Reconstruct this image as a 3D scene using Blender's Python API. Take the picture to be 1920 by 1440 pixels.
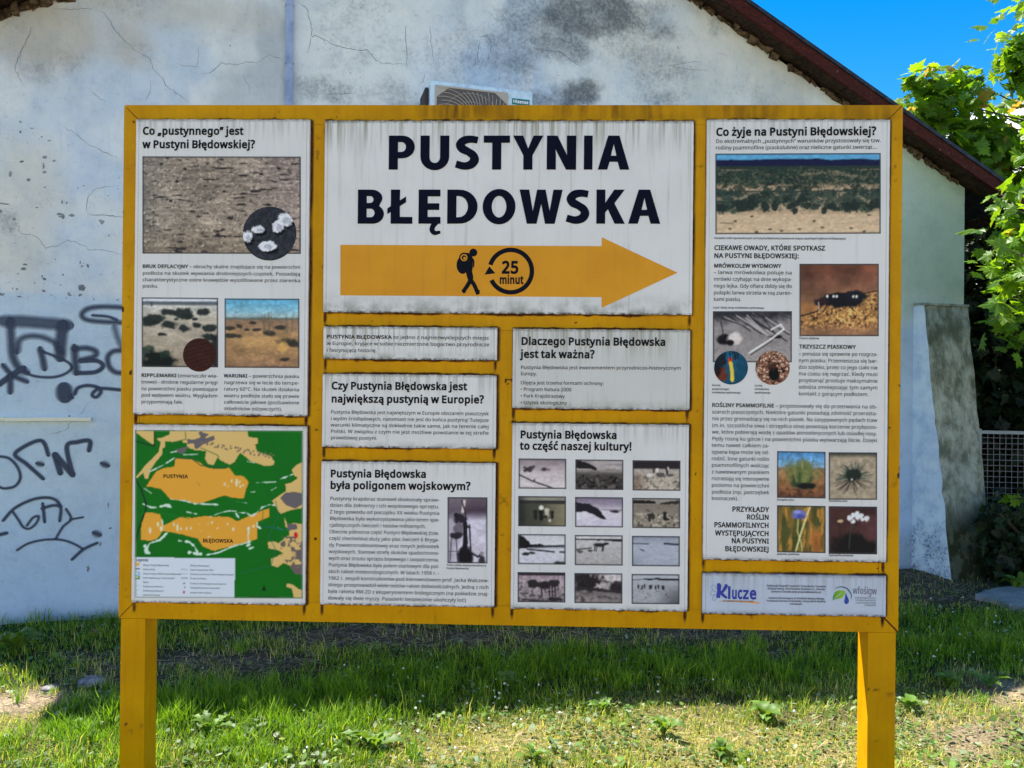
import bpy, bmesh, math, random
import numpy as np
from mathutils import Vector, Matrix, Quaternion
from mathutils.geometry import tessellate_polygon
for o in list(bpy.data.objects):
    bpy.data.objects.remove(o)
SC = bpy.context.scene
COL = SC.collection
rad = math.radians

# ------------------------------------------------------------------ camera
PITCH, ROLL, FPX = 0.0023719, 0.0100580, 1478.0      # measured from the sign board's four corners
CAMZ = 1.6
cam = bpy.data.cameras.new('camera')
cam.sensor_width = 36.0
cam.lens = 36.0 * FPX / 1920.0
cam.clip_start = 0.05
cam.clip_end = 2000
co = bpy.data.objects.new('camera', cam)
COL.objects.link(co)
co.matrix_world = Matrix.Translation((0, 0, CAMZ)) @ Matrix.Rotation(rad(90) + PITCH, 4, 'X') @ Matrix.Rotation(ROLL, 4, 'Z')
SC.camera = co

# ------------------------------------------------------------------ light
SUN = Vector((-0.46, 0.30, 1.0)).normalized()          # towards the sun: behind the building, to the left
sun_el = math.asin(SUN.z)
sun_az = math.atan2(SUN.x, SUN.y)
world = bpy.data.worlds.new('World')
SC.world = world
world.use_nodes = True
wn = world.node_tree.nodes
wl = world.node_tree.links
wn.clear()
w_out = wn.new('ShaderNodeOutputWorld')
w_bg = wn.new('ShaderNodeBackground')
w_bg.inputs['Strength'].default_value = 0.094
sky = wn.new('ShaderNodeTexSky')
sky.sky_type = 'NISHITA'
sky.sun_disc = False
sky.sun_elevation = sun_el
sky.sun_rotation = sun_az
sky.air_density = 1.0
sky.dust_density = 0.3
sky.ozone_density = 1.6
hs = wn.new('ShaderNodeHueSaturation')
hs.inputs['Saturation'].default_value = 1.55
hs.inputs['Value'].default_value = 1.0
wl.new(sky.outputs[0], hs.inputs['Color'])
# low fair-weather clouds, extended round the unseen sky to add neutral fill
tc = wn.new('ShaderNodeTexCoord')
sx = wn.new('ShaderNodeSeparateXYZ')
wl.new(tc.outputs['Generated'], sx.inputs[0])
nz = wn.new('ShaderNodeTexNoise')
nz.inputs['Scale'].default_value = 3.1
nz.inputs['Detail'].default_value = 9
nz.inputs['Roughness'].default_value = 0.52
mp = wn.new('ShaderNodeMapping')
mp.inputs['Scale'].default_value = (1, 1, 2.2)
mp.inputs['Location'].default_value = (0.35, 0.1, 0.0)
wl.new(tc.outputs['Generated'], mp.inputs[0])
wl.new(mp.outputs[0], nz.inputs['Vector'])
band = wn.new('ShaderNodeMapRange')
band.interpolation_type = 'SMOOTHSTEP'
band.inputs['From Min'].default_value = 0.20
band.inputs['From Max'].default_value = 0.33
band.inputs['To Min'].default_value = 0.12
band.inputs['To Max'].default_value = -0.30
wl.new(sx.outputs['Z'], band.inputs[0])
ad = wn.new('ShaderNodeMath')
ad.operation = 'ADD'
wl.new(nz.outputs[0], ad.inputs[0])
wl.new(band.outputs[0], ad.inputs[1])
cr = wn.new('ShaderNodeMapRange')
cr.interpolation_type = 'SMOOTHSTEP'
cr.inputs['From Min'].default_value = 0.56
cr.inputs['From Max'].default_value = 0.68
# separate cumulus banks standing at different bearings
acc = ad.outputs[0]
for az_, el_, sz_, am_ in ((32.5, 14.2, 6.5, .50), (-40, 16, 9, .2), (80, 13, 11, .22), (130, 15, 12, .24), (175, 14, 12, .24), (-90, 15, 12, .22), (-140, 13, 12, .24)):
    dv = (math.sin(rad(az_))*math.cos(rad(el_)), math.cos(rad(az_))*math.cos(rad(el_)), math.sin(rad(el_)))
    dp = wn.new('ShaderNodeVectorMath'); dp.operation = 'DOT_PRODUCT'; dp.inputs[1].default_value = dv
    wl.new(tc.outputs['Generated'], dp.inputs[0])
    mr = wn.new('ShaderNodeMapRange'); mr.interpolation_type = 'SMOOTHSTEP'; mr.inputs['From Min'].default_value = math.cos(rad(sz_)); mr.inputs['From Max'].default_value = math.cos(rad(sz_*.35)); mr.inputs['To Max'].default_value = am_
    wl.new(dp.outputs['Value'], mr.inputs[0])
    sm = wn.new('ShaderNodeMath'); sm.operation = 'ADD'; wl.new(acc, sm.inputs[0]); wl.new(mr.outputs[0], sm.inputs[1]); acc = sm.outputs[0]
wl.new(acc, cr.inputs[0])
mxw = wn.new('ShaderNodeMix')
mxw.data_type = 'RGBA'
wl.new(cr.outputs[0], mxw.inputs[0])
wl.new(hs.outputs[0], mxw.inputs[6])
mxw.inputs[7].default_value = (10.5, 10.6, 10.8, 1)
wl.new(mxw.outputs[2], w_bg.inputs['Color'])
wl.new(w_bg.outputs[0], w_out.inputs[0])

sd = bpy.data.lights.new('sun', 'SUN')
sd.energy = 5.0
sd.angle = rad(0.53)
sd.color = (1.0, 0.95, 0.86)
so = bpy.data.objects.new('sun', sd)
COL.objects.link(so)
so.rotation_euler = (-SUN).to_track_quat('-Z', 'Y').to_euler()
so.location = SUN * 30
SC.view_settings.view_transform = 'Standard'
SC.view_settings.look = 'None'
SC.view_settings.exposure = 1.36
SC.view_settings.gamma = 1.0
SC.view_settings.use_curve_mapping = False
SC.render.engine = 'CYCLES'
SC.cycles.max_bounces = 8
SC.cycles.transparent_max_bounces = 12

# ------------------------------------------------------------------ measuring helpers
def ray(x, y):
    c, s = math.cos(ROLL), math.sin(ROLL)
    X = c * (x - 960) + s * (y - 720)
    Y = -s * (x - 960) + c * (y - 720)
    x2, y2, z2 = X / FPX, 1.0, -Y / FPX
    return (x2, y2 * math.cos(PITCH) - z2 * math.sin(PITCH), y2 * math.sin(PITCH) + z2 * math.cos(PITCH))

def gnd(x, y, z=0.0):
    d = ray(x, y)
    t = (z - CAMZ) / d[2]
    return (d[0] * t, d[1] * t, z)

def at(x, y, depth):
    d = ray(x, y)
    t = depth / d[1]
    return Vector((d[0] * t, depth, CAMZ + d[2] * t))

WA, WB = 6.0885, 0.275                 # gable wall plane: y = WA + WB * x
WNL = math.hypot(WB, 1)
WN = (WB / WNL, -1 / WNL)              # its normal, towards the camera side
def wall_at(x, y, off=0.0):
    d = ray(x, y)
    t = (WA - off * WNL) / (d[1] - WB * d[0])
    return (d[0] * t, d[1] * t, CAMZ + d[2] * t)
def wall_xz(x, y):
    p = wall_at(x, y)
    return p[0], p[2]
def W3(x, z, off=0.0):
    return (x + WN[0] * off, WA + WB * x + WN[1] * off, z)

BC = (-0.02558, 3.03328)               # sign board: centre of its front face on the ground
BA = -0.02799
BH, BW, BZ = 2.002, 3.0, CAMZ + 0.08027
def B(x, y, off=0.014):
    """photo point -> (u, z) on the board plane lying off metres before the frame's face"""
    d = ray(x, y)
    ca, sa = math.cos(BA), math.sin(BA)
    nx, ny = sa, -ca                    # towards the camera
    px, py = BC[0] + nx * off, BC[1] + ny * off
    t = (px * nx + py * ny) / (d[0] * nx + d[1] * ny)
    X, Y, Z = d[0] * t, d[1] * t, CAMZ + d[2] * t
    return ((X - BC[0]) * ca + (Y - BC[1]) * sa, Z)

# ------------------------------------------------------------------ object helpers
def tag(o, label=None, cat=None, group=None, kind=None):
    if label: o['label'] = label
    if cat: o['category'] = cat
    if group: o['group'] = group
    if kind: o['kind'] = kind
    return o

def empty(name, loc, rz=0.0):
    o = bpy.data.objects.new(name, None)
    o.empty_display_size = 0.2
    COL.objects.link(o)
    o.location = loc
    o.rotation_euler = (0, 0, rz)
    return o

def mesh_obj(name, me, mat=None, parent=None):
    if mat is not None and not me.materials:
        me.materials.append(mat)
    o = bpy.data.objects.new(name, me)
    COL.objects.link(o)
    if parent is not None:
        o.parent = parent
    return o

def mk(name, verts, faces, mat=None, parent=None, smooth=False):
    me = bpy.data.meshes.new(name)
    me.from_pydata([tuple(v) for v in verts], [], faces)
    me.update()
    if smooth:
        me.polygons.foreach_set('use_smooth', [True] * len(me.polygons))
    return mesh_obj(name, me, mat, parent)

def np_mesh(name, V, F, smooth=False):
    """V (n,3) array, F (m,k) array of equal-sized faces"""
    me = bpy.data.meshes.new(name)
    V = np.asarray(V, np.float32)
    F = np.asarray(F, np.int32)
    me.vertices.add(len(V))
    me.vertices.foreach_set('co', V.ravel())
    m, k = F.shape
    me.loops.add(m * k)
    me.loops.foreach_set('vertex_index', F.ravel())
    me.polygons.add(m)
    me.polygons.foreach_set('loop_start', np.arange(0, m * k, k, dtype=np.int32))
    me.polygons.foreach_set('loop_total', np.full(m, k, np.int32))
    me.polygons.foreach_set('use_smooth', np.full(m, bool(smooth)))
    me.update(calc_edges=True)
    me.validate()
    return me

def set_col(me, name, C):
    a = me.color_attributes.new(name, 'FLOAT_COLOR', 'POINT')
    C = np.asarray(C, np.float32)
    if C.shape[1] == 3:
        C = np.concatenate([C, np.ones((len(C), 1), np.float32)], 1)
    a.data.foreach_set('color', np.ascontiguousarray(C).ravel())

def set_f(me, name, v):
    a = me.attributes.new(name, 'FLOAT', 'POINT')
    a.data.foreach_set('value', np.asarray(v, np.float32))

class Geo:
    def __init__(s): s.v = []; s.f = []
    def add(s, v, f):
        b = len(s.v); s.v += [tuple(q) for q in v]; s.f += [tuple(i + b for i in q) for q in f]; return s
    def box(s, x0, x1, y0, y1, z0, z1):
        return s.add([(x0,y0,z0),(x1,y0,z0),(x1,y1,z0),(x0,y1,z0),(x0,y0,z1),(x1,y0,z1),(x1,y1,z1),(x0,y1,z1)],
                     [(0,3,2,1),(4,5,6,7),(0,1,5,4),(1,2,6,5),(2,3,7,6),(3,0,4,7)])
    def tube(s, pts, r, n=8, r2=None, cap=True):
        pts = [Vector(p) for p in pts]; m = len(pts); base = len(s.v); k = m - 1
        for i, p in enumerate(pts):
            t = (pts[min(i+1, k)] - pts[max(i-1, 0)]).normalized()
            a = t.cross(Vector((0,0,1))); a = a.normalized() if a.length > 1e-3 else Vector((1,0,0))
            b = t.cross(a).normalized()
            rr = r if r2 is None else r + (r2 - r) * i / k
            for j in range(n):
                th = 2*math.pi*j/n
                s.v.append(tuple(p + (a*math.cos(th) + b*math.sin(th))*rr))
        for i in range(k):
            for j in range(n):
                a0 = base+i*n+j; a1 = base+i*n+(j+1) % n
                s.f.append((a0, a1, a1+n, a0+n))
        if cap:
            s.f.append(tuple(base+j for j in range(n))[::-1]); s.f.append(tuple(base+k*n+j for j in range(n)))
        return s
    def obj(s, name, mat, parent=None, smooth=False, bevel=0):
        o = mk(name, s.v, s.f, mat, parent, smooth)
        if bevel:
            bm = bmesh.new(); bm.from_mesh(o.data)
            bmesh.ops.recalc_face_normals(bm, faces=bm.faces)
            bmesh.ops.bevel(bm, geom=list(bm.edges), offset=bevel, segments=2, affect='EDGES', profile=0.6)
            bm.to_mesh(o.data); bm.free()
        return o

# ------------------------------------------------------------------ noise (numpy)
def vnoise(X, Y, seed=0):
    rs = np.random.RandomState(seed)
    T = rs.rand(256, 256)
    xi = np.floor(X).astype(int); yi = np.floor(Y).astype(int)
    fx = X - xi; fy = Y - yi
    fx = fx*fx*(3-2*fx); fy = fy*fy*(3-2*fy)
    g = lambda a, b: T[a % 256, b % 256]
    return (g(xi, yi)*(1-fx)+g(xi+1, yi)*fx)*(1-fy) + (g(xi, yi+1)*(1-fx)+g(xi+1, yi+1)*fx)*fy
def fbm(X, Y, seed=0, octv=4, gain=0.5):
    t = 0; a = 1; n = 0
    for i in range(octv):
        t = t + a*vnoise(X*2**i, Y*2**i, seed+i*7); n += a; a *= gain
    return t/n
def sstep(a, b, x):
    t = np.clip((x-a)/(b-a), 0, 1); return t*t*(3-2*t)
def lin(c):
    c = np.asarray(c, float)/255.0
    return np.where(c <= 0.04045, c/12.92, ((c+0.055)/1.055)**2.4)
LUM = np.array([0.66, 0.72, 0.81])    # what a white board returns in this light: turns seen colours into base colours
def alb(c, k=None): return tuple(np.clip(lin(c)/(LUM if k is None else k), 0.002, 0.9))

# ------------------------------------------------------------------ materials
def mat(name, color=(0.5,0.5,0.5), rough=0.7, spec=0.4, metal=0.0):
    m = bpy.data.materials.new(name); m.use_nodes = True
    b = m.node_tree.nodes['Principled BSDF']
    b.inputs['Base Color'].default_value = (*color, 1); b.inputs['Roughness'].default_value = rough
    b.inputs['Specular IOR Level'].default_value = spec; b.inputs['Metallic'].default_value = metal
    return m
class N:
    """small node-building helper"""
    def __init__(s, m): s.m = m; s.n = m.node_tree.nodes; s.l = m.node_tree.links; s.b = s.n['Principled BSDF']
    def new(s, t, **kw):
        q = s.n.new(t)
        for k, v in kw.items(): setattr(q, k, v)
        return q
    def put(s, q, i, v):
        if hasattr(v, 'default_value') and hasattr(v, 'links'): s.l.new(v, q.inputs[i])
        else: q.inputs[i].default_value = v
    def obj(s): return s.new('ShaderNodeTexCoord').outputs['Object']
    def noise(s, scale, detail=4, rough=0.55, vec=None, stretch=None, loc=(0,0,0)):
        q = s.new('ShaderNodeTexNoise'); q.inputs['Scale'].default_value = scale
        q.inputs['Detail'].default_value = detail; q.inputs['Roughness'].default_value = rough
        v = vec or s.obj()
        if stretch:
            mp_ = s.new('ShaderNodeMapping'); mp_.inputs['Scale'].default_value = stretch; mp_.inputs['Location'].default_value = loc
            s.l.new(v, mp_.inputs[0]); v = mp_.outputs[0]
        s.l.new(v, q.inputs['Vector']); return q.outputs[0]
    def rng(s, v, a, b, c=0.0, d=1.0, smooth=True):
        q = s.new('ShaderNodeMapRange')
        if smooth: q.interpolation_type = 'SMOOTHSTEP'
        s.put(q, 0, v); q.inputs[1].default_value = a; q.inputs[2].default_value = b
        q.inputs[3].default_value = c; q.inputs[4].default_value = d; return q.outputs[0]
    def math(s, op, a, b=0.0, c=None):
        q = s.new('ShaderNodeMath', operation=op); s.put(q, 0, a); s.put(q, 1, b)
        if c is not None: s.put(q, 2, c)
        return q.outputs[0]
    def mix(s, f, a, b, blend='MIX'):
        q = s.new('ShaderNodeMix', data_type='RGBA', blend_type=blend)
        s.put(q, 0, f)
        for i, v in ((6, a), (7, b)):
            if hasattr(v, 'links'): s.l.new(v, q.inputs[i])
            else: q.inputs[i].default_value = (*v[:3], 1)
        return q.outputs[2]
    def attr(s, name, out='Color'): return s.new('ShaderNodeAttribute', attribute_name=name).outputs[out]
    def color(s, v): s.l.new(v, s.b.inputs['Base Color'])
    def rough(s, v): s.l.new(v, s.b.inputs['Roughness'])
    def bump(s, h, strength=0.3, dist=0.01):
        q = s.new('ShaderNodeBump'); q.inputs['Strength'].default_value = strength; q.inputs['Distance'].default_value = dist
        s.l.new(h, q.inputs['Height']); s.l.new(q.outputs[0], s.b.inputs['Normal'])

# ================================================================== GROUND
def egauss(X, Y, cx, cy, rx, ry):
    return np.exp(-(((X-cx)/rx)**2 + ((Y-cy)/ry)**2))
def gpatch(X, Y, px, py, hw, hh, p=1.0):
    c = gnd(px, py); l = gnd(px-hw, py); r_ = gnd(px+hw, py); t = gnd(px, py-hh); b_ = gnd(px, py+hh)
    return p*egauss(X, Y, c[0], c[1], abs(r_[0]-l[0])/2, abs(t[1]-b_[1])/2)
LITTER = [(430,1245,210,36,1.0),(200,1272,90,24,.9),(150,1230,60,14,.5),(960,1200,300,24,1.0),(700,1190,160,18,.9),(1330,1192,160,14,1.0),(1470,1228,60,14,1.0),
          (520,1190,120,16,.7),(1800,1085,140,34,1.3),(1560,1110,300,30,1.0),(1250,1140,300,24,.6)]
SAND = [(30,1318,130,28,1.5),(1890,1300,90,55,1.1),(1810,1380,120,60,.8)]
STRAW = [(1420,1395,330,60,.95),(1000,1395,220,60,.75),(1230,1330,120,25,.6),(1700,1320,180,50,.7),(780,1420,120,40,.55),(120,1400,90,40,.5),(330,1430,60,30,.4),(1600,1440,300,40,.9),(20,1360,80,30,.8)]
LUSH = [(430,1345,220,42,1.0),(620,1300,220,45,.9),(150,1370,110,45,1.0),(900,1275,250,30,.7),(1250,1265,180,22,.8),(1500,1252,160,18,.8),(1820,1225,140,28,1.0),(560,1400,160,40,.6),(1130,1240,300,22,.8),(1800,1165,140,20,.6)]
def masks(X, Y):
    f = lambda L: sum(gpatch(X, Y, *q) for q in L)
    n1 = fbm(X*2.3+7, Y*2.3+3, 11, 4); n2 = fbm(X*6, Y*6, 17, 3)
    lit = np.clip((f(LITTER))*(0.45+1.1*n2)*1.2 - 0.15, 0, 1)
    sand = np.clip(f(SAND)*(0.5+n2) - 0.25, 0, 1)
    straw = np.clip(f(STRAW)*(0.35+1.3*n1), 0, 1)
    lush = np.clip(f(LUSH)*(0.5+n1), 0, 1)
    return lit, sand, straw, lush, n1, n2
def gz(X, Y):
    near = np.exp(-((X/14)**2+((Y-4)/14)**2))
    return near*(0.05*(fbm(X*1.1+5, Y*1.1+9, 31, 3)-0.5) + 0.022*(fbm(X*7, Y*7, 37, 3)-0.5))
def axis(lo, hi, fine_lo, fine_hi, step):
    a = list(np.arange(fine_lo, fine_hi, step)); s = step; v = fine_lo; L = []
    while v > lo: s *= 1.25; v -= s; L.append(v)
    s = step; v = a[-1]; R = []
    while v < hi: s *= 1.25; v += s; R.append(v)
    return np.array(L[::-1]+a+R)
gx = axis(-600, 600, -4.2, 7.0, 0.035); gy = axis(-300, 900, 2.2, 8.4, 0.035)
GX, GY = np.meshgrid(gx, gy)
nx_, ny_ = len(gx), len(gy)
GZ = gz(GX, GY)
idx = np.arange(nx_*ny_).reshape(ny_, nx_)
GF = np.stack([idx[:-1,:-1], idx[:-1,1:], idx[1:,1:], idx[1:,:-1]], -1).reshape(-1, 4)
me = np_mesh('ground', np.stack([GX, GY, GZ], -1).reshape(-1,3), GF, True)
lit, sand, straw, lush, n1, n2 = masks(GX, GY)
soil = np.array([0.050,0.042,0.028]); litc = np.array([0.12,0.092,0.060]); sandc = np.array([0.48,0.37,0.25]); strawc = np.array([0.46,0.40,0.15]); green = np.array([0.026,0.040,0.010])
def mixc(a, b, m): return a*(1-m[...,None]) + b*m[...,None]
gc = np.broadcast_to(soil, GX.shape+(3,)).copy()
gc = mixc(gc, green, np.clip(0.35+0.5*n1, 0, 1)); gc = mixc(gc, litc, lit); gc = mixc(gc, strawc, straw*0.75); gc = mixc(gc, sandc, sand)
far = 1-egauss(GX, GY, 1.0, 5.0, 7.0, 4.5)
gc = mixc(gc, np.array([0.15,0.165,0.06]), np.clip(far*1.2-.1,0,1)*sstep(8,10,np.hypot(GX-1,GY-5)))
bounce_sand = sstep(2.75,2.35,GY+.18*(n1-.5))*sstep(-3.2,-2.6,GY+.5*(n1-.5))
gc = mixc(gc, sandc*.72, bounce_sand)          # unseen sandy strip before the board, added to bounce warm light onto it
set_col(me, 'tone', gc.reshape(-1,3))
m_ground = mat('ground', rough=0.95, spec=0.15); q = N(m_ground)
v = q.attr('tone'); s1 = q.noise(90, 5, 0.7); s2 = q.noise(14, 5, 0.6)
c = q.mix(q.rng(s1, 0.38, 0.7), q.mix(1.0, v, (0.42,0.40,0.38), 'MULTIPLY'), q.mix(1.0, v, (1.45,1.42,1.35), 'MULTIPLY'))
c = q.mix(q.rng(s2, 0.45, 0.75, 0, 0.45), c, q.mix(1.0, v, (0.55,0.6,0.5), 'MULTIPLY'))
q.color(c); q.bump(s1, 0.9, 0.02)
g_o = mesh_obj('ground', me, m_ground); tag(g_o, kind='structure')

# concrete path slab at the right, broken edge
m_conc = mat('path_concrete', rough=0.9, spec=0.2); q = N(m_conc)
n = q.noise(8, 6, 0.6); n_ = q.noise(60, 4, 0.7)
q.color(q.mix(q.rng(n_, .35, .7, 0, .5), q.mix(q.rng(n, .3, .7), (0.20,0.215,0.22), (0.33,0.345,0.35)), (0.14,0.15,0.14))); q.bump(n_, 0.35, 0.01)
pp = [gnd(1828,1123), gnd(1846,1116), gnd(1868,1110), gnd(1925,1103), gnd(2080,1100), gnd(2180,1150), gnd(2050,1160), gnd(1935,1152), gnd(1895,1143), gnd(1866,1132)]
V = [(x, y, 0.035) for x, y, z in pp] + [(x, y, -0.06) for x, y, z in pp]; k = len(pp)
path = mk('path', V, [tuple(range(k))[::-1]] + [(i, (i+1) % k, (i+1) % k+k, i+k) for i in range(k)], m_conc)
tag(path, kind='structure')

# ================================================================== BUILDING
AX, AZ, SL = -0.178, 5.611, 0.5
XL, XR = -3.82, 4.134
def zr(x): return AZ - SL*np.abs(x-AX)
bld = empty('building', (0.0, WA, 0.0))
tag(bld, 'old whitewashed gabled building with stained cracked plaster, graffiti and red-brown eaves behind the board', 'building')
def put(o):                       # parent to the building, keeping world-space geometry
    o.parent = bld; o.matrix_parent_inverse = Matrix.Translation((0.0, -WA, 0.0)); return o

nxw, nzw = 560, 330
xs = np.linspace(XL, XR, nxw); tt = np.linspace(0, 1, nzw)
WX = np.repeat(xs[None], nzw, 0); WZ = -0.25 + (zr(WX)+0.25)*tt[:,None]
def wp(px, py): return wall_xz(px, py)
def wblob(px, py, rx, ry, seed=0, wob=0.35):
    cx, cz = wp(px, py); ax = abs(wp(px+rx, py)[0]-cx); az = abs(wp(px, py+ry)[1]-cz)
    d = np.sqrt(((WX-cx)/ax)**2+((WZ-cz)/az)**2) + wob*(fbm(WX*5+seed, WZ*5, 41+seed, 3)-0.5)*2
    return sstep(1.35, 0.35, d)
bump = 0.010*(fbm(WX*1.3, WZ*1.3, 51, 3)-0.5) + 0.004*(fbm(WX*7, WZ*7, 52, 3)-0.5)
base = np.array(alb((182,195,206)))
tone = np.broadcast_to(base, WX.shape+(3,)).copy()
def tint(c, m): 
    global tone
    tone = mixc(tone, np.array(alb(c)), np.clip(m, 0, 1))
nG = fbm(WX*2.2+30, WZ*1.5+3, 66, 5)
tint((132,146,160), sstep(.50,.68,nG)*sstep(2.9,4.0,WZ)*.55)
tint((196,206,212), sstep(.50,.36,nG)*sstep(2.6,4.0,WZ)*.5)
nA = fbm(WX*1.6, WZ*1.6, 61, 5); nB = fbm(WX*4.5, WZ*2.5, 62, 4)
tint((160,182,208), sstep(.42,.62,nA)*.7)
tint((192,202,212), sstep(.50,.72,nB)*.6)
tint((158,156,148), wblob(60,60,260,75,1)*.7)          # bare buff render top left
tint((160,162,158), wblob(330,20,240,40,2)*.5)
tint((182,186,180), wblob(40,400,90,150,3)*.7)
tint((186,190,186), wblob(1330,110,210,110,4)*.6)
xR_, zR_ = wp(1720, 480)
tint((158,176,166), sstep(2.6,3.5,WX)*sstep(1.9,2.6,WZ)*.9)          # reflected green light painted into the right end
tint((128,152,138), sstep(3.1,4.1,WX)*sstep(2.0,2.7,WZ)*.8)  # more of the painted green light towards the corner
_, z555 = wp(120, 552)
edge = z555 + 0.02*(fbm(WX*6, WZ*0, 63, 3)-.5)
tint((160,185,208), sstep(0.02,-0.02,WZ-edge)*sstep(-1.5,-2.0,WX)*.8)   # repainted lower zone
tint((142,168,206), sstep(1.1,0.2,WZ)*.6)
tint((146,174,208), sstep(3.2,3.5,WX)*sstep(2.3,2.1,WZ)*.8)
tint((120,140,150), sstep(.45,.05,WZ + .25*(nB-.5))*sstep(3.2,3.5,WX)*.6)
mould = 0*WX
for s_, (px, py, rx, ry, a) in enumerate([(1110,28,150,50,.95),(1000,50,110,60,.6),(860,100,110,60,.35),(960,100,60,70,.55),(1040,75,80,40,.7),(1085,178,48,30,1.0),(1010,190,60,26,.7),(1180,15,80,30,.6),
        (1160,80,90,50,.45),(600,170,60,26,.5),(740,175,70,36,.4),(1230,125,60,45,.5),(1245,185,50,30,.5),(690,90,80,50,.22),(75,140,55,25,.3),(130,115,40,20,.25),(1760,985,60,90,.55),(20,420,24,26,.5),(1400,180,60,40,.2)]):
    mould = np.maximum(mould, a*wblob(px, py, rx, ry, s_+5, .6))
mould = np.maximum(mould, .25*sstep(.58,.75,fbm(WX*3+9, WZ*3, 71, 4))*sstep(3.0,4.2,WZ))
VW = np.stack([WX + WN[0]*bump, WA + WB*WX + WN[1]*bump, WZ], -1).reshape(-1,3)
idx = np.arange(nxw*nzw).reshape(nzw, nxw)
me = np_mesh('gable_wall', VW, np.stack([idx[:-1,:-1], idx[:-1,1:], idx[1:,1:], idx[1:,:-1]], -1).reshape(-1,4), True)
tone = np.clip(tone*np.array([1.10,1.07,1.03]),0,.88)
set_col(me, 'tone', tone.reshape(-1,3)); set_f(me, 'mould', mould.ravel())
m_wall = mat('plaster', rough=0.88, spec=0.25); q = N(m_wall)
v = q.attr('tone'); mo = q.attr('mould', 'Fac')
fine = q.noise(38, 6, 0.72); med = q.noise(7, 6, 0.65); sp = q.noise(120, 3, 0.6); stv = q.noise(9, 5, 0.7, stretch=(3.2,3.2,0.5)); big = q.noise(2.1, 5, .6)
c = q.mix(q.rng(med, .32, .72, 0, .55), v, q.mix(1.0, v, (0.80,0.84,0.88), 'MULTIPLY'))
c = q.mix(q.rng(stv, .52, .78, 0, .30), c, q.mix(1.0, v, (0.66,0.70,0.74), 'MULTIPLY'))
c = q.mix(q.rng(fine, .58, .75, 0, .22), c, (0.16,0.20,0.25))
c = q.mix(q.rng(big, .56, .70, 0, .28), c, q.mix(1.0, v, (1.14,1.06,0.96), 'MULTIPLY'))
th = q.math('SUBTRACT', q.math('MULTIPLY_ADD', mo, .42, q.math('MULTIPLY_ADD', fine, .55, q.math('MULTIPLY', med, .30))), q.math('MULTIPLY', sp, .10))
c = q.mix(q.rng(th, .37, .90, 0, .88), c, (0.06,0.07,0.08))
q.color(c); q.bump(q.math('MULTIPLY_ADD', med, .6, q.math('MULTIPLY', fine, .45)), .85, .018)
put(mesh_obj('gable_wall', me, m_wall))

# side and back walls, floor level to eaves
Dp = 8.5
bx, by = -WN[0], -WN[1]
def W3b(x, z, off, back=0.0): return (x + WN[0]*off + bx*back, WA + WB*x + WN[1]*off + by*back, z)
m_side = mat('side_plaster', rough=0.9, spec=0.2); q = N(m_side)
n = q.noise(6, 6, 0.65); f_ = q.noise(45, 5, .7)
q.color(q.mix(q.rng(n,.35,.7), (0.46,0.50,0.49), (0.22,0.25,0.22))); q.bump(f_, .5, .01)
for x0, x1, nm in ((XL, XL+.3, 'side_wall'), (XR-.3, XR, 'side_wall')):
    g = Geo(); zt = float(min(zr(x0), zr(x1))) - .01
    V = [W3b(x0,-.2,0,.02), W3b(x1-(.004 if x1 == XR else 0),-.2,0,.02), W3b(x1-(.004 if x1 == XR else 0),-.2,0,Dp), W3b(x0,-.2,0,Dp)]
    V = V + [(a, b_, zt) for a, b_, _ in V]
    g.add(V, [(0,3,2,1),(4,5,6,7),(0,1,5,4),(1,2,6,5),(2,3,7,6),(3,0,4,7)]); put(g.obj(nm, m_side))
V = [W3b(XL,-.2,0,Dp), W3b(XR,-.2,0,Dp), W3b(XR,float(zr(XR)),0,Dp), W3b(AX,AZ-.02,0,Dp), W3b(XL,float(zr(XL)),0,Dp)]
V += [W3b(*a) for a in ((XL,-.2,0,Dp-.3),(XR,-.2,0,Dp-.3),(XR,float(zr(XR)),0,Dp-.3),(AX,AZ-.02,0,Dp-.3),(XL,float(zr(XL)),0,Dp-.3))]
put(mk('back_wall', V, [(0,1,2,3,4),(9,8,7,6,5)]+[(i,(i+1)%5,(i+1)%5+5,i+5) for i in range(5)], m_side))

# roof
m_roof = mat('roof_felt', (0.02,0.028,0.045), 0.75, 0.3); q = N(m_roof); q.color(q.mix(q.rng(q.noise(14,5,.6),.3,.7), (0.012,0.018,0.03), (0.04,0.05,0.07)))
m_fas = mat('fascia_paint', rough=0.7, spec=0.12); q = N(m_fas)
n = q.noise(7, 6, .7, stretch=(2,2,6)); k_ = q.noise(60, 3, .6)
q.color(q.mix(q.rng(k_, .66, .72, 0, .8), q.mix(q.rng(n,.3,.72), (0.085,0.017,0.010), (0.038,0.009,0.006)), (0.40,0.26,0.20))); q.bump(n, .3, .01)
m_soff = mat('soffit_wood', rough=0.85, spec=0.2); q = N(m_soff)
n = q.noise(9, 6, .7, stretch=(1,4,4)); q.color(q.mix(q.rng(n,.3,.7), (0.012,0.008,0.006), (0.065,0.042,0.028))); q.bump(n, .6, .01)
m_brick = mat('old_brick', rough=0.95, spec=0.15); q = N(m_brick)
n = q.noise(18, 6, .7); q.color(q.mix(q.rng(n,.35,.68), (0.035,0.022,0.014), (0.20,0.14,0.085))); q.bump(n, .9, .02)
OV, EV = 0.20, 0.56
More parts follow.
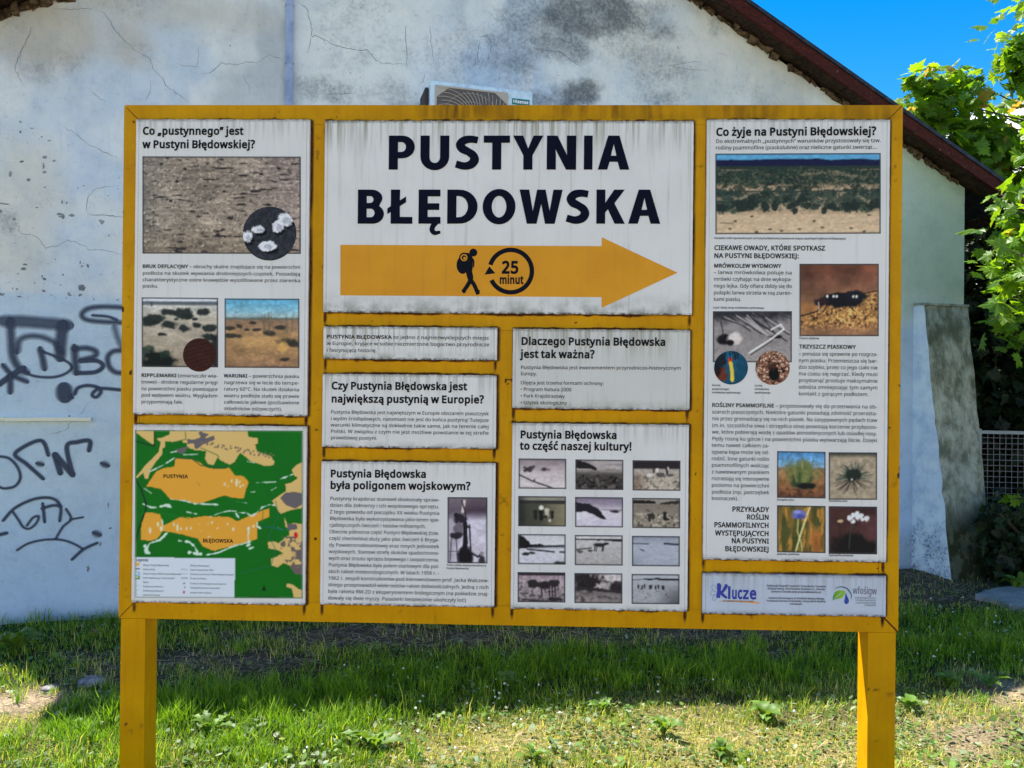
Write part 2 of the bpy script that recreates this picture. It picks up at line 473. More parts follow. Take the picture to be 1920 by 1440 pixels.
for sgn in (-1, 1):
    xe = (XR+EV) if sgn > 0 else (XL-.15)
    ze = AZ - SL*abs(xe-AX)
    # fascia board along the verge
    g = Geo()
    def fb(o, zb, zt_):
        return [W3(AX,AZ+zb,o), W3(xe,ze+zb,o), W3(xe,ze+zt_,o), W3(AX,AZ+zt_,o)]
    V = fb(OV, .018, .122) + fb(OV-.025, .018, .122)
    put(mk('fascia_board', V, [(0,1,2,3),(7,6,5,4),(0,4,5,1),(1,5,6,2),(2,6,7,3),(3,7,4,0)], m_fas))
    # roof sheet
    def rb(o, back, zz): return [W3b(AX,AZ+zz,o,0), W3b(xe,ze+zz,o,0), W3b(xe,ze+zz,0,back), W3b(AX,AZ+zz,0,back)]
    V = rb(OV+.012, Dp+.2, .124) + rb(OV+.012, Dp+.2, .158)
    put(mk('roof', V, [(0,3,2,1),(4,5,6,7),(0,1,5,4),(1,2,6,5),(2,3,7,6),(3,0,4,7)], m_roof))
    # eaves fascia along the side
    V = [W3b(xe,ze+.02,OV-.03,0), W3b(xe,ze+.02,0,Dp), W3b(xe,ze+.115,0,Dp), W3b(xe,ze+.115,OV-.03,0)]
    V += [(a - sgn*.025, b_ , c_) for a, b_, c_ in V]
    put(mk('eaves_board', V, [(0,1,2,3),(7,6,5,4),(0,4,5,1),(1,5,6,2),(2,6,7,3),(3,7,4,0)], m_soff))
    # soffit: short boards from the wall out to the fascia, and the deck under the eaves
    R = random.Random(5+sgn); x = AX + sgn*.01; first = None
    while abs(x-AX) < abs(xe-AX)-.12:
        w = R.uniform(.07,.13); x1 = x + sgn*w; dz = R.uniform(-.006,.012); ga = .006
        za, zb = AZ-SL*abs(x-AX), AZ-SL*abs(x1-sgn*ga-AX)
        dl = R.uniform(-.008,.0)
        V = [W3(x,za+.028+dz,-.01), W3(x1-sgn*ga,zb+.028+dz,-.01), W3(x1-sgn*ga,zb+.028+dz,OV-.027+dl), W3(x,za+.028+dz,OV-.027+dl)]
        V += [(a,b_,c_+.02) for a,b_,c_ in V]
        put(mk('soffit_board', V, [(0,1,2,3),(7,6,5,4),(0,4,5,1),(1,5,6,2),(2,6,7,3),(3,7,4,0)], m_soff)); x = x1
    # ragged brick ends along the top of the wall
    x = AX + sgn*.05
    while abs(x-AX) < abs((XR if sgn > 0 else XL)-AX)-.1:
        w = R.uniform(.03,.09); x1 = x+sgn*w; h = R.uniform(.008,.042)*(1.0 if sgn > 0 else 1.9); pr = R.uniform(.012,.06)
        if R.random() < .95:
            za, zb = AZ-SL*abs(x-AX), AZ-SL*abs(x1-AX); j = lambda s=.012: R.uniform(-s, s)
            V = [W3(x+j(),za-h+j(),.002), W3(x1+j(),zb-h+j(),.002), W3(x1+j(),zb+.016,.002), W3(x+j(),za+.016,.002),
                 W3(x+j(),za-h*.7+j(),pr+j()), W3(x1+j(),zb-h*.6+j(),pr+j()), W3(x1+j(),zb+.012,pr+j()), W3(x+j(),za+.012,pr+j())]
            o = put(mk('brick', V, [(0,3,2,1),(4,5,6,7),(0,1,5,4),(1,2,6,5),(2,3,7,6),(3,0,4,7)], m_brick))
        x = x1 + sgn*R.uniform(.001,.012)

# buttress at the right corner: whitewashed flank, weathered grey front
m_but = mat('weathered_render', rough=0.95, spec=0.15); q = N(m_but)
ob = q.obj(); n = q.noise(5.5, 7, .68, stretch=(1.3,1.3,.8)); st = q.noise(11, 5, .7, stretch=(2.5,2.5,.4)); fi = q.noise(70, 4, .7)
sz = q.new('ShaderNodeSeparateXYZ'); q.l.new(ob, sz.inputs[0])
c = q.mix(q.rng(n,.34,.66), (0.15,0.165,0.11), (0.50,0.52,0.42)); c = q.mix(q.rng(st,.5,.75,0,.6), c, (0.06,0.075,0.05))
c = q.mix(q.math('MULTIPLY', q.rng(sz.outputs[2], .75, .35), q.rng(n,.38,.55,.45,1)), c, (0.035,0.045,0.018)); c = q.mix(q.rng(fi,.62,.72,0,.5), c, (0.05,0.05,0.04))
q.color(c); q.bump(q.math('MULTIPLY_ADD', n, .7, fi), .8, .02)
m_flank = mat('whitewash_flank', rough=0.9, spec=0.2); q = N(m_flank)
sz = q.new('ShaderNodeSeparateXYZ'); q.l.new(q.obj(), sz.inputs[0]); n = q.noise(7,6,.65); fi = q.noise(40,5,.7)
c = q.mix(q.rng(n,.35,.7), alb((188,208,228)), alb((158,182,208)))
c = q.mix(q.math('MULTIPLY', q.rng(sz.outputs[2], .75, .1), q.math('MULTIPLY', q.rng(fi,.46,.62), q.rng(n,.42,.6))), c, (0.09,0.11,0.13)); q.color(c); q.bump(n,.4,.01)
xa = 3.6006
def bf(t):  return .12 + (.47-.12)*t      # projection down the slope, t 0 top..1 bottom
nL = 26; R = random.Random(3)
rows = []
for i in range(nL+1):
    t = i/nL; z = 2.36 - 2.5*t; row = []
    for j in range(9):
        s = j/8; xx = xa + (.455-.03*t)*s; z_ = z
        row.append(W3(xx + (R.uniform(-.006,.006) if 0 < j < 8 else R.uniform(-.006,.006)), z_, bf(t)+R.uniform(-.008,.008)))
    rows.append(row)
V = [p for r_ in rows for p in r_]; F = [(i*9+j, (i+1)*9+j, (i+1)*9+j+1, i*9+j+1) for i in range(nL) for j in range(8)]
k = len(V); V += [W3(xa, 2.36, -.05), W3(xa+.455, 2.36, -.05)]
F += [(0,1,2,3,4,5,6,7,8,k+1,k)]
for i in range(nL):
    k = len(V); V += [W3(xa+.455-.03*i/nL, 2.36-2.5*i/nL, -.2), W3(xa+.455-.03*(i+1)/nL, 2.36-2.5*(i+1)/nL, -.2)]; F += [(i*9+8, (i+1)*9+8, k+1, k)]
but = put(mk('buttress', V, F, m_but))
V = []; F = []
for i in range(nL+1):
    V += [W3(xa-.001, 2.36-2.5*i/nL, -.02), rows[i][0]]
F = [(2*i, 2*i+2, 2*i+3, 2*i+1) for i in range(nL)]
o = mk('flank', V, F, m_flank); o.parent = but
# thin cap stone shadowing the top edge
V = [W3(xa-.008,2.357,.0), W3(xa+.462,2.357,.0), W3(xa+.462,2.35,.135), W3(xa-.008,2.35,.135)]; V += [(a,b_,c_+.02) for a,b_,c_ in V]
o = mk('cap', V, [(0,1,2,3),(7,6,5,4),(0,4,5,1),(1,5,6,2),(2,6,7,3),(3,7,4,0)], m_but); o.parent = but

# conduit down the wall, with clamps
m_cond = mat('conduit_paint', alb((128,155,196)), 0.5, 0.4); q = N(m_cond); q.color(q.mix(q.rng(q.noise(9,4,.6),.35,.7), alb((132,152,186)), alb((98,122,162))))
x0, _ = wp(535.5, 100); x1, _ = wp(549.5, 100)
def wbox(g, xa_, xb_, za, zb, o0, o1):
    V = [W3(xa_,za,o0), W3(xb_,za,o0), W3(xb_,za,o1), W3(xa_,za,o1)]; V += [(a,b_,zb) for a,b_,_ in V]
    return g.add(V, [(0,1,2,3),(7,6,5,4),(0,4,5,1),(1,5,6,2),(2,6,7,3),(3,7,4,0)])
cd = put(wbox(Geo(), x0, x1, .05, float(zr(x1))-.06, .006, .036).obj('conduit', m_cond))
for z in [wp(542, 12)[1], wp(542, 120)[1]] + [wp(542,120)[1]-.43*k for k in range(1,8)]:
    o = wbox(Geo(), x0-.004, x1+.004, z-.006, z+.006, .004, .041).obj('clamp', m_cond); o.parent = cd
# slim ledge at the left
m_ledge = mat('ledge_render', alb((196,200,188)), 0.85, 0.2)
xe_, z0 = wp(172, 785)
g = Geo()
for i in range(14):
    a, b_ = XL + (xe_-XL)*i/14, XL + (xe_-XL)*(i+1)/14; dz = random.Random(i).uniform(-.003,.003)
    wbox(g, a, b_+.0005, z0-.013+dz, z0+.010+dz, -.01, .030+dz)
put(g.obj('ledge', m_ledge))

# cracks, flaked spots: thin relief in the plaster
m_crack = mat('crack_dirt', (0.12,0.15,0.19), .95, .1)
m_flake = mat('flaked_plaster', rough=.95, spec=.1); q = N(m_flake); q.color(q.mix(q.rng(q.noise(40,4,.7),.4,.6), (0.16,0.18,0.19), (0.33,0.35,0.35)))
def zz(pts, s, ox, oy): return [(x/s+ox, y/s+oy) for x, y in pts]
CR = []
a_ = 3.4286
for L in ([(640,60),(700,120),(740,200),(860,320),(970,380),(980,440),(1040,500),(1080,560),(1150,610),(1215,665)], [(1130,400),(1200,430),(1270,430),(1275,300)],
          [(1290,470),(1350,470),(1420,410),(1530,415),(1560,400),(1660,400),(1740,350),(1830,390)], [(400,810),(500,870),(570,930),(680,980),(780,1025)],
          [(560,1380),(640,1385),(790,1395)], [(560,1380),(560,1270),(620,1210),(770,1190)], [(200,170),(180,240),(95,420),(120,490),(160,560)], [(560,560),(600,600),(680,660)],
          [(1560,480),(1600,560),(1610,610)], [(930,650),(965,590),(970,520)], [(330,55),(500,60),(620,52)]):
    CR.append((zz(L, a_, 0, 0), .0035))
for L in ([(60,10),(125,60),(150,170),(150,235),(200,240),(300,285),(400,315),(460,325),(510,320),(560,380),(600,410),(760,412)], [(760,160),(755,250),(765,330),(765,440)], [(910,170),(925,280),(935,400)],
          [(150,235),(140,290),(120,340)], [(1220,240),(1280,230),(1310,280),(1290,370),(1260,430)], [(1230,260),(1215,370),(1190,430)], [(1290,70),(1330,125)], [(240,600),(300,605),(440,600)], [(950,90),(1000,110)],
          [(880,470),(870,520),(840,560)], [(1700,240),(1800,270),(1850,300),(1920,300)], [(1640,320),(1740,330),(1800,370),(1880,430)]):
    CR.append((zz(L, a_, 540, 0), .0045))
for L in ([(100,90),(130,122),(190,120),(230,150),(270,205),(340,190),(400,155),(460,175),(540,215),(640,220),(725,245)], [(520,5),(620,12),(725,22)], [(290,1300),(380,1275),(400,1240),(420,1225)], [(470,1180),(500,1130),(540,1100)]):
    CR.append((zz(L, 3.129, 0, 400), .0035))
for L in ([(130,630),(170,600),(210,590)], [(130,630),(150,720)], [(250,580),(330,610),(450,625),(620,640)], [(880,560),(870,650)], [(480,180),(490,240)], [(440,660),(420,740)], [(260,590),(420,560),(560,560)], [(700,470),(740,490),(800,500)]):
    CR.append((zz(L, 4.8, 1200, 0), .0035))
R = random.Random(21); g = Geo(); kk = 0
for L, w in CR:
    P = [wp(*p) for p in L]; Q = []
    for i in range(len(P)-1):
        n_ = max(2, int(math.dist(P[i], P[i+1])/.018))
        for t in range(n_): Q.append((P[i][0]+(P[i+1][0]-P[i][0])*t/n_+R.gauss(0,.0035), P[i][1]+(P[i+1][1]-P[i][1])*t/n_+R.gauss(0,.0035)))
    Q.append(P[-1]); V = []; kk += 1; off = .0135 + .00015*kk*0
    for i, p in enumerate(Q):
        a = Q[max(0,i-1)]; b_ = Q[min(len(Q)-1,i+1)]; d = math.dist(a, b_) or 1; nx, nz_ = -(b_[1]-a[1])/d, (b_[0]-a[0])/d
        ww = w*.5*R.uniform(.35,1.0)*(min(1, (i+1)/4)*min(1, (len(Q)-i)/4))
        V += [(p[0]+nx*ww, p[1]+nz_*ww), (p[0]-nx*ww, p[1]-nz_*ww)]
    # sit right on the undulating plaster
    VV = []
    for x, z in V:
        i_ = (x-XL)/(XR-XL)*(nxw-1); j_ = (z+.25)/(float(zr(x))+.25)*(nzw-1); i0, j0 = int(np.clip(i_,0,nxw-2)), int(np.clip(j_,0,nzw-2))
        VV.append(W3(x, z, float(max(bump[j0,i0],bump[j0+1,i0+1],bump[j0,i0+1],bump[j0+1,i0]))+.0009))
    g.add(VV, [(2*i,2*i+1,2*i+3,2*i+2) for i in range(len(Q)-1)])
cr_o = put(g.obj('crack', m_crack)); cr_o['kind'] = 'stuff'

def on_wall(x, z, e=.0009):
    i_ = (x-XL)/(XR-XL)*(nxw-1); j_ = (z+.25)/(float(zr(x))+.25)*(nzw-1); i0, j0 = int(np.clip(i_,0,nxw-2)), int(np.clip(j_,0,nzw-2))
    return W3(x, z, float(max(bump[j0,i0],bump[j0+1,i0+1],bump[j0,i0+1],bump[j0+1,i0]))+e)
FL = [(x/a_, y/a_, rx, ry) for x, y, rx, ry in ((205,825,5,2),(140,1040,7,4),(290,1010,6,4),(280,1070,3,9),(288,1105,5,4),(65,1115,4,8),(185,1155,5,4),(350,1035,4,3),(20,1310,12,3),(400,1300,2,5),(430,1305,2,5),
      (405,1390,5,8),(385,1378,8,3),(240,1335,3,2),(290,1205,3,2),(500,1210,2,2),(130,850,3,5),(320,905,6,2),(270,880,3,2),(5,1360,4,5),(540,1195,3,2),(130,785,3,3),(1480,295,2,2),(900,92,1.5,1.5))]
FL += [(x/3.129, y/3.129+400, rx, ry) for x, y, rx, ry in ((140,325,6,4),(150,300,5,3),(470,290,2,6),(482,310,3,3),(515,310,3,6),(260,385,5,4),(248,370,2,4),(370,360,2,3),(475,435,9,14),(470,480,4,4),(260,455,5,3),(410,480,6,3),(404,468,3,3),
      (550,505,2,4),(10,475,8,4),(100,445,3,2),(108,355,2,2),(115,488,5,2),(75,440,2,3),(325,270,2,2),(640,130,2,4),(600,50,8,6),(690,508,5,2),(85,35,5,3),(360,20,8,4),(420,12,7,4),(205,408,2,2),(355,420,2,2))]
FL = [(a,b_,c_*.72,d_*.72) for a,b_,c_,d_ in FL]
FL += [(R.uniform(0,232), R.uniform(240,560), R.uniform(.4,1.3), R.uniform(.4,1.4)) for _ in range(45)]
FL += [(R.uniform(560,1250), R.uniform(5,195), R.uniform(.5,1.4), R.uniform(.5,1.6)) for _ in range(50)]
FL += [(R.gauss(1765,12), R.gauss(1000,40), R.uniform(1,3), R.uniform(1,3)) for _ in range(30)]
FL += [(188,1020,2,4),(207,990,3,2),(203,948,1.5,5),(165,1065,3,6),(130,780,2,2)]
g = Geo()
for px, py, rx, ry in FL:
    cx, cz = wp(px, py); sc = .00365; n_ = 9; V = [on_wall(cx, cz, .0014)]
    for k in range(n_):
        th = 2*math.pi*k/n_; rr = R.uniform(.5,1.25); V.append(on_wall(cx+math.cos(th)*rx*sc*rr, cz+math.sin(th)*ry*sc*rr, .0012))
    if px < 1712: g.add(V, [(0, 1+k, 1+(k+1) % n_) for k in range(n_)])
fl_o = put(g.obj('flaked_spot', m_flake)); fl_o['kind'] = 'stuff'

# spray-paint tags
m_spray = bpy.data.materials.new('spray_paint'); m_spray.use_nodes = True; q = N(m_spray)
q.b.inputs['Base Color'].default_value = (*alb((36,50,76)), 1); q.b.inputs['Roughness'].default_value = .6
q.l.new(q.math('MULTIPLY', q.attr('cover','Fac'), q.rng(q.noise(60,4,.7), .2, .45, .80, 1.0)), q.b.inputs['Alpha'])
GR = [([(30,160),(120,162),(220,170),(315,178)],50,.72),([(50,165),(55,250),(62,330),(90,385),(118,402)],34,.85),([(302,185),(292,270),(290,325)],44,.85),
      ([(85,300),(95,252),(140,232),(200,236),(260,262),(292,305)],28,.75),([(100,390),(150,420),(210,430),(270,428),(320,410),(345,385),(330,360),(280,335),(215,310),(195,302)],15,.97),([(195,300),(205,340),(213,382)],27,.97),
      ([(20,378),(60,420),(122,448)],24,.97),([(0,462),(50,425),(110,388)],22,.97),([(50,430),(50,495)],26,.97),
      ([(358,292),(362,345),(366,400)],32,.9),([(365,293),(420,290),(462,305),(455,330),(400,345)],26,.9),([(390,352),(470,352),(496,378),(460,405),(375,410)],21,.97),
      ([(600,302),(550,304),(520,330),(525,375),(555,405),(605,410)],24,.92),([(610,95),(500,90),(430,98),(396,122),(405,147),(460,160),(610,168)],24,.85),([(450,132),(520,138),(560,152)],16,.9),([(553,195),(565,235),(582,275)],28,.55),
      ([(310,497),(312,512)],58,.9),([(340,520),(345,525)],20,.9),([(362,508),(375,482),(420,470),(468,478),(486,500),(465,526),(445,518),(455,498),(492,484),(605,494)],18,.95),
      ([(0,812),(45,822),(85,865),(98,915),(72,955),(22,966),(0,960)],15,.97),([(232,802),(215,752),(190,735),(130,757),(72,802),(130,850),(205,917)],19,.97),([(190,848),(195,849)],24,.97),
      ([(290,888),(266,808)],22,.95),([(268,805),(348,898)],22,.95),([(350,898),(322,765),(375,742),(432,737),(430,780)],21,.97),([(503,850),(509,852)],28,.97),
      ([(18,1118),(70,1062),(150,1022),(220,1010),(268,1022),(292,1052)],16,.97),([(65,1082),(92,1122),(112,1152),(142,1160),(176,1132),(186,1100),(158,1108),(132,1142)],14,.95),
      ([(206,1042),(215,1125)],16,.97),([(206,1062),(258,1048),(292,1060),(288,1120)],16,.97),([(320,1068),(342,1114),(304,1150),(270,1206)],14,.95),([(340,1116),(398,1105)],12,.95),
      ([(85,1262),(140,1230),(220,1213),(300,1215),(360,1235),(398,1257)],13,.95),([(465,1230),(402,1260),(350,1306)],16,.97),([(464,1184),(470,1186)],28,.97),([(-5,1190),(28,1182)],18,.95)]
for gi, (L, w, al) in enumerate(GR):
    P = [Vector(p).to_3d() for p in L]
    Q = []
    for i in range(len(P)-1):                 # Catmull-Rom through the sprayed path
        p0, p1, p2, p3 = P[max(i-1,0)], P[i], P[i+1], P[min(i+2,len(P)-1)]
        m_ = max(2, int((p2-p1).length/7))
        for t in range(m_):
            t /= m_; Q.append(.5*((2*p1)+(-p0+p2)*t+(2*p0-5*p1+4*p2-p3)*t*t+(-p0+3*p1-3*p2+p3)*t**3))
    Q.append(P[-1]); Q = [(p.x/2.571, p.y/2.571+540) for p in Q]; Q = [wp(*p) for p in Q]
    hw = w/2.571*.00365/2*(1.5 if w >= 22 else 1.3); soft = .006 if w < 24 else .015
    prof = [(-1.0,0),(-max(.1,1-2*soft/hw),al),(0,al*.94),(max(.1,1-2*soft/hw),al),(1.0,0)]
    def normal(i):
        a = Q[max(0,i-1)]; b_ = Q[min(len(Q)-1,i+1)]; d = math.dist(a, b_) or 1e-6; return (-(b_[1]-a[1])/d, (b_[0]-a[0])/d)
    V = []; A = []; offs = .0016 + gi*.00006
    n0, n1_ = normal(0), normal(len(Q)-1)
    ring = []
    for s in range(4, 0, -1):                # rounded start
        th = s*math.pi/8; ring.append(((Q[0][0]-n0[1]*hw*math.sin(th), Q[0][1]+n0[0]*hw*math.sin(th)), n0, math.cos(th)))
    ring += [(Q[i], normal(i), 1.0) for i in range(len(Q))]
    for s in range(1, 5):
        th = s*math.pi/8; ring.append(((Q[-1][0]+n1_[1]*hw*math.sin(th), Q[-1][1]-n1_[0]*hw*math.sin(th)), n1_, math.cos(th)))
    last = len(ring)-1
    for i, (p, nn, sc) in enumerate(ring):
        for s, av in prof:
            x, z = p[0]+nn[0]*hw*s*max(sc,.02), p[1]+nn[1]*hw*s*max(sc,.02); V.append(on_wall(x, z, offs)); A.append(0 if i in (0, last) else av)
    F = [(i*5+j, i*5+j+1, (i+1)*5+j+1, (i+1)*5+j) for i in range(last) for j in range(4)]
    o = mk('graffiti_stroke', V, F, m_spray); set_f(o.data, 'cover', A); put(o)

# ================================================================== AIR CONDITIONER
m_ac = mat('ac_casing', alb((168,196,222)), .4, .45); q = N(m_ac); q.color(q.mix(q.rng(q.noise(14,5,.6),.4,.75), alb((176,202,226)), alb((140,165,190))))
m_acg = mat('ac_grille', alb((150,150,146)), .55, .4); m_dark = mat('ac_dark', (0.045,0.04,0.04), .7, .3); m_badge = mat('badge_teal', alb((14,104,104)), .35, .5); m_bw = mat('badge_white', alb((205,232,232)), .4, .4)
xl, zt = wall_xz(803, 148); OFF = .40
a0 = wall_at(807, 149, OFF); a1 = wall_at(999, 172, OFF)
ac_w = math.hypot(a1[0]-a0[0], a1[1]-a0[1]); ac_z = (a0[2]+a1[2])/2; th = math.atan2(WB, 1)
H_ = .54
ac = empty('air_conditioner', (a0[0], a0[1], ac_z-H_), th)
tag(ac, 'white outdoor air conditioner unit with round fan grille on the wall above the board', 'air conditioner')
def acbox(x0,x1,y0,y1,z0,z1,name,m,bev=.004,par=ac): return Geo().box(x0,x1,y0,y1,z0,z1).obj(name, m, par, bevel=bev)
W_ = ac_w
acbox(0, W_, .0, .28, 0, H_, 'casing', m_ac, .012)
acbox(-.028, -.002, .06, .30, .03, H_-.03, 'coil_guard', m_dark, .01)
gx0, gx1, gz1 = .045, W_*.735, H_-.045
for a,b_,c_,d_ in ((gx0-.012,gx0,.05,gz1+.012),(gx1,gx1+.012,.05,gz1+.012),(gx0,gx1,gz1,gz1+.012),(gx0,gx1,.038,.05)):
    acbox(a,b_,-.010,.0,c_,d_,'grille_rim',m_acg,.002)
acbox(gx0, gx1, -.004, -.0005, .05, gz1, 'fan_opening', mat('fan_shadow', (0.13,0.12,0.12), .8, .2), 0)
gcx, gcz, gr = (gx0+gx1)/2, H_*.47, .235
for s_x, xx in ((1,gx0),(-1,gx1)):           # corner gussets of the grille
    mk('grille_corner', [(xx,-.009,gz1),(xx+s_x*.085,-.009,gz1),(xx,-.009,gz1-.07),(xx,-.005,gz1),(xx+s_x*.085,-.005,gz1),(xx,-.005,gz1-.07)], [(0,1,2),(5,4,3),(0,3,4,1),(1,4,5,2),(2,5,3,0)], m_acg, ac)
for k in range(44):                          # swirling ribs
    pts = []
    for i in range(9):
        t = i/8; r_ = .045+(.34-.045)*t; a = 2*math.pi*k/44 + .95*t**1.1
        x, z = gcx+r_*math.cos(a), gcz+r_*math.sin(a)
        if gx0 < x < gx1 and .05 < z < gz1: pts.append((x, -.010, z))
    if len(pts) > 2: Geo().tube(pts, .0027, 5).obj('grille_rib', m_acg, ac)
for r_ in (.045,.10,.16,.22):
    pts = [(gcx+r_*math.cos(2*math.pi*i/40), -.0075, gcz+r_*math.sin(2*math.pi*i/40)) for i in range(41)]
    Geo().tube(pts, .0014, 4).obj('grille_ring', m_acg, ac)
bx0, bx1, bz0, bz1 = W_*.79, W_*.965, H_-.112, H_-.068
acbox(bx0-.008, bx1+.008, -.006, 0, bz0-.03, bz1+.016, 'badge_recess', m_ac, .002)
bad = acbox(bx0, bx1, -.0095, -.0055, bz0, bz1, 'badge', m_badge, 0)
for xx in (.12, W_-.16):
    acbox(xx, xx+.04, .0, .40, -.03, -.002, 'bracket', m_dark, .002)

# ================================================================== INFORMATION BOARD
board = empty('information_board', (BC[0], BC[1], 0.0), BA)
tag(board, 'large yellow steel information board with white printed panels and a right-pointing arrow on two posts', 'information board')
Z0, Z1 = BZ-BH/2, BZ+BH/2
def rect(tl, tr, br, bl, off=.014):
    a, b_, c_, d_ = B(*tl, off), B(*tr, off), B(*br, off), B(*bl, off)
    return ((a[0]+d_[0])/2, (b_[0]+c_[0])/2, (c_[1]+d_[1])/2, (a[1]+b_[1])/2)        # u0,u1,z0,z1
PN = {
 'stones': (rect((254,223),(580,225),(576,780),(251,777)), 'tall panel on desert pavement with a pebble photo and two dune photos', .5),
 'map': (rect((251,796),(575,799.5),(571.5,1133),(245.5,1130.5)), 'green and orange map panel with a legend', .25),
 'title': (rect((608.5,226),(1301.5,227),(1296.5,590),(607,585.5)), 'largest panel with the dark title lettering and the orange arrow, streaked with green grime', 1.0),
 'intro': (rect((607,612),(933,614.5),(931,675.5),(606,672.5)), 'narrow three-line text panel below the title panel', .9),
 'largest': (rect((605,700.5),(931,704),(929.5,841),(604,838.5)), 'text panel with a two-line heading about the largest desert', .6),
 'military': (rect((603,865),(929.7,869),(926,1138),(600,1133.5)), 'text panel with a narrow dark photo of people at a rocket', .35),
 'important': (rect((961.4,616),(1294.5,619.7),(1292.5,769),(961,765)), 'text panel with three bullet points, grey with grime', 1.0),
 'culture': (rect((960.8,793),(1292.5,797),(1288,1147),(957.8,1140.5)), 'panel with twelve small black and white photos', .5),
 'life': (rect((1326,225),(1669,223.5),(1661.5,1054.5),(1318.5,1048.5)), 'tallest panel on desert plants and insects with colour photos', .5),
 'sponsor': (rect((1318,1073.5),(1662,1082),(1660,1157),(1317,1149.5)), 'narrow blue-white panel with a blue butterfly logo and a leaf and drop logo', .5),
}
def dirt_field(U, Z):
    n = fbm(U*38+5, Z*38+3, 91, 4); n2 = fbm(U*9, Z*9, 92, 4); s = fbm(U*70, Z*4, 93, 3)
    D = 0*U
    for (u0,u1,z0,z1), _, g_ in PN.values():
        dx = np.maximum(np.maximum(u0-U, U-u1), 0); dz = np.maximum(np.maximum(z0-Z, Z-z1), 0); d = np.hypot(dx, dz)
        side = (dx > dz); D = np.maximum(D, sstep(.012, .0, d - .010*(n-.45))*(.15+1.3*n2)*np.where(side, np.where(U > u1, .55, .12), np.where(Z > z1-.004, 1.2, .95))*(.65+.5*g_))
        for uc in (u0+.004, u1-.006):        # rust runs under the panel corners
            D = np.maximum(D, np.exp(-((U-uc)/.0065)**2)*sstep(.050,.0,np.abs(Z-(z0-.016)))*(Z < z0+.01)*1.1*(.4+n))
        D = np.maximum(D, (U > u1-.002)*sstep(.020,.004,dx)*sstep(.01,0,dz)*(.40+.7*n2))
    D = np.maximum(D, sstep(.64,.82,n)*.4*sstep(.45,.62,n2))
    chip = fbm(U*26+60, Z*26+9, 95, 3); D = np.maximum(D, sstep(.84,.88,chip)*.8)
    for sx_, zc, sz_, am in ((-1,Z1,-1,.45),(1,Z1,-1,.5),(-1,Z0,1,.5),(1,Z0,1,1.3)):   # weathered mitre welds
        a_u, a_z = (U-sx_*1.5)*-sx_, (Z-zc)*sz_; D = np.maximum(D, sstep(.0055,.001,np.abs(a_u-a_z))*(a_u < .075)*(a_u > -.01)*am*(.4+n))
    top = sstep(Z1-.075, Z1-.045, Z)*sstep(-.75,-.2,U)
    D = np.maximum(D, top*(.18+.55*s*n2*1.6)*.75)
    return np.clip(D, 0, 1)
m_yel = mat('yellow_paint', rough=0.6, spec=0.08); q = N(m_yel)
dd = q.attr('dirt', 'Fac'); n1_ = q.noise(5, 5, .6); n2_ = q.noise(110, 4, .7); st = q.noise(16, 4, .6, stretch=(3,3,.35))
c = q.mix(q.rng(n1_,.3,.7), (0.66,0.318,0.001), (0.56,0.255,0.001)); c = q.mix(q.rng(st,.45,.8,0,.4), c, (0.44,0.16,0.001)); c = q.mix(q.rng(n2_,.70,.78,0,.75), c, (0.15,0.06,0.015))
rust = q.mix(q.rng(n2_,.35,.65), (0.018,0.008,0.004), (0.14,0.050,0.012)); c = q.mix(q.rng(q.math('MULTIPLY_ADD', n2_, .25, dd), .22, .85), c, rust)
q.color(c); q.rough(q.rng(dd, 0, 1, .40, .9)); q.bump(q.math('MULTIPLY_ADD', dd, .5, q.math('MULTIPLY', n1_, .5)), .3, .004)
def member(name, quad, depth=.092, dy=0.0, step=.0055, parent=None, ztop=None):
    """quad: (u,z) corners tl,tr,br,bl of the front face; a steel tube with a dirt-mapped front"""
    tl, tr, br, bl = quad
    L = max(abs(tr[0]-tl[0]), abs(br[0]-bl[0])); H = max(abs(tl[1]-bl[1]), abs(tr[1]-br[1]))
    nu, nv = max(2, int(L/step)), max(2, int(H/step)); s, t = np.meshgrid(np.linspace(0,1,nu+1), np.linspace(0,1,nv+1))
    U = (bl[0]*(1-s)+br[0]*s)*(1-t)+(tl[0]*(1-s)+tr[0]*s)*t; Z = (bl[1]*(1-s)+br[1]*s)*(1-t)+(tl[1]*(1-s)+tr[1]*s)*t
    idx = np.arange((nu+1)*(nv+1)).reshape(nv+1, nu+1)
    V = np.stack([U, np.full_like(U, dy), Z], -1).reshape(-1,3); F = np.stack([idx[:-1,:-1], idx[:-1,1:], idx[1:,1:], idx[1:,:-1]], -1).reshape(-1,4)
    c4 = [bl, br, tr, tl]; k = len(V)
    V = np.concatenate([V, [(u, dy, z) for u, z in c4], [(u, dy+depth, z) for u, z in c4]])
    F = np.concatenate([F, [(k+i, k+4+i, k+4+(i+1)%4, k+(i+1)%4) for i in range(4)], [(k+7, k+6, k+5, k+4)]])
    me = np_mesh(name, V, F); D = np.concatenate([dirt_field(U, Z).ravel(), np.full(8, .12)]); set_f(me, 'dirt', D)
    return mesh_obj(name, me, m_yel, parent or board)
w = .075; g_ = .0009
member('top_rail', [(-1.5+g_,Z1),(1.5-g_,Z1),(1.5-w-g_,Z1-w),(-1.5+w+g_,Z1-w)][0:2]+[(1.5-w+g_,Z1-w),(-1.5+w-g_,Z1-w)])
member('bottom_rail', [(-1.5+w-g_,Z0+w),(1.5-w+g_,Z0+w),(1.5-g_,Z0),(-1.5+g_,Z0)])
member('side_stile', [(-1.5,Z1-.0016),(-1.5+w-.0012,Z1-w-.0016),(-1.5+w-.0012,Z0+w+.0016),(-1.5,Z0+.0016)])
member('side_stile', [(1.5-w+.0012,Z1-w-.0016),(1.5,Z1-.0016),(1.5,Z0+.0016),(1.5-w+.0012,Z0+w+.0016)])
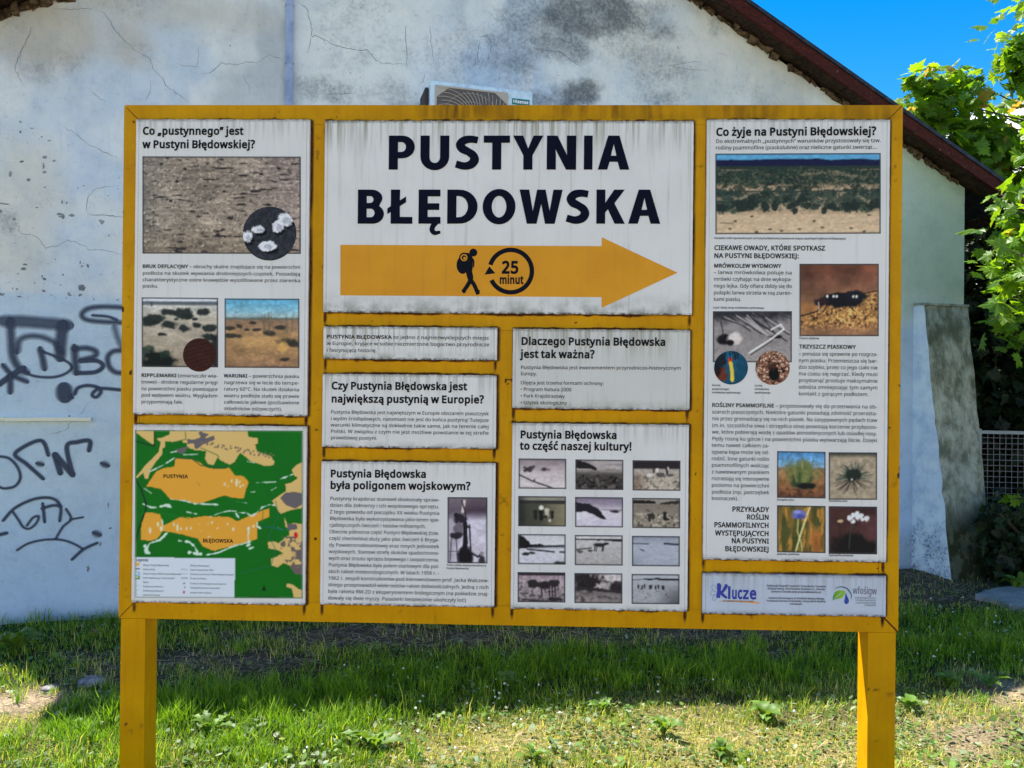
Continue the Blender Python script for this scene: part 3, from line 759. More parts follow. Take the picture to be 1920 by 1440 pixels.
r_ = {k: v[0] for k, v in PN.items()}
zi0, zi1 = Z0+w+.0008, Z1-w-.0008
uA = (r_['stones'][1]-.012, r_['title'][0]+.012); uB = (r_['title'][1]-.012, r_['life'][0]+.012); uC = (r_['intro'][1]-.012, r_['important'][0]+.012)
def vert(n, u, za, zb): return member(n, [(u[0],zb),(u[1],zb),(u[1],za),(u[0],za)])
def horiz(n, ua, ub, za, zb): return member(n, [(ua,zb),(ub,zb),(ub,za),(ua,za)])
vert('mullion', uA, zi0, zi1); vert('mullion', uB, zi0, zi1)
zt = (max(r_['intro'][3], r_['important'][3])-.010, r_['title'][2]+.012)
horiz('crossbar', uA[1]+.0008, uB[0]-.0008, *zt)
vert('mullion', uC, zi0, zt[0]-.0008)
horiz('crossbar', -1.5+w+.0008, uA[0]-.0008, r_['map'][3]-.012, r_['stones'][2]+.012)
horiz('crossbar', uA[1]+.0008, uC[0]-.0008, r_['largest'][3]-.012, r_['intro'][2]+.012)
horiz('crossbar', uA[1]+.0008, uC[0]-.0008, r_['military'][3]-.012, r_['largest'][2]+.012)
horiz('crossbar', uC[1]+.0008, uB[0]-.0008, r_['culture'][3]-.012, r_['important'][2]+.012)
horiz('crossbar', uB[1]+.0008, 1.5-w-.0008, r_['sponsor'][3]-.012, r_['life'][2]+.012)
for u0, u1, dep in ((-1.490, -1.394, .098), (1.388, 1.491, .094)):
    member('post', [(u0,Z0-.0012),(u1,Z0-.0012),(u1,-.12),(u0,-.12)], depth=dep, step=.012)

# --- printed panels
def panel_mat(name, W, H, grime, seed):
    m = mat('panel_'+name, rough=.5, spec=.22); q = N(m)
    ob = q.obj(); s_ = q.new('ShaderNodeSeparateXYZ'); q.l.new(ob, s_.inputs[0]); X, Z = s_.outputs[0], s_.outputs[2]
    def nz_(sc, st_, d=5, r=.6): return q.noise(sc, d, r, vec=ob, stretch=st_, loc=(seed*1.7, 0, seed*.9))
    fine = nz_(55,(1,1,1)); drip = nz_(20,(3.2,1,.10)); drip2 = nz_(9,(5,1,.22)); cloud = nz_(5,(1,1,1)); spk = nz_(170,(1,1,1),2)
    base_ = (0.80,0.765,0.69) if name != 'sponsor' else (0.58,0.62,0.67)
    c = q.mix(q.rng(cloud,.3,.7), base_, tuple(v*.93 for v in base_))
    topd = q.rng(Z, H-.0, H-.115*(.4+grime), 1, 0)
    tband = q.rng(Z, H-.001, H-.014, 1, 0)
    botd = q.rng(Z, .0, (.085 if name == 'title' else .035)*grime+.008, 1, 0)
    f1 = q.math('MULTIPLY', topd, q.rng(drip,.42,.68)); f1 = q.math('MULTIPLY', f1, .80*grime)
    c = q.mix(f1, c, (0.20,0.175,0.085))
    c = q.mix(q.math('MULTIPLY', q.rng(drip2,.52,.74), .42*grime), c, (0.36,0.35,0.25))
    c = q.mix(q.math('MULTIPLY', q.math('MULTIPLY', tband, q.rng(fine,.30,.62,.25,1)), .30+.55*grime), c, (0.11,0.095,0.045))
    c = q.mix(q.math('MULTIPLY', q.math('MULTIPLY', botd, q.rng(nz_(16,(1,1,1)),.36,.66,.10,1)), .62*min(1,grime+.2)), c, (0.13,0.145,0.085))
    c = q.mix(q.math('MULTIPLY', q.rng(Z,.0,.010,1,0), q.rng(fine,.38,.6)), c, (0.05,0.05,0.03))
    c = q.mix(q.math('MULTIPLY', q.rng(spk,.70,.76), .5*grime+.12), c, (0.16,0.15,0.11))
    if name == 'important': c = q.mix(.30, c, (0.42,0.40,0.31))
    # perforated strip just inside both side edges
    ex = q.math('MINIMUM', X, q.math('SUBTRACT', W, X)); on = q.math('MULTIPLY', q.math('COMPARE', ex, .011, .0014), q.math('GREATER_THAN', q.math('FRACT', q.math('MULTIPLY', Z, 125)), .5))
    c = q.mix(q.math('MULTIPLY', on, .65), c, (0.20,0.09,0.03))
    q.color(c); q.bump(q.math('MULTIPLY_ADD', cloud, .6, q.math('MULTIPLY', fine, .12)), .25, .004); return m
PO = {}
for i, (k, (r, lab, gr)) in enumerate(PN.items()):
    u0, u1, z0, z1 = r; g = Geo(); R = random.Random(i+50)
    # front face with slightly wavy cut edges
    nU, nV = max(8, int((u1-u0)/.012)), max(6, int((z1-z0)/.012)); V = []; F = []
    for b_ in range(nV+1):
        for a in range(nU+1):
            x = (u1-u0)*a/nU; z = (z1-z0)*b_/nV
            if b_ in (0, nV): z += R.uniform(-.0012,.0012)
            if a in (0, nU): x += R.uniform(-.0004,.0004)
            V.append((x, 0, z))
    F = [(b_*(nU+1)+a, b_*(nU+1)+a+1, (b_+1)*(nU+1)+a+1, (b_+1)*(nU+1)+a) for b_ in range(nV) for a in range(nU)]
    edge_ = [a for a in range(nU+1)] + [(b_)*(nU+1)+nU for b_ in range(1,nV+1)] + [nV*(nU+1)+a for a in range(nU-1,-1,-1)] + [b_*(nU+1) for b_ in range(nV-1,0,-1)]
    kb = len(V); V += [(V[e][0], .0138, V[e][2]) for e in edge_]; ne = len(edge_)
    F += [(edge_[e], kb+e, kb+(e+1)%ne, edge_[(e+1)%ne]) for e in range(ne)]
    F += [tuple(kb+e for e in range(ne))[::-1]]
    o = mk('info_panel', V, F, panel_mat(k, u1-u0, z1-z0, gr, i+1), board); o.location = (u0, -.014, z0); o['label'] = lab; PO[k] = (o, u0, z0)

# --- lettering: outlines of a plain humanist sans, capital height = 300 units (advance|x,y,...;x,y,...)
GLYPHS = {
 'A':'268|229,0,193,93,74,93,38,0,0,0,117,301,151,301,268,0;148,217,144,229,138,248,134,262,129,245,125,229,121,217,87,126,182,126',
 'B':'273|126,300,153,299,176,296,195,291,212,283,228,270,237,250,240,226,239,209,234,194,226,182,214,172,200,164,183,159,183,157,201,153,217,146,231,137,242,124,248,107,250,85,249,68,245,53,238,39,223,22,202,10,185,4,167,1,146,0,41,0,41,300;134,172,157,174,175,178,187,185,198,200,201,221,197,243,184,257,170,263,151,266,128,268,79,268,79,172;79,141,79,32,139,32,163,34,181,39,195,47,206,65,210,88,208,103,203,116,194,126,180,134,161,139,136,141',
 'C':'266|169,271,147,269,126,263,108,253,93,239,81,221,73,201,69,185,66,168,66,150,67,126,71,105,77,86,86,69,98,55,112,44,128,36,147,31,169,29,188,30,206,32,224,36,241,41,241,8,224,3,206,-1,187,-3,163,-4,141,-3,121,1,103,6,87,15,73,25,60,38,50,52,41,68,34,87,29,106,27,128,26,150,27,172,30,193,35,213,42,231,52,247,63,261,76,274,91,285,108,293,127,299,147,303,170,304,192,303,214,300,235,294,253,287,237,255,223,261,207,266,189,270',
 'D':'307|281,153,280,129,276,107,271,87,262,68,252,53,240,39,225,27,209,17,190,10,170,4,148,1,124,0,41,0,41,300,133,300,155,299,176,296,194,291,212,283,227,274,241,262,253,249,263,234,271,217,277,197,280,176;241,152,240,177,235,199,228,217,218,233,205,246,189,255,171,262,151,266,128,268,79,268,79,32,119,32,142,34,163,37,181,43,197,52,211,62,222,76,230,91,236,109,240,129',
 'E':'234|208,0,41,0,41,300,208,300,208,267,79,267,79,173,201,173,201,140,79,140,79,33,208,33',
 'F':'218|79,0,41,0,41,300,208,300,208,267,79,267,79,161,200,161,200,127,79,127',
 'G':'306|171,158,275,158,275,11,258,6,242,3,226,0,208,-3,190,-4,169,-4,147,-3,126,0,108,6,91,14,76,25,63,37,51,52,42,68,35,86,30,106,27,127,26,150,27,173,30,194,36,213,44,232,54,248,67,262,81,275,97,285,116,293,136,299,157,303,181,304,198,304,213,302,229,300,250,294,271,287,256,254,239,260,220,266,200,270,179,271,156,269,136,264,118,256,102,245,89,231,79,214,71,195,67,174,65,150,66,127,70,106,77,87,86,70,98,55,113,44,131,35,153,30,178,29,196,29,212,31,225,33,237,36,237,125,171,125',
 'H':'311|270,0,232,0,232,140,79,140,79,0,41,0,41,300,79,300,79,173,232,173,232,300,270,300',
 'I':'142|125,0,17,0,17,22,52,30,52,270,17,278,17,300,125,300,125,278,90,270,90,30,125,22',
 'J':'115|-2,-80,-19,-78,-33,-74,-33,-42,-18,-45,-3,-47,17,-42,33,-28,37,-15,39,2,39,300,76,300,76,5,75,-14,72,-29,67,-43,55,-59,39,-71,20,-78',
 'K':'260|260,0,216,0,109,143,79,116,79,0,41,0,41,300,79,300,79,152,91,166,104,181,130,209,211,300,255,300,137,169',
 'L':'220|41,0,41,300,79,300,79,34,210,34,210,0',
 'M':'381|173,0,74,263,73,263,74,242,75,228,75,213,76,198,76,182,76,0,41,0,41,300,97,300,189,54,191,54,285,300,340,300,340,0,303,0,303,184,303,199,303,214,304,228,305,241,306,263,304,263,204,0',
 'N':'319|279,0,234,0,74,249,72,249,74,226,74,213,75,198,75,183,76,168,76,0,41,0,41,300,84,300,245,52,246,52,245,72,245,86,244,101,243,117,243,131,243,300,279,300',
 'O':'328|303,150,302,128,299,107,294,87,287,69,278,53,267,38,255,26,240,15,224,7,206,1,186,-3,164,-4,142,-3,121,1,103,7,87,15,72,26,60,38,49,53,41,69,34,87,29,107,27,128,26,151,27,173,29,194,34,214,41,232,49,248,60,262,72,275,87,285,103,294,122,300,142,303,165,305,186,303,206,300,224,294,240,286,255,275,267,263,278,248,287,232,294,214,299,194,302,173;66,150,67,126,70,105,76,85,84,68,95,54,109,43,125,35,143,30,164,29,186,30,204,35,220,43,233,54,244,68,252,85,258,105,261,126,263,150,261,177,257,201,249,222,239,239,226,253,209,263,188,269,165,271,143,270,125,265,109,257,95,246,84,232,76,215,70,196,67,174',
 'P':'254|120,300,148,299,171,294,190,287,206,277,221,259,230,238,233,212,231,194,227,176,219,160,207,146,191,134,170,125,153,120,134,118,113,117,79,117,79,0,41,0,41,300;117,268,79,268,79,149,109,149,127,150,143,152,156,155,173,163,184,175,191,190,194,210,189,235,175,253,161,261,141,266',
 'R':'261|124,300,147,299,168,296,185,291,206,279,221,262,228,249,231,233,233,215,231,193,224,175,214,160,201,149,187,141,173,134,255,0,211,0,138,124,79,124,79,0,41,0,41,300;121,267,79,267,79,156,124,156,146,157,163,162,177,170,189,188,194,213,192,231,186,245,176,255,162,262,144,266',
 'S':'231|211,80,209,63,205,48,198,35,182,18,161,6,144,0,125,-3,104,-4,87,-4,72,-3,57,0,44,2,32,6,21,10,21,46,38,40,59,34,82,30,105,29,126,30,143,34,156,42,166,51,171,63,173,77,172,90,167,102,158,111,145,120,127,129,103,139,84,146,69,154,55,163,45,173,36,184,30,197,26,211,25,228,28,250,37,269,52,284,71,295,86,300,103,303,121,304,145,303,166,300,186,294,204,287,192,255,176,261,158,266,140,270,120,271,103,270,89,266,78,259,70,250,65,240,63,227,65,213,70,202,78,193,90,184,107,176,129,167,146,160,161,153,174,146,190,134,201,119,209,102',
 'T':'234|136,0,98,0,98,267,4,267,4,300,229,300,229,267,136,267',
 'U':'307|269,106,268,86,263,67,256,50,246,34,234,21,218,10,199,2,177,-3,152,-4,126,-2,103,3,83,13,67,26,54,43,45,62,40,83,38,107,38,300,76,300,76,105,78,83,84,64,95,49,110,38,130,31,154,29,179,31,199,38,213,50,224,66,230,85,232,106,232,300,269,300',
 'W':'391|385,300,305,0,267,0,209,197,204,215,199,232,196,247,194,256,192,247,189,232,185,214,179,195,123,0,84,0,5,300,45,300,91,117,96,98,100,79,103,62,105,45,108,63,112,81,116,100,121,119,174,300,213,300,268,118,274,98,279,79,282,61,285,45,288,67,291,79,293,92,296,104,300,117,346,300',
 'X':'246|245,0,202,0,122,130,42,0,2,0,101,156,8,300,50,300,124,182,197,300,237,300,145,157',
 'Y':'238|119,153,197,300,238,300,138,116,138,0,100,0,100,115,0,300,41,300',
 'Z':'240|224,0,16,0,16,29,174,266,21,266,21,300,220,300,220,271,62,34,224,34',
 'a':'236|121,229,146,227,166,221,182,211,193,196,199,177,202,153,202,0,175,0,168,32,166,32,156,21,146,12,135,4,122,0,108,-3,90,-4,71,-2,54,3,40,12,29,25,22,42,19,63,22,83,31,101,46,114,61,123,79,129,102,133,127,134,166,136,166,149,162,173,153,188,139,196,119,199,102,198,85,194,70,188,55,182,44,210,60,217,79,223,100,228;132,109,107,107,87,102,74,95,62,81,58,62,60,46,69,34,82,28,99,26,117,27,133,33,146,41,157,54,163,70,165,90,165,110',
 'b':'258|73,242,73,228,72,215,71,195,73,195,84,209,99,219,118,227,142,229,162,227,180,222,196,213,210,200,221,183,229,163,234,140,235,113,234,88,230,67,224,48,215,32,204,19,191,9,176,2,160,-3,142,-4,118,-2,99,5,84,16,73,29,70,29,62,0,36,0,36,319,73,319;136,198,115,196,98,189,86,178,79,162,75,148,73,132,73,114,73,112,74,87,79,65,86,49,98,36,115,29,137,26,155,29,170,36,182,49,190,66,195,87,197,113,195,139,190,160,182,177,170,189,155,196',
 'c':'202|126,-4,107,-3,89,1,73,8,58,18,46,30,36,46,29,64,25,86,23,111,25,137,29,160,37,179,47,195,60,208,75,217,91,224,109,228,129,229,145,229,162,226,176,222,188,217,176,187,166,190,153,194,140,196,128,197,107,195,90,187,78,175,68,159,65,145,62,130,61,112,63,87,68,66,77,49,90,37,106,30,126,28,143,29,158,32,172,36,184,41,184,8,172,3,159,-1,144,-3',
 'd':'258|116,-4,96,-2,78,3,62,12,48,25,37,41,29,61,25,85,23,112,25,139,29,163,37,183,49,200,62,213,78,222,96,228,116,229,132,228,147,225,159,220,169,213,186,196,188,196,187,212,186,229,186,319,223,319,223,0,193,0,187,30,186,30,178,21,169,13,159,6,146,0,132,-3;121,26,143,29,160,35,172,46,180,61,185,81,186,105,186,112,185,138,180,159,172,176,160,189,143,196,121,199,103,196,88,188,76,175,68,157,63,136,61,111,63,86,68,66,76,49,88,36,103,29',
 'e':'237|123,229,141,228,158,224,172,217,185,207,196,195,204,181,211,165,214,147,216,128,216,105,61,105,64,82,70,63,81,47,95,36,112,30,133,27,153,28,171,31,188,36,205,43,205,11,188,4,171,-1,153,-3,132,-4,111,-3,92,2,75,9,60,19,47,32,37,48,29,66,25,87,23,111,24,134,29,156,36,174,45,191,57,204,70,215,86,223,104,228;122,199,99,195,80,182,72,169,66,154,62,135,177,135,175,153,171,168,164,181,153,191,139,197',
 'f':'145|139,197,83,197,83,0,46,0,46,197,6,197,6,214,46,226,46,239,47,258,50,273,54,287,65,302,79,313,97,319,119,321,132,321,143,319,163,314,153,285,137,289,119,291,103,288,92,279,85,263,83,240,83,225,139,225',
 'g':'258|116,229,137,227,156,221,172,210,186,195,188,195,193,225,223,225,223,-4,221,-24,218,-42,212,-57,198,-76,179,-90,162,-96,143,-100,122,-101,98,-100,77,-97,58,-93,41,-87,41,-53,58,-60,78,-66,100,-69,124,-70,142,-68,157,-63,170,-53,179,-40,184,-25,186,-7,186,2,187,17,187,30,186,30,173,15,157,4,138,-2,116,-4,95,-2,77,3,61,13,48,26,37,43,29,63,25,86,23,112,25,138,29,160,37,180,48,198,61,212,77,221,95,227;121,198,103,196,88,188,77,176,68,159,64,145,62,129,61,112,63,86,68,65,77,48,88,36,103,29,121,26,137,27,151,30,162,36,171,44,178,55,183,68,186,85,187,103,187,112,186,131,183,148,180,162,171,178,158,189,141,196',
 'h':'260|73,226,72,209,71,194,73,194,81,205,91,213,103,220,116,225,129,228,143,229,168,227,189,220,205,209,216,194,222,180,225,165,226,147,226,0,189,0,189,144,186,168,177,185,161,195,139,198,116,196,99,189,87,177,79,161,74,141,73,116,73,0,36,0,36,319,73,319',
 'i':'108|73,225,73,0,36,0,36,225;55,310,70,304,76,286,70,268,55,263,39,268,33,286,39,304',
 'j':'108|9,-101,-9,-99,-23,-96,-23,-66,-10,-69,5,-70,27,-63,34,-52,36,-35,36,225,73,225,73,-34,71,-53,66,-70,57,-83,45,-93,29,-99;33,286,39,304,55,310,70,304,76,286,70,268,55,263,39,268',
 'k':'224|72,153,72,135,71,116,72,116,80,126,90,138,99,149,171,225,214,225,123,129,221,0,176,0,98,105,72,83,72,0,36,0,36,319,72,319',
 'l':'108|73,0,36,0,36,319,73,319',
 'm':'393|283,229,306,227,325,221,340,210,350,194,357,173,359,147,359,0,322,0,322,145,319,168,311,185,297,195,276,198,257,196,241,190,230,179,222,165,217,147,216,124,216,0,179,0,179,145,178,161,174,175,159,192,147,197,133,198,112,196,97,189,86,177,78,161,74,141,73,117,73,0,36,0,36,225,66,225,71,195,73,195,81,205,91,214,101,221,113,226,126,228,139,229,163,227,183,220,198,208,208,192,211,192,224,208,241,220,262,227',
 'n':'260|144,229,169,227,189,221,205,210,216,194,223,173,226,147,226,0,189,0,189,144,186,168,177,185,161,195,139,198,116,196,99,189,87,177,79,161,74,141,73,117,73,0,36,0,36,225,66,225,71,195,73,195,82,205,92,214,104,221,116,226,130,228',
 'o':'254|232,113,231,95,228,78,224,63,215,43,203,26,188,13,170,4,149,-2,126,-4,105,-2,85,4,68,13,53,26,40,43,31,63,27,78,24,95,23,113,25,137,29,158,36,176,45,192,57,205,72,216,89,223,107,228,128,229,147,228,165,223,182,216,196,205,208,192,218,176,226,158,230,137;61,113,63,88,68,67,77,50,90,37,107,29,127,26,148,29,165,37,177,50,186,67,192,88,193,113,191,138,186,159,177,176,164,188,148,196,127,198,106,196,89,188,77,176,68,159,63,138',
 'p':'258|143,229,163,228,180,222,196,213,210,200,221,184,229,164,234,140,235,113,234,89,230,67,224,49,215,32,204,19,191,9,177,2,160,-3,142,-4,126,-3,112,0,99,6,89,12,73,29,70,29,72,11,73,-8,73,-101,36,-101,36,225,66,225,71,195,73,195,80,204,89,212,99,219,112,225,126,228;136,198,116,196,100,190,88,179,79,164,75,144,73,120,73,113,73,95,75,80,79,66,87,49,99,37,115,29,137,26,156,29,171,38,182,51,191,69,195,90,197,113,195,137,190,158,182,175,170,188,155,196',
 'r':'174|141,229,154,229,167,227,163,193,151,195,138,196,126,194,113,190,102,184,92,175,84,164,78,151,74,137,73,120,73,0,36,0,36,225,66,225,70,184,72,184,80,196,89,207,100,216,112,223,126,228',
 's':'201|182,62,180,42,171,26,158,13,140,3,126,-1,110,-3,92,-4,71,-3,52,0,36,4,22,10,22,44,37,37,54,31,74,27,93,26,118,28,134,35,143,45,147,59,142,74,125,87,111,95,91,103,71,111,54,119,40,129,30,139,24,153,21,170,24,187,32,202,45,214,62,223,82,228,106,229,126,228,144,225,162,221,178,214,165,185,151,190,135,195,120,198,103,199,83,197,69,192,57,172,62,156,80,143,95,137,115,129,135,121,151,113,165,103,174,92,180,79',
 't':'152|111,26,128,28,142,31,142,3,126,-2,105,-4,88,-3,72,2,59,10,48,23,41,41,39,66,39,197,7,197,7,214,39,229,54,277,76,277,76,225,141,225,141,197,76,197,76,66,78,48,86,36,97,29',
 'u':'260|224,225,224,0,194,0,188,30,187,30,178,19,168,11,156,4,143,-1,130,-3,115,-4,90,-2,70,4,54,15,42,31,37,44,34,60,33,78,33,225,71,225,71,80,74,57,83,40,98,30,121,26,143,29,160,36,173,48,181,64,185,84,187,108,187,225',
 'w':'330|181,127,176,145,172,161,168,176,166,187,164,187,162,176,158,161,154,144,149,127,108,0,66,0,5,226,43,226,74,105,77,93,80,81,83,69,86,57,89,38,90,38,93,51,97,67,101,84,105,99,145,226,186,226,224,99,230,78,236,57,239,39,241,39,244,57,247,68,250,80,253,93,256,105,288,226,326,226,263,0,220,0',
 'y':'214|0,225,40,225,89,97,96,75,103,55,108,36,109,36,113,48,117,63,123,80,129,97,174,225,214,225,117,-31,109,-51,99,-68,87,-82,72,-92,56,-99,35,-101,18,-100,5,-97,5,-68,16,-70,29,-71,52,-66,68,-52,74,-42,79,-31,91,-1',
 'z':'197|181,0,16,0,16,24,137,197,24,197,24,225,178,225,178,197,59,29,181,29',
 'ą':'236|121,229,146,227,166,221,182,211,193,196,199,177,202,153,202,0,175,0,168,32,166,32,156,21,146,12,135,4,122,0,108,-3,90,-4,71,-2,54,3,40,12,29,25,22,42,19,63,22,83,31,101,46,114,61,123,79,129,102,133,127,134,166,136,166,149,162,173,153,188,139,196,119,199,102,198,85,194,70,188,55,182,44,210,60,217,79,223,100,228;132,109,107,107,87,102,74,95,62,81,58,62,60,46,69,34,82,28,99,26,117,27,133,33,146,41,157,54,163,70,165,90,165,110;173,-49,178,-63,192,-68,204,-67,212,-65,212,-89,200,-91,186,-92,167,-90,153,-82,145,-69,143,-53,144,-41,149,-29,156,-19,164,-9,182,6,202,0,189,-13,180,-25,175,-36',
 'ć':'202|126,-4,107,-3,89,1,73,8,58,18,46,30,36,46,29,64,25,86,23,111,25,137,29,160,37,179,47,195,60,208,75,217,91,224,109,228,129,229,145,229,162,226,176,222,188,217,176,187,166,190,153,194,140,196,128,197,107,195,90,187,78,175,68,159,65,145,62,130,61,112,63,87,68,66,77,49,90,37,106,30,126,28,143,29,158,32,172,36,184,41,184,8,172,3,159,-1,144,-3;182,318,171,303,155,286,146,277,138,269,121,255,97,255,97,260,111,279,118,290,125,301,132,312,137,322,182,322',
 'ę':'237|163,-49,168,-63,182,-68,194,-67,203,-65,203,-89,191,-91,176,-92,157,-90,144,-82,136,-69,133,-53,135,-41,139,-29,146,-19,154,-9,172,6,205,11,191,-2,179,-13,167,-32;123,229,141,228,158,224,172,217,185,207,196,195,204,181,211,165,214,147,216,128,216,105,61,105,64,82,70,63,81,47,95,36,112,30,133,27,153,28,171,31,188,36,205,43,205,11,188,4,171,-1,153,-3,132,-4,111,-3,92,2,75,9,60,19,47,32,37,48,29,66,25,87,23,111,24,134,29,156,36,174,45,191,57,204,70,215,86,223,104,228;122,199,99,195,80,182,72,169,66,154,62,135,177,135,175,153,171,168,164,181,153,191,139,197',
 'ł':'108|33,0,33,120,11,106,-4,131,33,155,33,319,70,319,70,179,97,197,112,172,70,144,70,0',
 'ń':'260|144,229,169,227,189,221,205,210,216,194,223,173,226,147,226,0,189,0,189,144,186,168,177,185,161,195,139,198,116,196,99,189,87,177,79,161,74,141,73,117,73,0,36,0,36,225,66,225,71,195,73,195,82,205,92,214,104,221,116,226,130,228;192,318,181,303,165,286,157,277,148,269,132,255,108,255,108,260,121,279,129,290,136,301,142,312,147,322,192,322',
 'ó':'254|232,113,231,95,228,78,224,63,215,43,203,26,188,13,170,4,149,-2,126,-4,105,-2,85,4,68,13,53,26,40,43,31,63,27,78,24,95,23,113,25,137,29,158,36,176,45,192,57,205,72,216,89,223,107,228,128,229,147,228,165,223,182,216,196,205,208,192,218,176,226,158,230,137;61,113,63,88,68,67,77,50,90,37,107,29,127,26,148,29,165,37,177,50,186,67,192,88,193,113,191,138,186,159,177,176,164,188,148,196,127,198,106,196,89,188,77,176,68,159,63,138;189,318,179,303,163,286,154,277,146,269,129,255,105,255,105,260,119,279,126,290,133,301,140,312,145,322,189,322',
 'ś':'201|182,62,180,42,171,26,158,13,140,3,126,-1,110,-3,92,-4,71,-3,52,0,36,4,22,10,22,44,37,37,54,31,74,27,93,26,118,28,134,35,143,45,147,59,142,74,125,87,111,95,91,103,71,111,54,119,40,129,30,139,24,153,21,170,24,187,32,202,45,214,62,223,82,228,106,229,126,228,144,225,162,221,178,214,165,185,151,190,135,195,120,198,103,199,83,197,69,192,57,172,62,156,80,143,95,137,115,129,135,121,151,113,165,103,174,92,180,79;163,318,152,303,136,286,128,277,119,269,103,255,79,255,79,260,92,279,100,290,107,301,113,312,118,322,163,322',
 'ź':'197|181,0,16,0,16,24,137,197,24,197,24,225,178,225,178,197,59,29,181,29;161,318,150,303,134,286,126,277,117,269,101,255,76,255,76,260,90,279,97,290,105,301,111,312,116,322,161,322',
 'ż':'197|181,0,16,0,16,24,137,197,24,197,24,225,178,225,178,197,59,29,181,29;99,310,114,304,121,286,114,268,99,263,84,268,77,286,84,304',
 'Ł':'220|41,0,41,104,20,92,5,117,41,138,41,300,79,300,79,161,136,195,151,168,79,126,79,34,210,34,210,0',
 'Ę':'234|208,0,41,0,41,300,208,300,208,267,79,267,79,173,201,173,201,140,79,140,79,33,208,33;167,-49,172,-63,186,-68,198,-67,206,-65,206,-89,195,-91,180,-92,161,-90,147,-82,140,-69,137,-53,138,-41,143,-29,150,-19,158,-9,176,6,196,0,183,-13,174,-25,169,-36',
 'Ą':'268|229,0,193,93,74,93,38,0,0,0,117,301,151,301,268,0;148,217,144,229,138,248,134,262,129,245,125,229,121,217,87,126,182,126;229,-49,234,-63,248,-68,260,-67,268,-65,268,-89,256,-91,242,-92,223,-90,209,-82,201,-69,199,-53,200,-41,205,-29,212,-19,220,-9,237,6,258,0,245,-13,236,-25,231,-36',
 'Ś':'231|211,80,209,63,205,48,198,35,182,18,161,6,144,0,125,-3,104,-4,87,-4,72,-3,57,0,44,2,32,6,21,10,21,46,38,40,59,34,82,30,105,29,126,30,143,34,156,42,166,51,171,63,173,77,172,90,167,102,158,111,145,120,127,129,103,139,84,146,69,154,55,163,45,173,36,184,30,197,26,211,25,228,28,250,37,269,52,284,71,295,86,300,103,303,121,304,145,303,166,300,186,294,204,287,192,255,176,261,158,266,140,270,120,271,103,270,89,266,78,259,70,250,65,240,63,227,65,213,70,202,78,193,90,184,107,176,129,167,146,160,161,153,174,146,190,134,201,119,209,102;182,392,171,378,155,361,147,352,138,343,122,329,97,329,97,334,111,353,118,364,126,376,132,387,137,397,182,397',
 'Ó':'328|303,150,302,128,299,107,294,87,287,69,278,53,267,38,255,26,240,15,224,7,206,1,186,-3,164,-4,142,-3,121,1,103,7,87,15,72,26,60,38,49,53,41,69,34,87,29,107,27,128,26,151,27,173,29,194,34,214,41,232,49,248,60,262,72,275,87,285,103,294,122,300,142,303,165,305,186,303,206,300,224,294,240,286,255,275,267,263,278,248,287,232,294,214,299,194,302,173;66,150,67,126,70,105,76,85,84,68,95,54,109,43,125,35,143,30,164,29,186,30,204,35,220,43,233,54,244,68,252,85,258,105,261,126,263,150,261,177,257,201,249,222,239,239,226,253,209,263,188,269,165,271,143,270,125,265,109,257,95,246,84,232,76,215,70,196,67,174;226,392,216,378,200,361,191,352,183,343,166,329,142,329,142,334,156,353,163,364,170,376,177,387,182,397,226,397',
 'Ż':'240|224,0,16,0,16,29,174,266,21,266,21,300,220,300,220,271,62,34,224,34;122,384,137,379,144,361,137,343,122,337,107,343,100,361,107,379',
 '0':'240|220,150,219,127,217,105,214,85,210,67,204,51,197,37,183,19,166,6,152,0,137,-3,120,-4,99,-2,80,4,64,14,51,28,40,46,31,67,27,86,23,106,21,127,21,150,21,174,23,196,26,215,30,234,38,255,49,272,62,286,78,296,97,303,120,305,141,303,160,296,176,286,189,272,200,255,209,234,214,215,217,196,219,174;58,150,58,125,60,102,64,82,72,58,83,41,99,31,120,27,140,31,156,41,168,58,176,82,180,102,182,124,182,150,182,176,180,199,176,219,168,242,156,259,140,270,120,273,99,270,83,259,72,242,64,219,60,199,58,176',
 '1':'240|149,0,113,0,113,210,113,230,114,246,115,261,103,250,89,238,57,212,37,237,118,300,149,300',
 '2':'240|218,0,20,0,20,31,99,110,113,125,126,138,137,150,151,168,161,185,166,203,168,222,165,244,154,260,137,269,116,273,95,271,77,265,60,256,43,244,24,269,36,278,49,287,64,294,80,300,97,303,116,304,133,303,150,300,164,295,182,283,195,267,204,247,206,224,204,202,197,180,189,167,180,153,170,140,158,126,144,112,129,97,67,35,67,34,218,34',
 '3':'240|207,230,205,211,200,195,190,182,178,171,163,163,145,158,145,156,167,152,185,144,199,134,209,120,214,104,216,85,215,69,211,53,204,39,195,26,182,16,167,7,148,1,126,-3,101,-4,79,-3,58,-1,38,4,19,12,19,47,39,38,60,32,81,28,102,27,126,29,145,34,160,43,173,61,178,86,175,103,168,117,156,127,139,134,118,138,94,139,65,139,65,171,94,171,117,172,136,178,150,186,161,198,167,212,169,227,166,247,155,261,137,270,115,273,99,272,86,270,73,266,62,261,50,255,39,248,21,273,38,285,60,295,77,300,95,303,114,304,136,303,155,299,171,292,184,283,197,268,205,250',
 '4':'240|232,68,188,68,188,0,153,0,153,68,9,68,9,100,150,302,188,302,188,101,232,101;153,196,153,216,153,233,154,248,155,262,153,262,145,245,135,229,45,101,153,101',
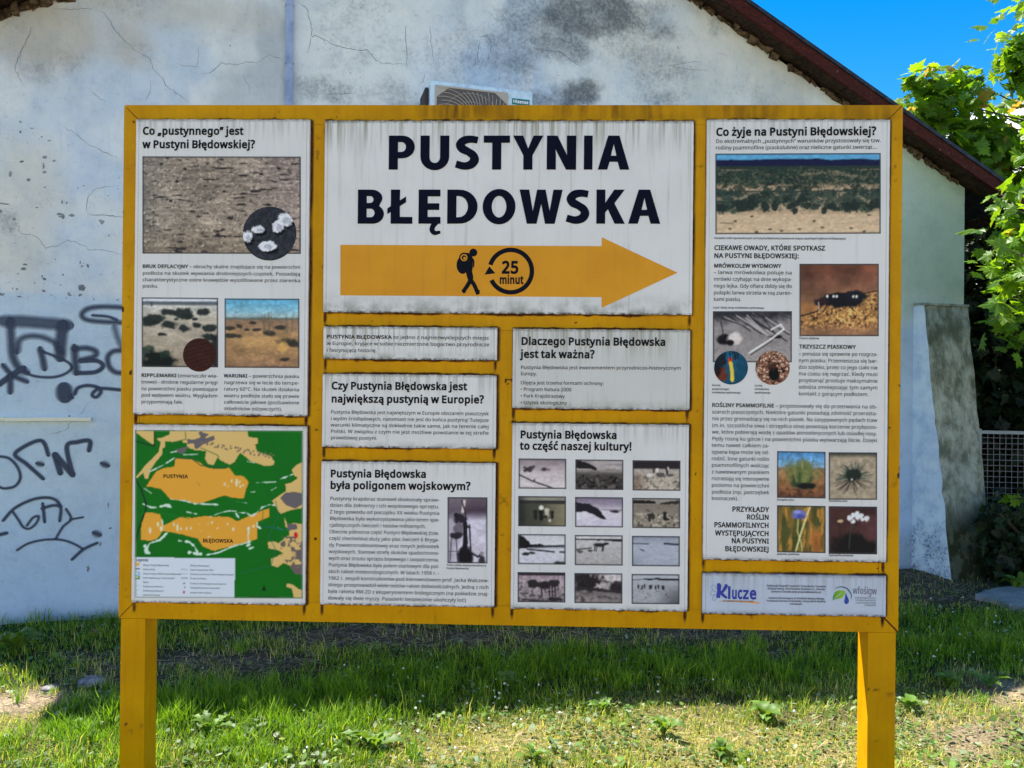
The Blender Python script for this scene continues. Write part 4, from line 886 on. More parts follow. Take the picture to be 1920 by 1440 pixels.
 '5':'240|116,184,135,183,153,179,169,174,189,161,204,143,211,130,215,114,216,96,215,76,210,58,203,42,193,28,180,17,164,8,147,1,127,-3,104,-4,82,-3,61,0,42,5,26,12,26,47,43,39,63,33,84,29,105,27,125,29,143,34,158,43,169,56,176,72,179,92,177,110,171,125,161,137,146,146,127,151,103,153,91,152,76,151,63,149,52,147,34,158,45,300,195,300,195,266,76,266,69,179,89,182,101,184',
 '6':'240|23,128,24,145,25,163,27,179,30,196,34,212,39,227,50,248,63,267,75,278,88,287,103,294,120,300,139,303,161,304,180,303,197,300,197,269,180,273,161,274,143,273,127,270,113,264,96,253,83,238,73,220,66,199,62,177,60,153,63,153,70,162,79,171,89,178,102,183,117,187,134,188,158,185,179,177,197,164,210,146,216,131,219,115,221,97,219,77,215,59,209,43,200,29,189,17,176,8,161,1,144,-3,125,-4,105,-2,85,4,68,14,53,28,40,47,31,70,27,87,24,107;125,27,149,31,168,44,177,57,182,75,184,97,182,114,178,130,170,142,151,155,126,159,108,157,92,151,79,141,69,130,63,117,61,104,62,90,64,76,70,64,77,52,86,41,97,34,110,29',
 '7':'240|57,0,180,266,18,266,18,300,220,300,220,271,98,0',
 '8':'240|120,304,137,303,152,301,166,296,184,286,198,272,207,254,210,232,208,215,202,201,193,188,181,177,167,167,153,159,170,149,186,139,200,127,210,113,217,97,219,78,216,54,207,34,192,18,173,6,157,0,140,-3,121,-4,101,-3,82,0,66,5,46,17,32,33,23,53,21,76,23,96,29,112,39,126,52,138,67,148,83,157,69,166,56,176,45,187,37,200,32,215,30,233,33,254,42,272,56,286,74,296,95,302;57,76,61,56,72,40,85,32,100,27,120,25,139,27,155,32,167,40,179,56,183,77,181,91,175,103,166,114,154,123,138,132,120,139,113,142,96,133,82,124,71,114,63,103,58,91;119,274,98,272,81,263,70,250,66,231,68,217,74,205,82,195,94,187,107,180,121,173,135,180,148,187,158,195,166,205,171,217,173,231,169,250,158,263,141,272',
 '9':'240|218,172,218,155,217,138,215,121,212,104,208,88,203,73,192,52,178,33,167,22,154,13,139,6,122,0,102,-3,81,-4,61,-3,43,0,43,32,61,28,80,26,98,27,114,30,128,36,146,47,159,62,169,80,175,101,179,123,181,147,179,147,171,138,163,129,152,122,139,117,124,113,107,112,83,115,62,123,45,136,32,154,26,168,22,185,21,203,22,223,26,241,33,257,42,271,53,283,66,292,82,299,98,303,117,304,137,302,157,296,174,286,189,271,201,253,211,230,215,213,218,193;117,273,93,269,74,256,65,242,59,225,58,203,59,185,64,170,72,158,90,145,115,141,134,143,150,149,163,159,173,170,179,183,181,196,180,210,177,223,172,236,165,248,156,259,145,266,132,271',
 '?':'182|59,96,60,111,62,123,66,135,73,145,82,156,94,167,109,180,120,190,132,208,136,230,133,248,123,261,107,269,85,272,66,271,49,267,33,261,18,254,5,284,23,292,42,298,64,303,88,304,112,302,133,295,150,284,162,270,169,252,171,231,170,213,165,199,158,186,148,174,136,163,122,150,110,139,101,130,91,112,88,92,88,84,59,84;49,23,57,45,75,51,93,45,101,23,93,1,75,-6,57,1',
 '!':'113|68,84,45,84,34,300,79,300;30,23,38,45,56,51,75,45,82,23,75,1,56,-6,38,1',
 '.':'113|30,23,38,45,56,51,75,45,82,23,75,1,56,-6,38,1',
 ',':'113|81,44,76,29,71,12,65,-5,58,-22,51,-39,45,-54,17,-54,21,-38,25,-20,29,-2,33,16,36,33,38,49,78,49',
 ':':'113|30,23,38,45,56,51,75,45,82,23,75,1,56,-6,38,1;30,203,38,225,56,231,75,225,80,216,82,203,75,181,56,174,38,181',
 '(':'126|17,115,18,138,20,160,23,182,28,204,35,225,44,245,54,264,65,283,79,300,113,300,102,284,92,267,83,250,76,232,69,213,64,194,60,175,57,155,55,135,54,116,55,94,57,73,61,51,66,30,73,10,81,-10,90,-30,101,-48,113,-66,79,-66,65,-49,54,-31,44,-12,35,7,28,28,23,49,20,71,18,93',
 ')':'126|109,115,109,93,106,71,103,49,98,28,91,7,83,-12,73,-31,61,-49,47,-66,13,-66,25,-48,36,-30,45,-10,53,10,60,30,65,51,69,73,71,94,72,116,71,138,69,159,65,181,60,202,53,223,45,244,36,263,25,282,13,300,47,300,61,283,73,264,83,245,91,225,98,204,103,182,106,160,109,138',
 '/':'156|152,300,40,0,4,0,116,300',
 '-':'135|17,96,17,129,118,129,118,96',
 '–':'210|17,96,17,129,193,129,193,96',
 '„':'175|154,44,149,29,144,12,138,-5,131,-22,124,-39,118,-54,90,-54,94,-38,98,-20,102,-2,106,16,109,33,111,49,151,49;76,44,72,29,66,12,60,-5,54,-22,47,-39,40,-54,13,-54,16,-42,19,-29,22,-15,25,-2,27,12,30,25,32,37,34,49,73,49',
 '”':'151|146,295,141,280,136,263,130,246,123,229,116,213,110,197,82,197,86,214,90,231,94,249,98,267,101,285,103,300,143,300;68,295,64,280,58,263,52,246,46,229,39,213,32,197,5,197,8,209,11,222,14,236,17,249,19,263,22,276,24,289,26,300,65,300',
 '•':'158|32,153,34,170,38,184,46,194,55,200,67,204,79,205,91,204,103,200,112,194,119,184,124,170,126,153,124,137,119,123,112,113,103,107,91,103,79,101,67,103,55,107,46,113,38,123,34,137',
 '°':'180|90,175,71,177,55,183,42,193,32,206,25,222,23,239,25,258,31,273,41,286,54,296,71,302,90,304,109,302,125,296,138,286,148,273,155,258,157,239,155,222,148,206,138,193,125,183,109,177;90,200,108,203,120,211,127,224,129,239,127,256,120,269,107,277,90,280,72,277,60,269,53,256,50,239,53,224,60,211,72,203',
 '"':'171|67,300,59,192,36,192,27,300;144,300,136,192,113,192,104,300',
 ' ':'109|',
}
WT = {'r': .006, 'b': .045, 'h': .064}
GL = {}
def glyph(ch, wt):
    key = (ch, wt)
    if key in GL: return GL[key]
    a, body = GLYPHS[ch].split('|'); loops = []; o = WT[wt]
    for L in body.split(';'):
        if not L: continue
        n_ = np.array(L.split(','), float).reshape(-1,2)/300.0
        if ch in 'ijżśćńóźŻŚÓ' and n_[:,1].min() > (.78 if ch.islower() else 1.02): n_[:,1] += o*1.15     # keep dots and accents clear of the thickened stems
        if ch in '!?' and n_[:,1].max() > .5: n_[:,1] += o*1.1
        loops.append(n_)
    if not loops: GL[key] = (np.zeros((0,2)), [], int(a)/300.0); return GL[key]
    area = [0.5*np.sum(p[:,0]*np.roll(p[:,1],-1)-np.roll(p[:,0],-1)*p[:,1]) for p in loops]
    sg = 1 if max(area, key=abs) > 0 else -1; P = []; EX = []
    for p in loops:                                  # thicken: push every outline point along its mitre
        e = np.roll(p,-1,0)-p; e /= np.linalg.norm(e,axis=1)[:,None]+1e-9; nn = np.stack([e[:,1],-e[:,0]],1)*sg; n0 = np.roll(nn,1,0); m_ = nn+n0
        m_ /= np.maximum((m_*nn).sum(1),.55)[:,None]; P.append([Vector((x, y, 0)) for x, y in p]); EX.append(p+m_*o)
    def inside(pt, Q):
        c_ = False; j = len(Q)-1
        for i in range(len(Q)):
            if (Q[i].y > pt.y) != (Q[j].y > pt.y) and pt.x < (Q[j].x-Q[i].x)*(pt.y-Q[i].y)/(Q[j].y-Q[i].y)+Q[i].x: c_ = not c_
            j = i
        return c_
    outer = [i for i, a_ in enumerate(area) if a_*sg > 0]; v = []; tris = []
    for i in outer:                                  # each outline with the holes that lie in it
        grp = [P[i]] + [P[j] for j, a_ in enumerate(area) if a_*sg < 0 and inside(P[j][0], P[i])]; b_ = len(v)
        v += [tuple(q_[:2]) for L in grp for q_ in L]; tris += [tuple(t_+b_ for t_ in t) for t in tessellate_polygon(grp)]
    for L, E_ in zip(P, EX):                         # the added weight is a rim of quads round each outline
        b_ = len(v); m_ = len(L); v += [tuple(q_[:2]) for q_ in L]+[tuple(q_) for q_ in E_]
        for i in range(m_): j = (i+1) % m_; tris += [(b_+i, b_+j, b_+m_+j), (b_+i, b_+m_+j, b_+m_+i)]
    GL[key] = (np.array(v), tris, int(a)/300.0+o*1.2); return GL[key]
CAP = 1.0
MPP = .002058
class Text:
    def __init__(s, pn, off=.0012): s.o, s.u0, s.z0 = PO[pn]; s.V = []; s.F = []; s.off = off; s.n = 0
    def put(s, v, f, u, z, kx, ky, shear=0.0):
        s.V.append(np.stack([u+v[:,0]*kx, np.full(len(v), -s.off-(s.n % 3)*.00003), z+v[:,1]*ky+v[:,0]*kx*shear], 1)); b_ = sum(map(len, s.V[:-1])) if s.n == 0 else s.nv
        s.F += [tuple(i+b_ for i in q_) for q_ in f]; s.nv = b_+len(v); s.n += 1
    def line(s, x0, y, txt, cap, wt='r', x1=None, fit=False, k=.90, y1=None, right=False, center=False):
        """one line of print: x0,y = where the baseline starts in the photo; cap = capital height; x1 = where the line ends"""
        off = .014 + s.off; sc = cap*MPP/CAP*(1.03 if cap < 9 else 1.0); cur = wt; words = []
        for wd in txt.split(' '):
            if wd.startswith('*'): cur = 'b'; wd = wd[1:]
            end = wd.endswith('*'); wd = wd.rstrip('*') if end else wd
            words.append((wd, cur))
            if end: cur = wt
        u0, z0 = B(x0, y, off); z0l = z0
        adv = [sum(glyph(c_, w_)[2] for c_ in wd)*sc for wd, w_ in words]; sp = .34*sc
        if fit or (x1 is not None and len(words) == 1):
            tot = sum(adv)+sp*(len(words)-1); k = (B(x1, y, off)[0]-u0)/tot; gap = sp*k
        elif x1 is not None:
            av = B(x1, y, off)[0]-u0; ns = len(words)-1
            k = min(1.30, (av/(sum(adv)+  .36*sc*ns))); gap = (av-sum(adv)*k)/ns
            if gap < sp*.55: gap = sp*.55; k = (av-gap*(len(words)-1))/sum(adv)
        else: gap = sp*k
        if right or center: tot = sum(adv)*k+gap*(len(words)-1); u0 -= tot*(1 if right else .5)
        sh = 0.0
        if y1 is not None and x1 is not None: u_e, z_e = B(x1, y1, off); sh = (z_e-z0)/(u_e-u0)
        x = u0
        for (wd, w_), a in zip(words, adv):
            for ch in wd:
                v, f, ad_ = glyph(ch, w_)
                s.put(v, f, x-s.u0, z0+(x-u0)*sh-s.z0, sc*k, sc, sh); x += ad_*sc*k
            x += gap
        return s
    def build(s, name, m):
        V = np.concatenate(s.V); return mesh_obj(name, np_mesh(name, V, s.F), m, s.o)
m_ink = mat('black_ink', (0.010,0.010,0.013), .6, .12); m_ink2 = mat('text_ink', (0.012,0.012,0.015), .6, .12); m_navy = mat('navy_ink', (0.0012,0.002,0.012), .6, .10)
m_tiny = mat('caption_ink', (0.13,0.13,0.14), .5, .3)
def para(T, L, x0, ys, x1, cap, last=None, k=.90):
    for i, (t, y) in enumerate(zip(L, ys)):
        xe = x1 if i < len(L)-1 or last is None else last
        T.line(x0 if not isinstance(x0, (list,tuple)) else x0[i], y, t, cap, 'r', xe, k=k)
# stones panel
T = Text('stones'); T.line(267.5,252,'Co „pustynnego” jest',13.6,'h',457,fit=True); T.line(267.5,277.2,'w Pustyni Błędowskiej?',13.6,'h',478.7,fit=True); T.build('heading', m_ink)
T = Text('stones')
para(T, ['*BRUK DEFLACYJNY* – okruchy skalne znajdujące się na powierzchni','podłoża na skutek wywiania drobniejszych cząstek. Posiadają','charakterystyczne ostre krawędzie wyszlifowane przez ziarenka','piasku.'], 267, [502.3,515,527.3,539.2], 563.4, 6.2, 297)
para(T, ['*RIPPLEMARKI* (zmarszczki wia-','trowe) - drobne regularne pręgi','na powierzchni piasku powstające','pod wpływem wiatru. Wyglądem','przypominają fale.'], 264.6, [706.7,719,731.5,743.8,756.2], 408.3, 6.2, 343.8)
para(T, ['*WARUNKI* – powierzchnia piasku','nagrzewa się w lecie do tempe-','ratury 60°C. Na skutek działania','wiatru podłoże stało się prawie','całkowicie jałowe (pozbawione','składników odżywczych).'], 419.6, [707.6,720,732.3,744.8,756.8,769], 561.2, 6.2, 529)
T.build('body_text', m_ink2)['kind'] = 'stuff'
T = Text('intro'); para(T, ['*PUSTYNIA BŁĘDOWSKA* to jedno z najniezwyklejszych miejsc','w Europie, kryjące w sobie niezmierzone bogactwo przyrodnicze','i fascynującą historię.'], 612.5, [634.4,646.8,659.5], 917.6, 6.3, 706.6); T.build('body_text', m_ink2)['kind'] = 'stuff'
T = Text('largest'); T.line(621.5,729.6,'Czy Pustynia Błędowska jest',13.2,'h',876.5,fit=True,y1=731.3); T.line(621,754.2,'największą pustynią w Europie?',13.2,'h',908,fit=True,y1=756); T.build('heading', m_ink)
T = Text('largest'); para(T, ['Pustynia Błędowska jest największym w Europie obszarem piaszczysk','i wydm śródlądowych, natomiast nie jest do końca pustynią! Tutejsze','warunki klimatyczne są dokładnie takie same, jak na terenie całej','Polski. W związku z czym nie jest możliwe powstanie w tej strefie','prawdziwej pustyni.'], 620, [775.6,787.8,799.7,811.7,823.6], 916.6, 6.2, 708); T.build('body_text', m_ink2)['kind'] = 'stuff'
T = Text('military'); T.line(619.3,894.4,'Pustynia Błędowska',13.2,'h',800,fit=True,y1=895.6); T.line(619,916.3,'była poligonem wojskowym?',13.2,'h',882.8,fit=True,y1=918.4); T.build('heading', m_ink)
T = Text('military'); x0s = [618.6-.27*i for i in range(16)]; ys = [937.8+12.42*i for i in range(16)]
para(T, ['Pustynny krajobraz stanowił doskonały spraw-','dzian dla żołnierzy i ich wojskowego sprzętu.','Z tego powodu od początku XX wieku Pustynia','Błędowska była wykorzystywana jako teren spe-','cjalistycznych ćwiczeń i testów militarnych.'], x0s[:5], ys[:5], 824.2, 6.3, 799)
para(T, ['Obecnie północna część Pustyni Błędowskiej (tzw.','część chechelska) służy jako plac ćwiczeń 6 Bryga-','dy Powietrznodesantowej oraz innych jednostek','wojskowych. Stanowi strefę skoków spadochrono-','wych oraz zrzutu sprzętu bojowego i zaopatrzenia.','Pustynia Błędowska była polem startowym dla pol-','skich rakiet meteorologicznych. W latach 1958 r. -'], x0s[5:12], ys[5:12], 823.5, 6.3)
para(T, ['1962 r. zespół konstruktorów pod kierownictwem prof. Jacka Walczew-','skiego przeprowadził wiele testów rakiet doświadczalnych. Jedną z nich','była rakieta RM-2D z eksperymentem biologicznym (na pokładzie znaj-','dowały się dwie myszy. Pasażerki bezpiecznie ukończyły lot!)'], x0s[12:], ys[12:], 916.5, 6.3, 874); T.build('body_text', m_ink2)['kind'] = 'stuff'
T = Text('military'); T.line(837.5,1061,'Próba rakiety eksperymentalnej na',3.2,'b',911.8); T.line(837.5,1067,'Pustyni Błędowskiej',3.2,'b',879,fit=True); T.build('caption', m_tiny)['kind'] = 'stuff'
T = Text('important'); T.line(977,646.2,'Dlaczego Pustynia Błędowska',13.4,'h',1249,fit=True,y1=648); T.line(976.4,670.4,'jest tak ważna?',13.4,'h',1115.5,fit=True,y1=671.4); T.build('heading', m_ink)
T = Text('important'); T.line(976.2,691.9,'Pustynia Błędowska jest ewenementem przyrodniczo-historycznym',6.2,'r',1277,y1=693.3); T.line(976.2,703.6,'Europy.',6.2,x1=1007)
T.line(976,720.6,'Objęta jest trzema formami ochrony:',6.2,x1=1132.4)
for y, t, xe in ((732.9,'• Program Natura 2000',1071.6),(745.3,'• Park Krajobrazowy',1059),(757.8,'• Użytek ekologiczny',1063)): T.line(975.8,y,t,6.2,x1=xe)
T.build('body_text', m_ink2)['kind'] = 'stuff'
T = Text('culture'); T.line(975.2,821.3,'Pustynia Błędowska',13.4,'h',1157.7,fit=True,y1=822.8); T.line(975,842.6,'to część naszej kultury!',13.4,'h',1185.4,fit=True,y1=844.3); T.build('heading', m_ink)
T = Text('life'); T.line(1342.7,254.2,'Co żyje na Pustyni Błędowskiej?',13.6,'h',1643.5,fit=True,y1=252.6); T.build('heading', m_ink)
T = Text('life')
T.line(1342,268.2,'Do ekstremalnych „pustynnych” warunków przystosowały się tzw.',6.5,'r',1652,y1=266.5); T.line(1341.8,280.3,'rośliny psammofilne (piaskolubne) oraz nieliczne gatunki zwierząt....',6.5,'r',1646,y1=278.8)
T.line(1339.2,468.6,'CIEKAWE OWADY, KTÓRE SPOTKASZ',8,'b',1547.5,fit=True); T.line(1338.8,483.3,'NA PUSTYNI BŁĘDOWSKIEJ:',8,'b',1498.5,fit=True); T.line(1338.6,501.6,'MRÓWKOLEW WYDMOWY',6.6,'b',1465,fit=True)
para(T, ['– larwa mrówkolwa poluje na','mrówki czyhając na dnie wykopa-','nego lejka. Gdy ofiara zbliży się do','pułapki larwa strzela w nią ziaren-','kami piasku.'], 1338, [513.8,526.3,539.1,551.8,564.2], 1485.2, 6.5, 1390)
T.line(1498.6,653.2,'TRZYSZCZ PIASKOWY',6.6,'b',1604.8,fit=True)
para(T, ['– porusza się sprawnie po rozgrza-','nym piasku. Przemieszcza się bar-','dzo szybko, przez co jego ciało nie','ma czasu się nagrzać. Kiedy musi','przystanąć prostuje maksymalnie','odnóża zmniejszając tym samym','kontakt z gorącym podłożem.'], 1497.3, [666.5,679,691.4,703.8,716.3,728.9,741.4], 1645.8, 6.5, 1629)
para(T, ['*ROŚLINY PSAMMOFILNE* – przystosowały się do przetrwania na ob-','szarach piaszczystych. Niektóre gatunki posiadają zdolność przerasta-','nia przez gromadzący się na nich piasek. Na zasypywanych pędach traw','(m.in. szczotlicha siwa i strzęplica sina) powstają korzenie przybyszo-','we, które pobierają wodę z opadów atmosferycznych lub osiadłej rosy.','Pędy rosną ku górze i na powierzchni piasku wytwarzają liście. Dzięki'], 1334.8, [762.8,775.3,787.9,800.7,813,825.6], 1644.9, 6.5)
para(T, ['temu nawet całkiem za-','sypana kępa może się od-','rodzić. Inne gatunki roślin','psammofilnych walcząc','z nawiewanym piaskiem','rozrastają się intensywnie','poziomo na powierzchni','podłoża (np. jastrzębek','kosmaczek).'], 1334, [837.8,850.4,862.9,875.1,887.7,900.2,912.8,925.4,937.5], 1442.6, 6.5, 1384.5)
for t, y, xx in (('PRZYKŁADY',959,1372.5),('ROŚLIN',973.8,1400),('PSAMMOFILNYCH',988.3,1338.8),('WYSTĘPUJĄCYCH',1003.6,1341),('NA PUSTYNI',1018.2,1371.5),('BŁĘDOWSKIEJ',1033.2,1359.2)): T.line(xx,y,t,8.6,'b',1442.2,fit=True)
T.build('body_text', m_ink2)['kind'] = 'stuff'
T = Text('life')
for x, y, t, xe in ((1339.2,448,'Kompleks roślin wprowadzonych na Pustynię Błędowską (nasadzenia mające zapobiegać wydmom śródlądowym)',1586),(1337,578.4,'Lejek i ślady larwy mrówkolwa wydmowego',1433),(1498.5,635.7,'Trzyszcz piaskowy',1536),
    (1335,724,'Dorosła',1351),(1335,731,'postać (imago)',1367),(1335,737.5,'mrówkolwa wydmowego',1389),(1415.2,724.5,'Larwa',1429),(1415.2,731.2,'mrówkolwa',1442),(1415.2,737.8,'wydmowego',1445),(1457,938.6,'Strzęplica sina',1489),(1554,940.8,'Szczotlicha siwa',1589),(1457,1040.3,'Jasieniec piaskowy',1499),(1554,1042.6,'Gypsophila piaskowa',1600)): T.line(x,y,t,3.4,'b',xe,fit=True)
T.build('caption', m_tiny)['kind'] = 'stuff'

# --- title letters, drawn outline by outline (capital height 1)
def arc(cx, cy, rx, ry, a0, a1, n=12): return [(cx+rx*math.cos(rad(a0+(a1-a0)*i/n)), cy+ry*math.sin(rad(a0+(a1-a0)*i/n))) for i in range(n+1)]
def sweep(P, W_):
    P = [Vector(p).to_3d() for p in P]; Q = []
    for i in range(len(P)-1):
        p0, p1, p2, p3 = P[max(i-1,0)], P[i], P[i+1], P[min(i+2,len(P)-1)]
        for t in range(6):
            t /= 6; Q.append(.5*((2*p1)+(-p0+p2)*t+(2*p0-5*p1+4*p2-p3)*t*t+(-p0+3*p1-3*p2+p3)*t**3))
    Q.append(P[-1]); L, R_ = [], []
    for i, p in enumerate(Q):
        d = (Q[min(i+1,len(Q)-1)]-Q[max(i-1,0)]).normalized(); nn = Vector((-d.y, d.x, 0)); s = i/(len(Q)-1); w_ = np.interp(s, np.linspace(0,1,len(W_)), W_)/2
        L.append((p+nn*w_)[:2]); R_.append((p-nn*w_)[:2])
    return L + R_[::-1]
OUT = {
 'P': [[[(0,0),(.27,0),(.27,.33)]+arc(.40,.665,.367,.335,-90,90)+[(0,1)], [(.27,.52)]+arc(.37,.665,.135,.145,-90,90)[:]+[(.27,.81)]]],
 'U': [[[(0,1),(0,.38)]+arc(.425,.38,.425,.40,180,360)+[(.85,1),(.58,1),(.58,.36)]+arc(.425,.36,.155,.165,0,-180)+[(.27,1)]]],
 'S': ['strip', [sweep([(.66,.865),(.45,.895),(.25,.855),(.145,.735),(.21,.615),(.38,.525),(.53,.415),(.565,.28),(.47,.155),(.27,.105),(.02,.165)], [.20,.21,.24,.26,.25,.22,.24,.27,.25,.22,.21])]],
 'T': [[[(0,1),(.773,1),(.773,.79),(.52,.79),(.52,0),(.25,0),(.25,.79),(0,.79)]]],
 'Y': [[[(0,1),(.30,1),(.45,.62),(.605,1),(.896,1),(.58,.42),(.58,0),(.31,0),(.31,.42)]]],
 'N': [[[(0,0),(0,1),(.31,1),(.60,.42),(.59,.62),(.59,1),(.867,1),(.867,0),(.57,0),(.255,.60),(.27,.42),(.27,0)]]],
 'I': [[[(0,0),(.255,0),(.255,1),(0,1)]]],
 'A': [[[(0,0),(.28,0),(.345,.23),(.585,.23),(.65,0),(.93,0),(.63,1),(.30,1)], [(.385,.41),(.545,.41),(.465,.76)]]],
 'B': [[[(0,0),(.40,0)]+arc(.44,.285,.33,.285,-90,55)+arc(.40,.75,.32,.25,-35,90)+[(0,1)], [(.26,.19)]+arc(.38,.315,.115,.125,-90,90)+[(.26,.44)], [(.26,.61)]+arc(.36,.71,.10,.10,-90,90)+[(.26,.81)]]],
 'Ł': [[[(.10,0),(.74,0),(.74,.20),(.37,.20),(.37,1),(.10,1)]], [[(0,.28),(.55,.63),(.55,.80),(0,.45)]]],
 'Ę': [[[(0,0),(.65,0),(.65,.20),(.27,.20),(.27,.405),(.61,.405),(.61,.60),(.27,.60),(.27,.80),(.64,.80),(.64,1),(0,1)]], [sweep([(.54,.05),(.43,-.07),(.41,-.19),(.49,-.27),(.65,-.24)], [.14,.15,.15,.13,.08])]],
 'D': [[[(0,0),(.31,0)]+arc(.36,.5,.536,.5,-80,80)+[(.31,1),(0,1)], [(.27,.19)]+arc(.34,.50,.27,.31,-90,90)+[(.27,.81)]]],
 'O': [[arc(.485,.5,.485,.52,0,360,36)[:-1], arc(.485,.5,.215,.315,0,360,28)[:-1]]],
 'W': [[[(0,1),(.285,1),(.395,.37),(.52,1),(.77,1),(.895,.37),(1.0,1),(1.274,1),(1.045,0),(.76,0),(.645,.58),(.51,0),(.225,0)]]],
 'K': [[[(0,0),(.26,0),(.26,.33),(.34,.42),(.54,0),(.84,0),(.53,.60),(.83,1),(.52,1),(.26,.61),(.26,1),(0,1)]]],
}
def slab(name, polys, T_, parent, m, y0, dz=.0004):
    """flat printed shape: front at depth -y0, a hair's thickness; polys = [[outer, hole...], ...]"""
    V, F = [], []
    if polys[0] == 'strip':
        P = polys[1][0]; n = len(P)//2; V = [(T_(*p)[0], -y0, T_(*p)[1]) for p in P]
        return mk(name, V, [(i, i+1, 2*n-2-i, 2*n-1-i) for i in range(n-1)], m, parent)
    for ip, loops in enumerate(polys):
        y = y0 + ip*.00006; P = [[Vector((*T_(*p), 0)) for p in L] for L in loops]; tris = tessellate_polygon(P); k = len(V)
        fl = [p for L in P for p in L]; V += [(p.x, -y, p.y) for p in fl]; F += [tuple(i+k for i in t) for t in tris]
    return mk(name, V, F, m, parent)
for word, y0_, y1_ in (([('P',728.7,777.4),('U',788,842),('S',853.4,899),('T',906.6,955.7),('Y',961.4,1018.3),('N',1025,1080),('I',1094.6,1110.8),('A',1120.8,1180)], 317.8, 254.2),
                       ([('B',670.6,719.6),('Ł',726,773),('Ę',784.5,825.8),('D',838.3,895.2),('O',904.6,966.2),('W',973.6,1054.5),('S',1061,1106),('K',1118,1171.5),('A',1177.8,1238)], 419.2, 355.4)):
    o, u0, z0 = PO['title']
    for ch, xa_, xb_ in word:
        wid = {'P':.767,'U':.85,'S':.72,'T':.773,'Y':.896,'N':.867,'I':.255,'A':.93,'B':.77,'Ł':.74,'Ę':.65,'D':.896,'O':.97,'W':1.274,'K':.84}[ch]
        a = B(xa_, y0_+.2, .0155); b_ = B(xb_, y0_+.2, .0155); t_ = B(xa_, y1_, .0155)
        kx, ky = (b_[0]-a[0])/wid, t_[1]-a[1]
        lt = slab('letter', OUT[ch], lambda x, y: (a[0]+x*kx-u0, a[1]+y*ky-z0), o, m_navy, .0015)
# --- arrow, hiker and 25-minute sign
o, u0, z0 = PO['title']
def TB(off): return lambda x, y: tuple(np.array(B(x, y, .014+off)) - (u0, z0))
m_or = mat('arrow_orange', rough=.5, spec=.2); q = N(m_or); n = q.noise(60,4,.7); n2 = q.noise(6,4,.6); dr = q.noise(12,4,.6,stretch=(4,1,.2))
c = q.mix(q.rng(n2,.3,.7), (0.76,0.325,0.010), (0.70,0.285,0.008)); c = q.mix(q.rng(n,.62,.72,0,.4), c, (0.35,0.17,0.03)); c = q.mix(q.rng(dr,.55,.75,0,.3), c, (0.45,0.22,0.03)); q.color(c)
slab('arrow', [[[(638.4,459),(1128,461.5),(1128.5,445),(1270.4,511.3),(1128,577.2),(1128,557),(638,553.6)]]], TB(.0009), o, m_or, .0009)
def disc(cx, cy, rx, ry=None, n=28): ry = ry or rx; return [(cx+rx*math.cos(2*math.pi*i/n), cy+ry*math.sin(2*math.pi*i/n)) for i in range(n)]
def thick(P, W_): return sweep(P, W_)
m_icon = mat('icon_ink', (0.004,0.004,0.009), .6, .1)
hk = [[disc(887.6,473.5,7.4)], [disc(867.3,497,11.3,16.5)], [disc(870.3,483,9.5)], [thick([(874,478),(881,482),(882,500),(880,512)],[9,9,8,9])], [thick([(877,505),(881,522),(889,534),(896.5,552)],[9,8.5,7.5,7])],
      [disc(896,546.5,3.7)], [thick([(880,508),(883,522),(876,536),(868,547)],[9,8.5,7.5,7])], [disc(870,546,3.7)], [thick([(878,482),(887,487),(888,497),(887,502)],[3.4,3,2.6,1.5])]]
slab('hiker_symbol', hk, TB(.0015), o, m_icon, .0015)
slab('hiker_symbol_roll', [[disc(870,483,6.5), disc(870,483,4.4)], [disc(871,484,2.4)]], TB(.0024), o, m_or, .0024)
cx, cy = 957.6, 508.3
ring = [(cx+44*math.cos(rad(a)), cy+44*math.sin(rad(a))) for a in range(-163, 158, 6)] + [(cx+35.6*math.cos(rad(a)), cy+35.6*math.sin(rad(a))) for a in range(155, -166, -6)]
slab('time_symbol', [[ring], [[(908.5,515),(928.8,512.5),(917.4,499.2)]]], TB(.0015), o, m_icon, .0015)
T = Text('title', .0018); T.line(940.8,512,'25',21.5,'h',973.6,fit=True); T.line(936.5,531.6,'minut',14.3,'h',982,fit=True); T.build('time_text', m_icon)
# badge text on the air conditioner
class _A: pass
v_, f_, adv_ = [], [], 0
x_ = bx0+.008; tot = sum(glyph(c_,'h')[2] for c_ in 'Hisense'); sc_ = (bx1-bx0-.016)/tot; Vb = []; Fb = []
for ch in 'Hisense':
    v, f, ad_ = glyph(ch,'h'); k = len(Vb); Vb += [(x_+p[0]*sc_, -.0102, bz0+.013+p[1]*sc_*1.02) for p in v]; Fb += [tuple(i+k for i in t) for t in f]; x_ += ad_*sc_
o2 = mk('badge_text', Vb, Fb, m_bw, bad)

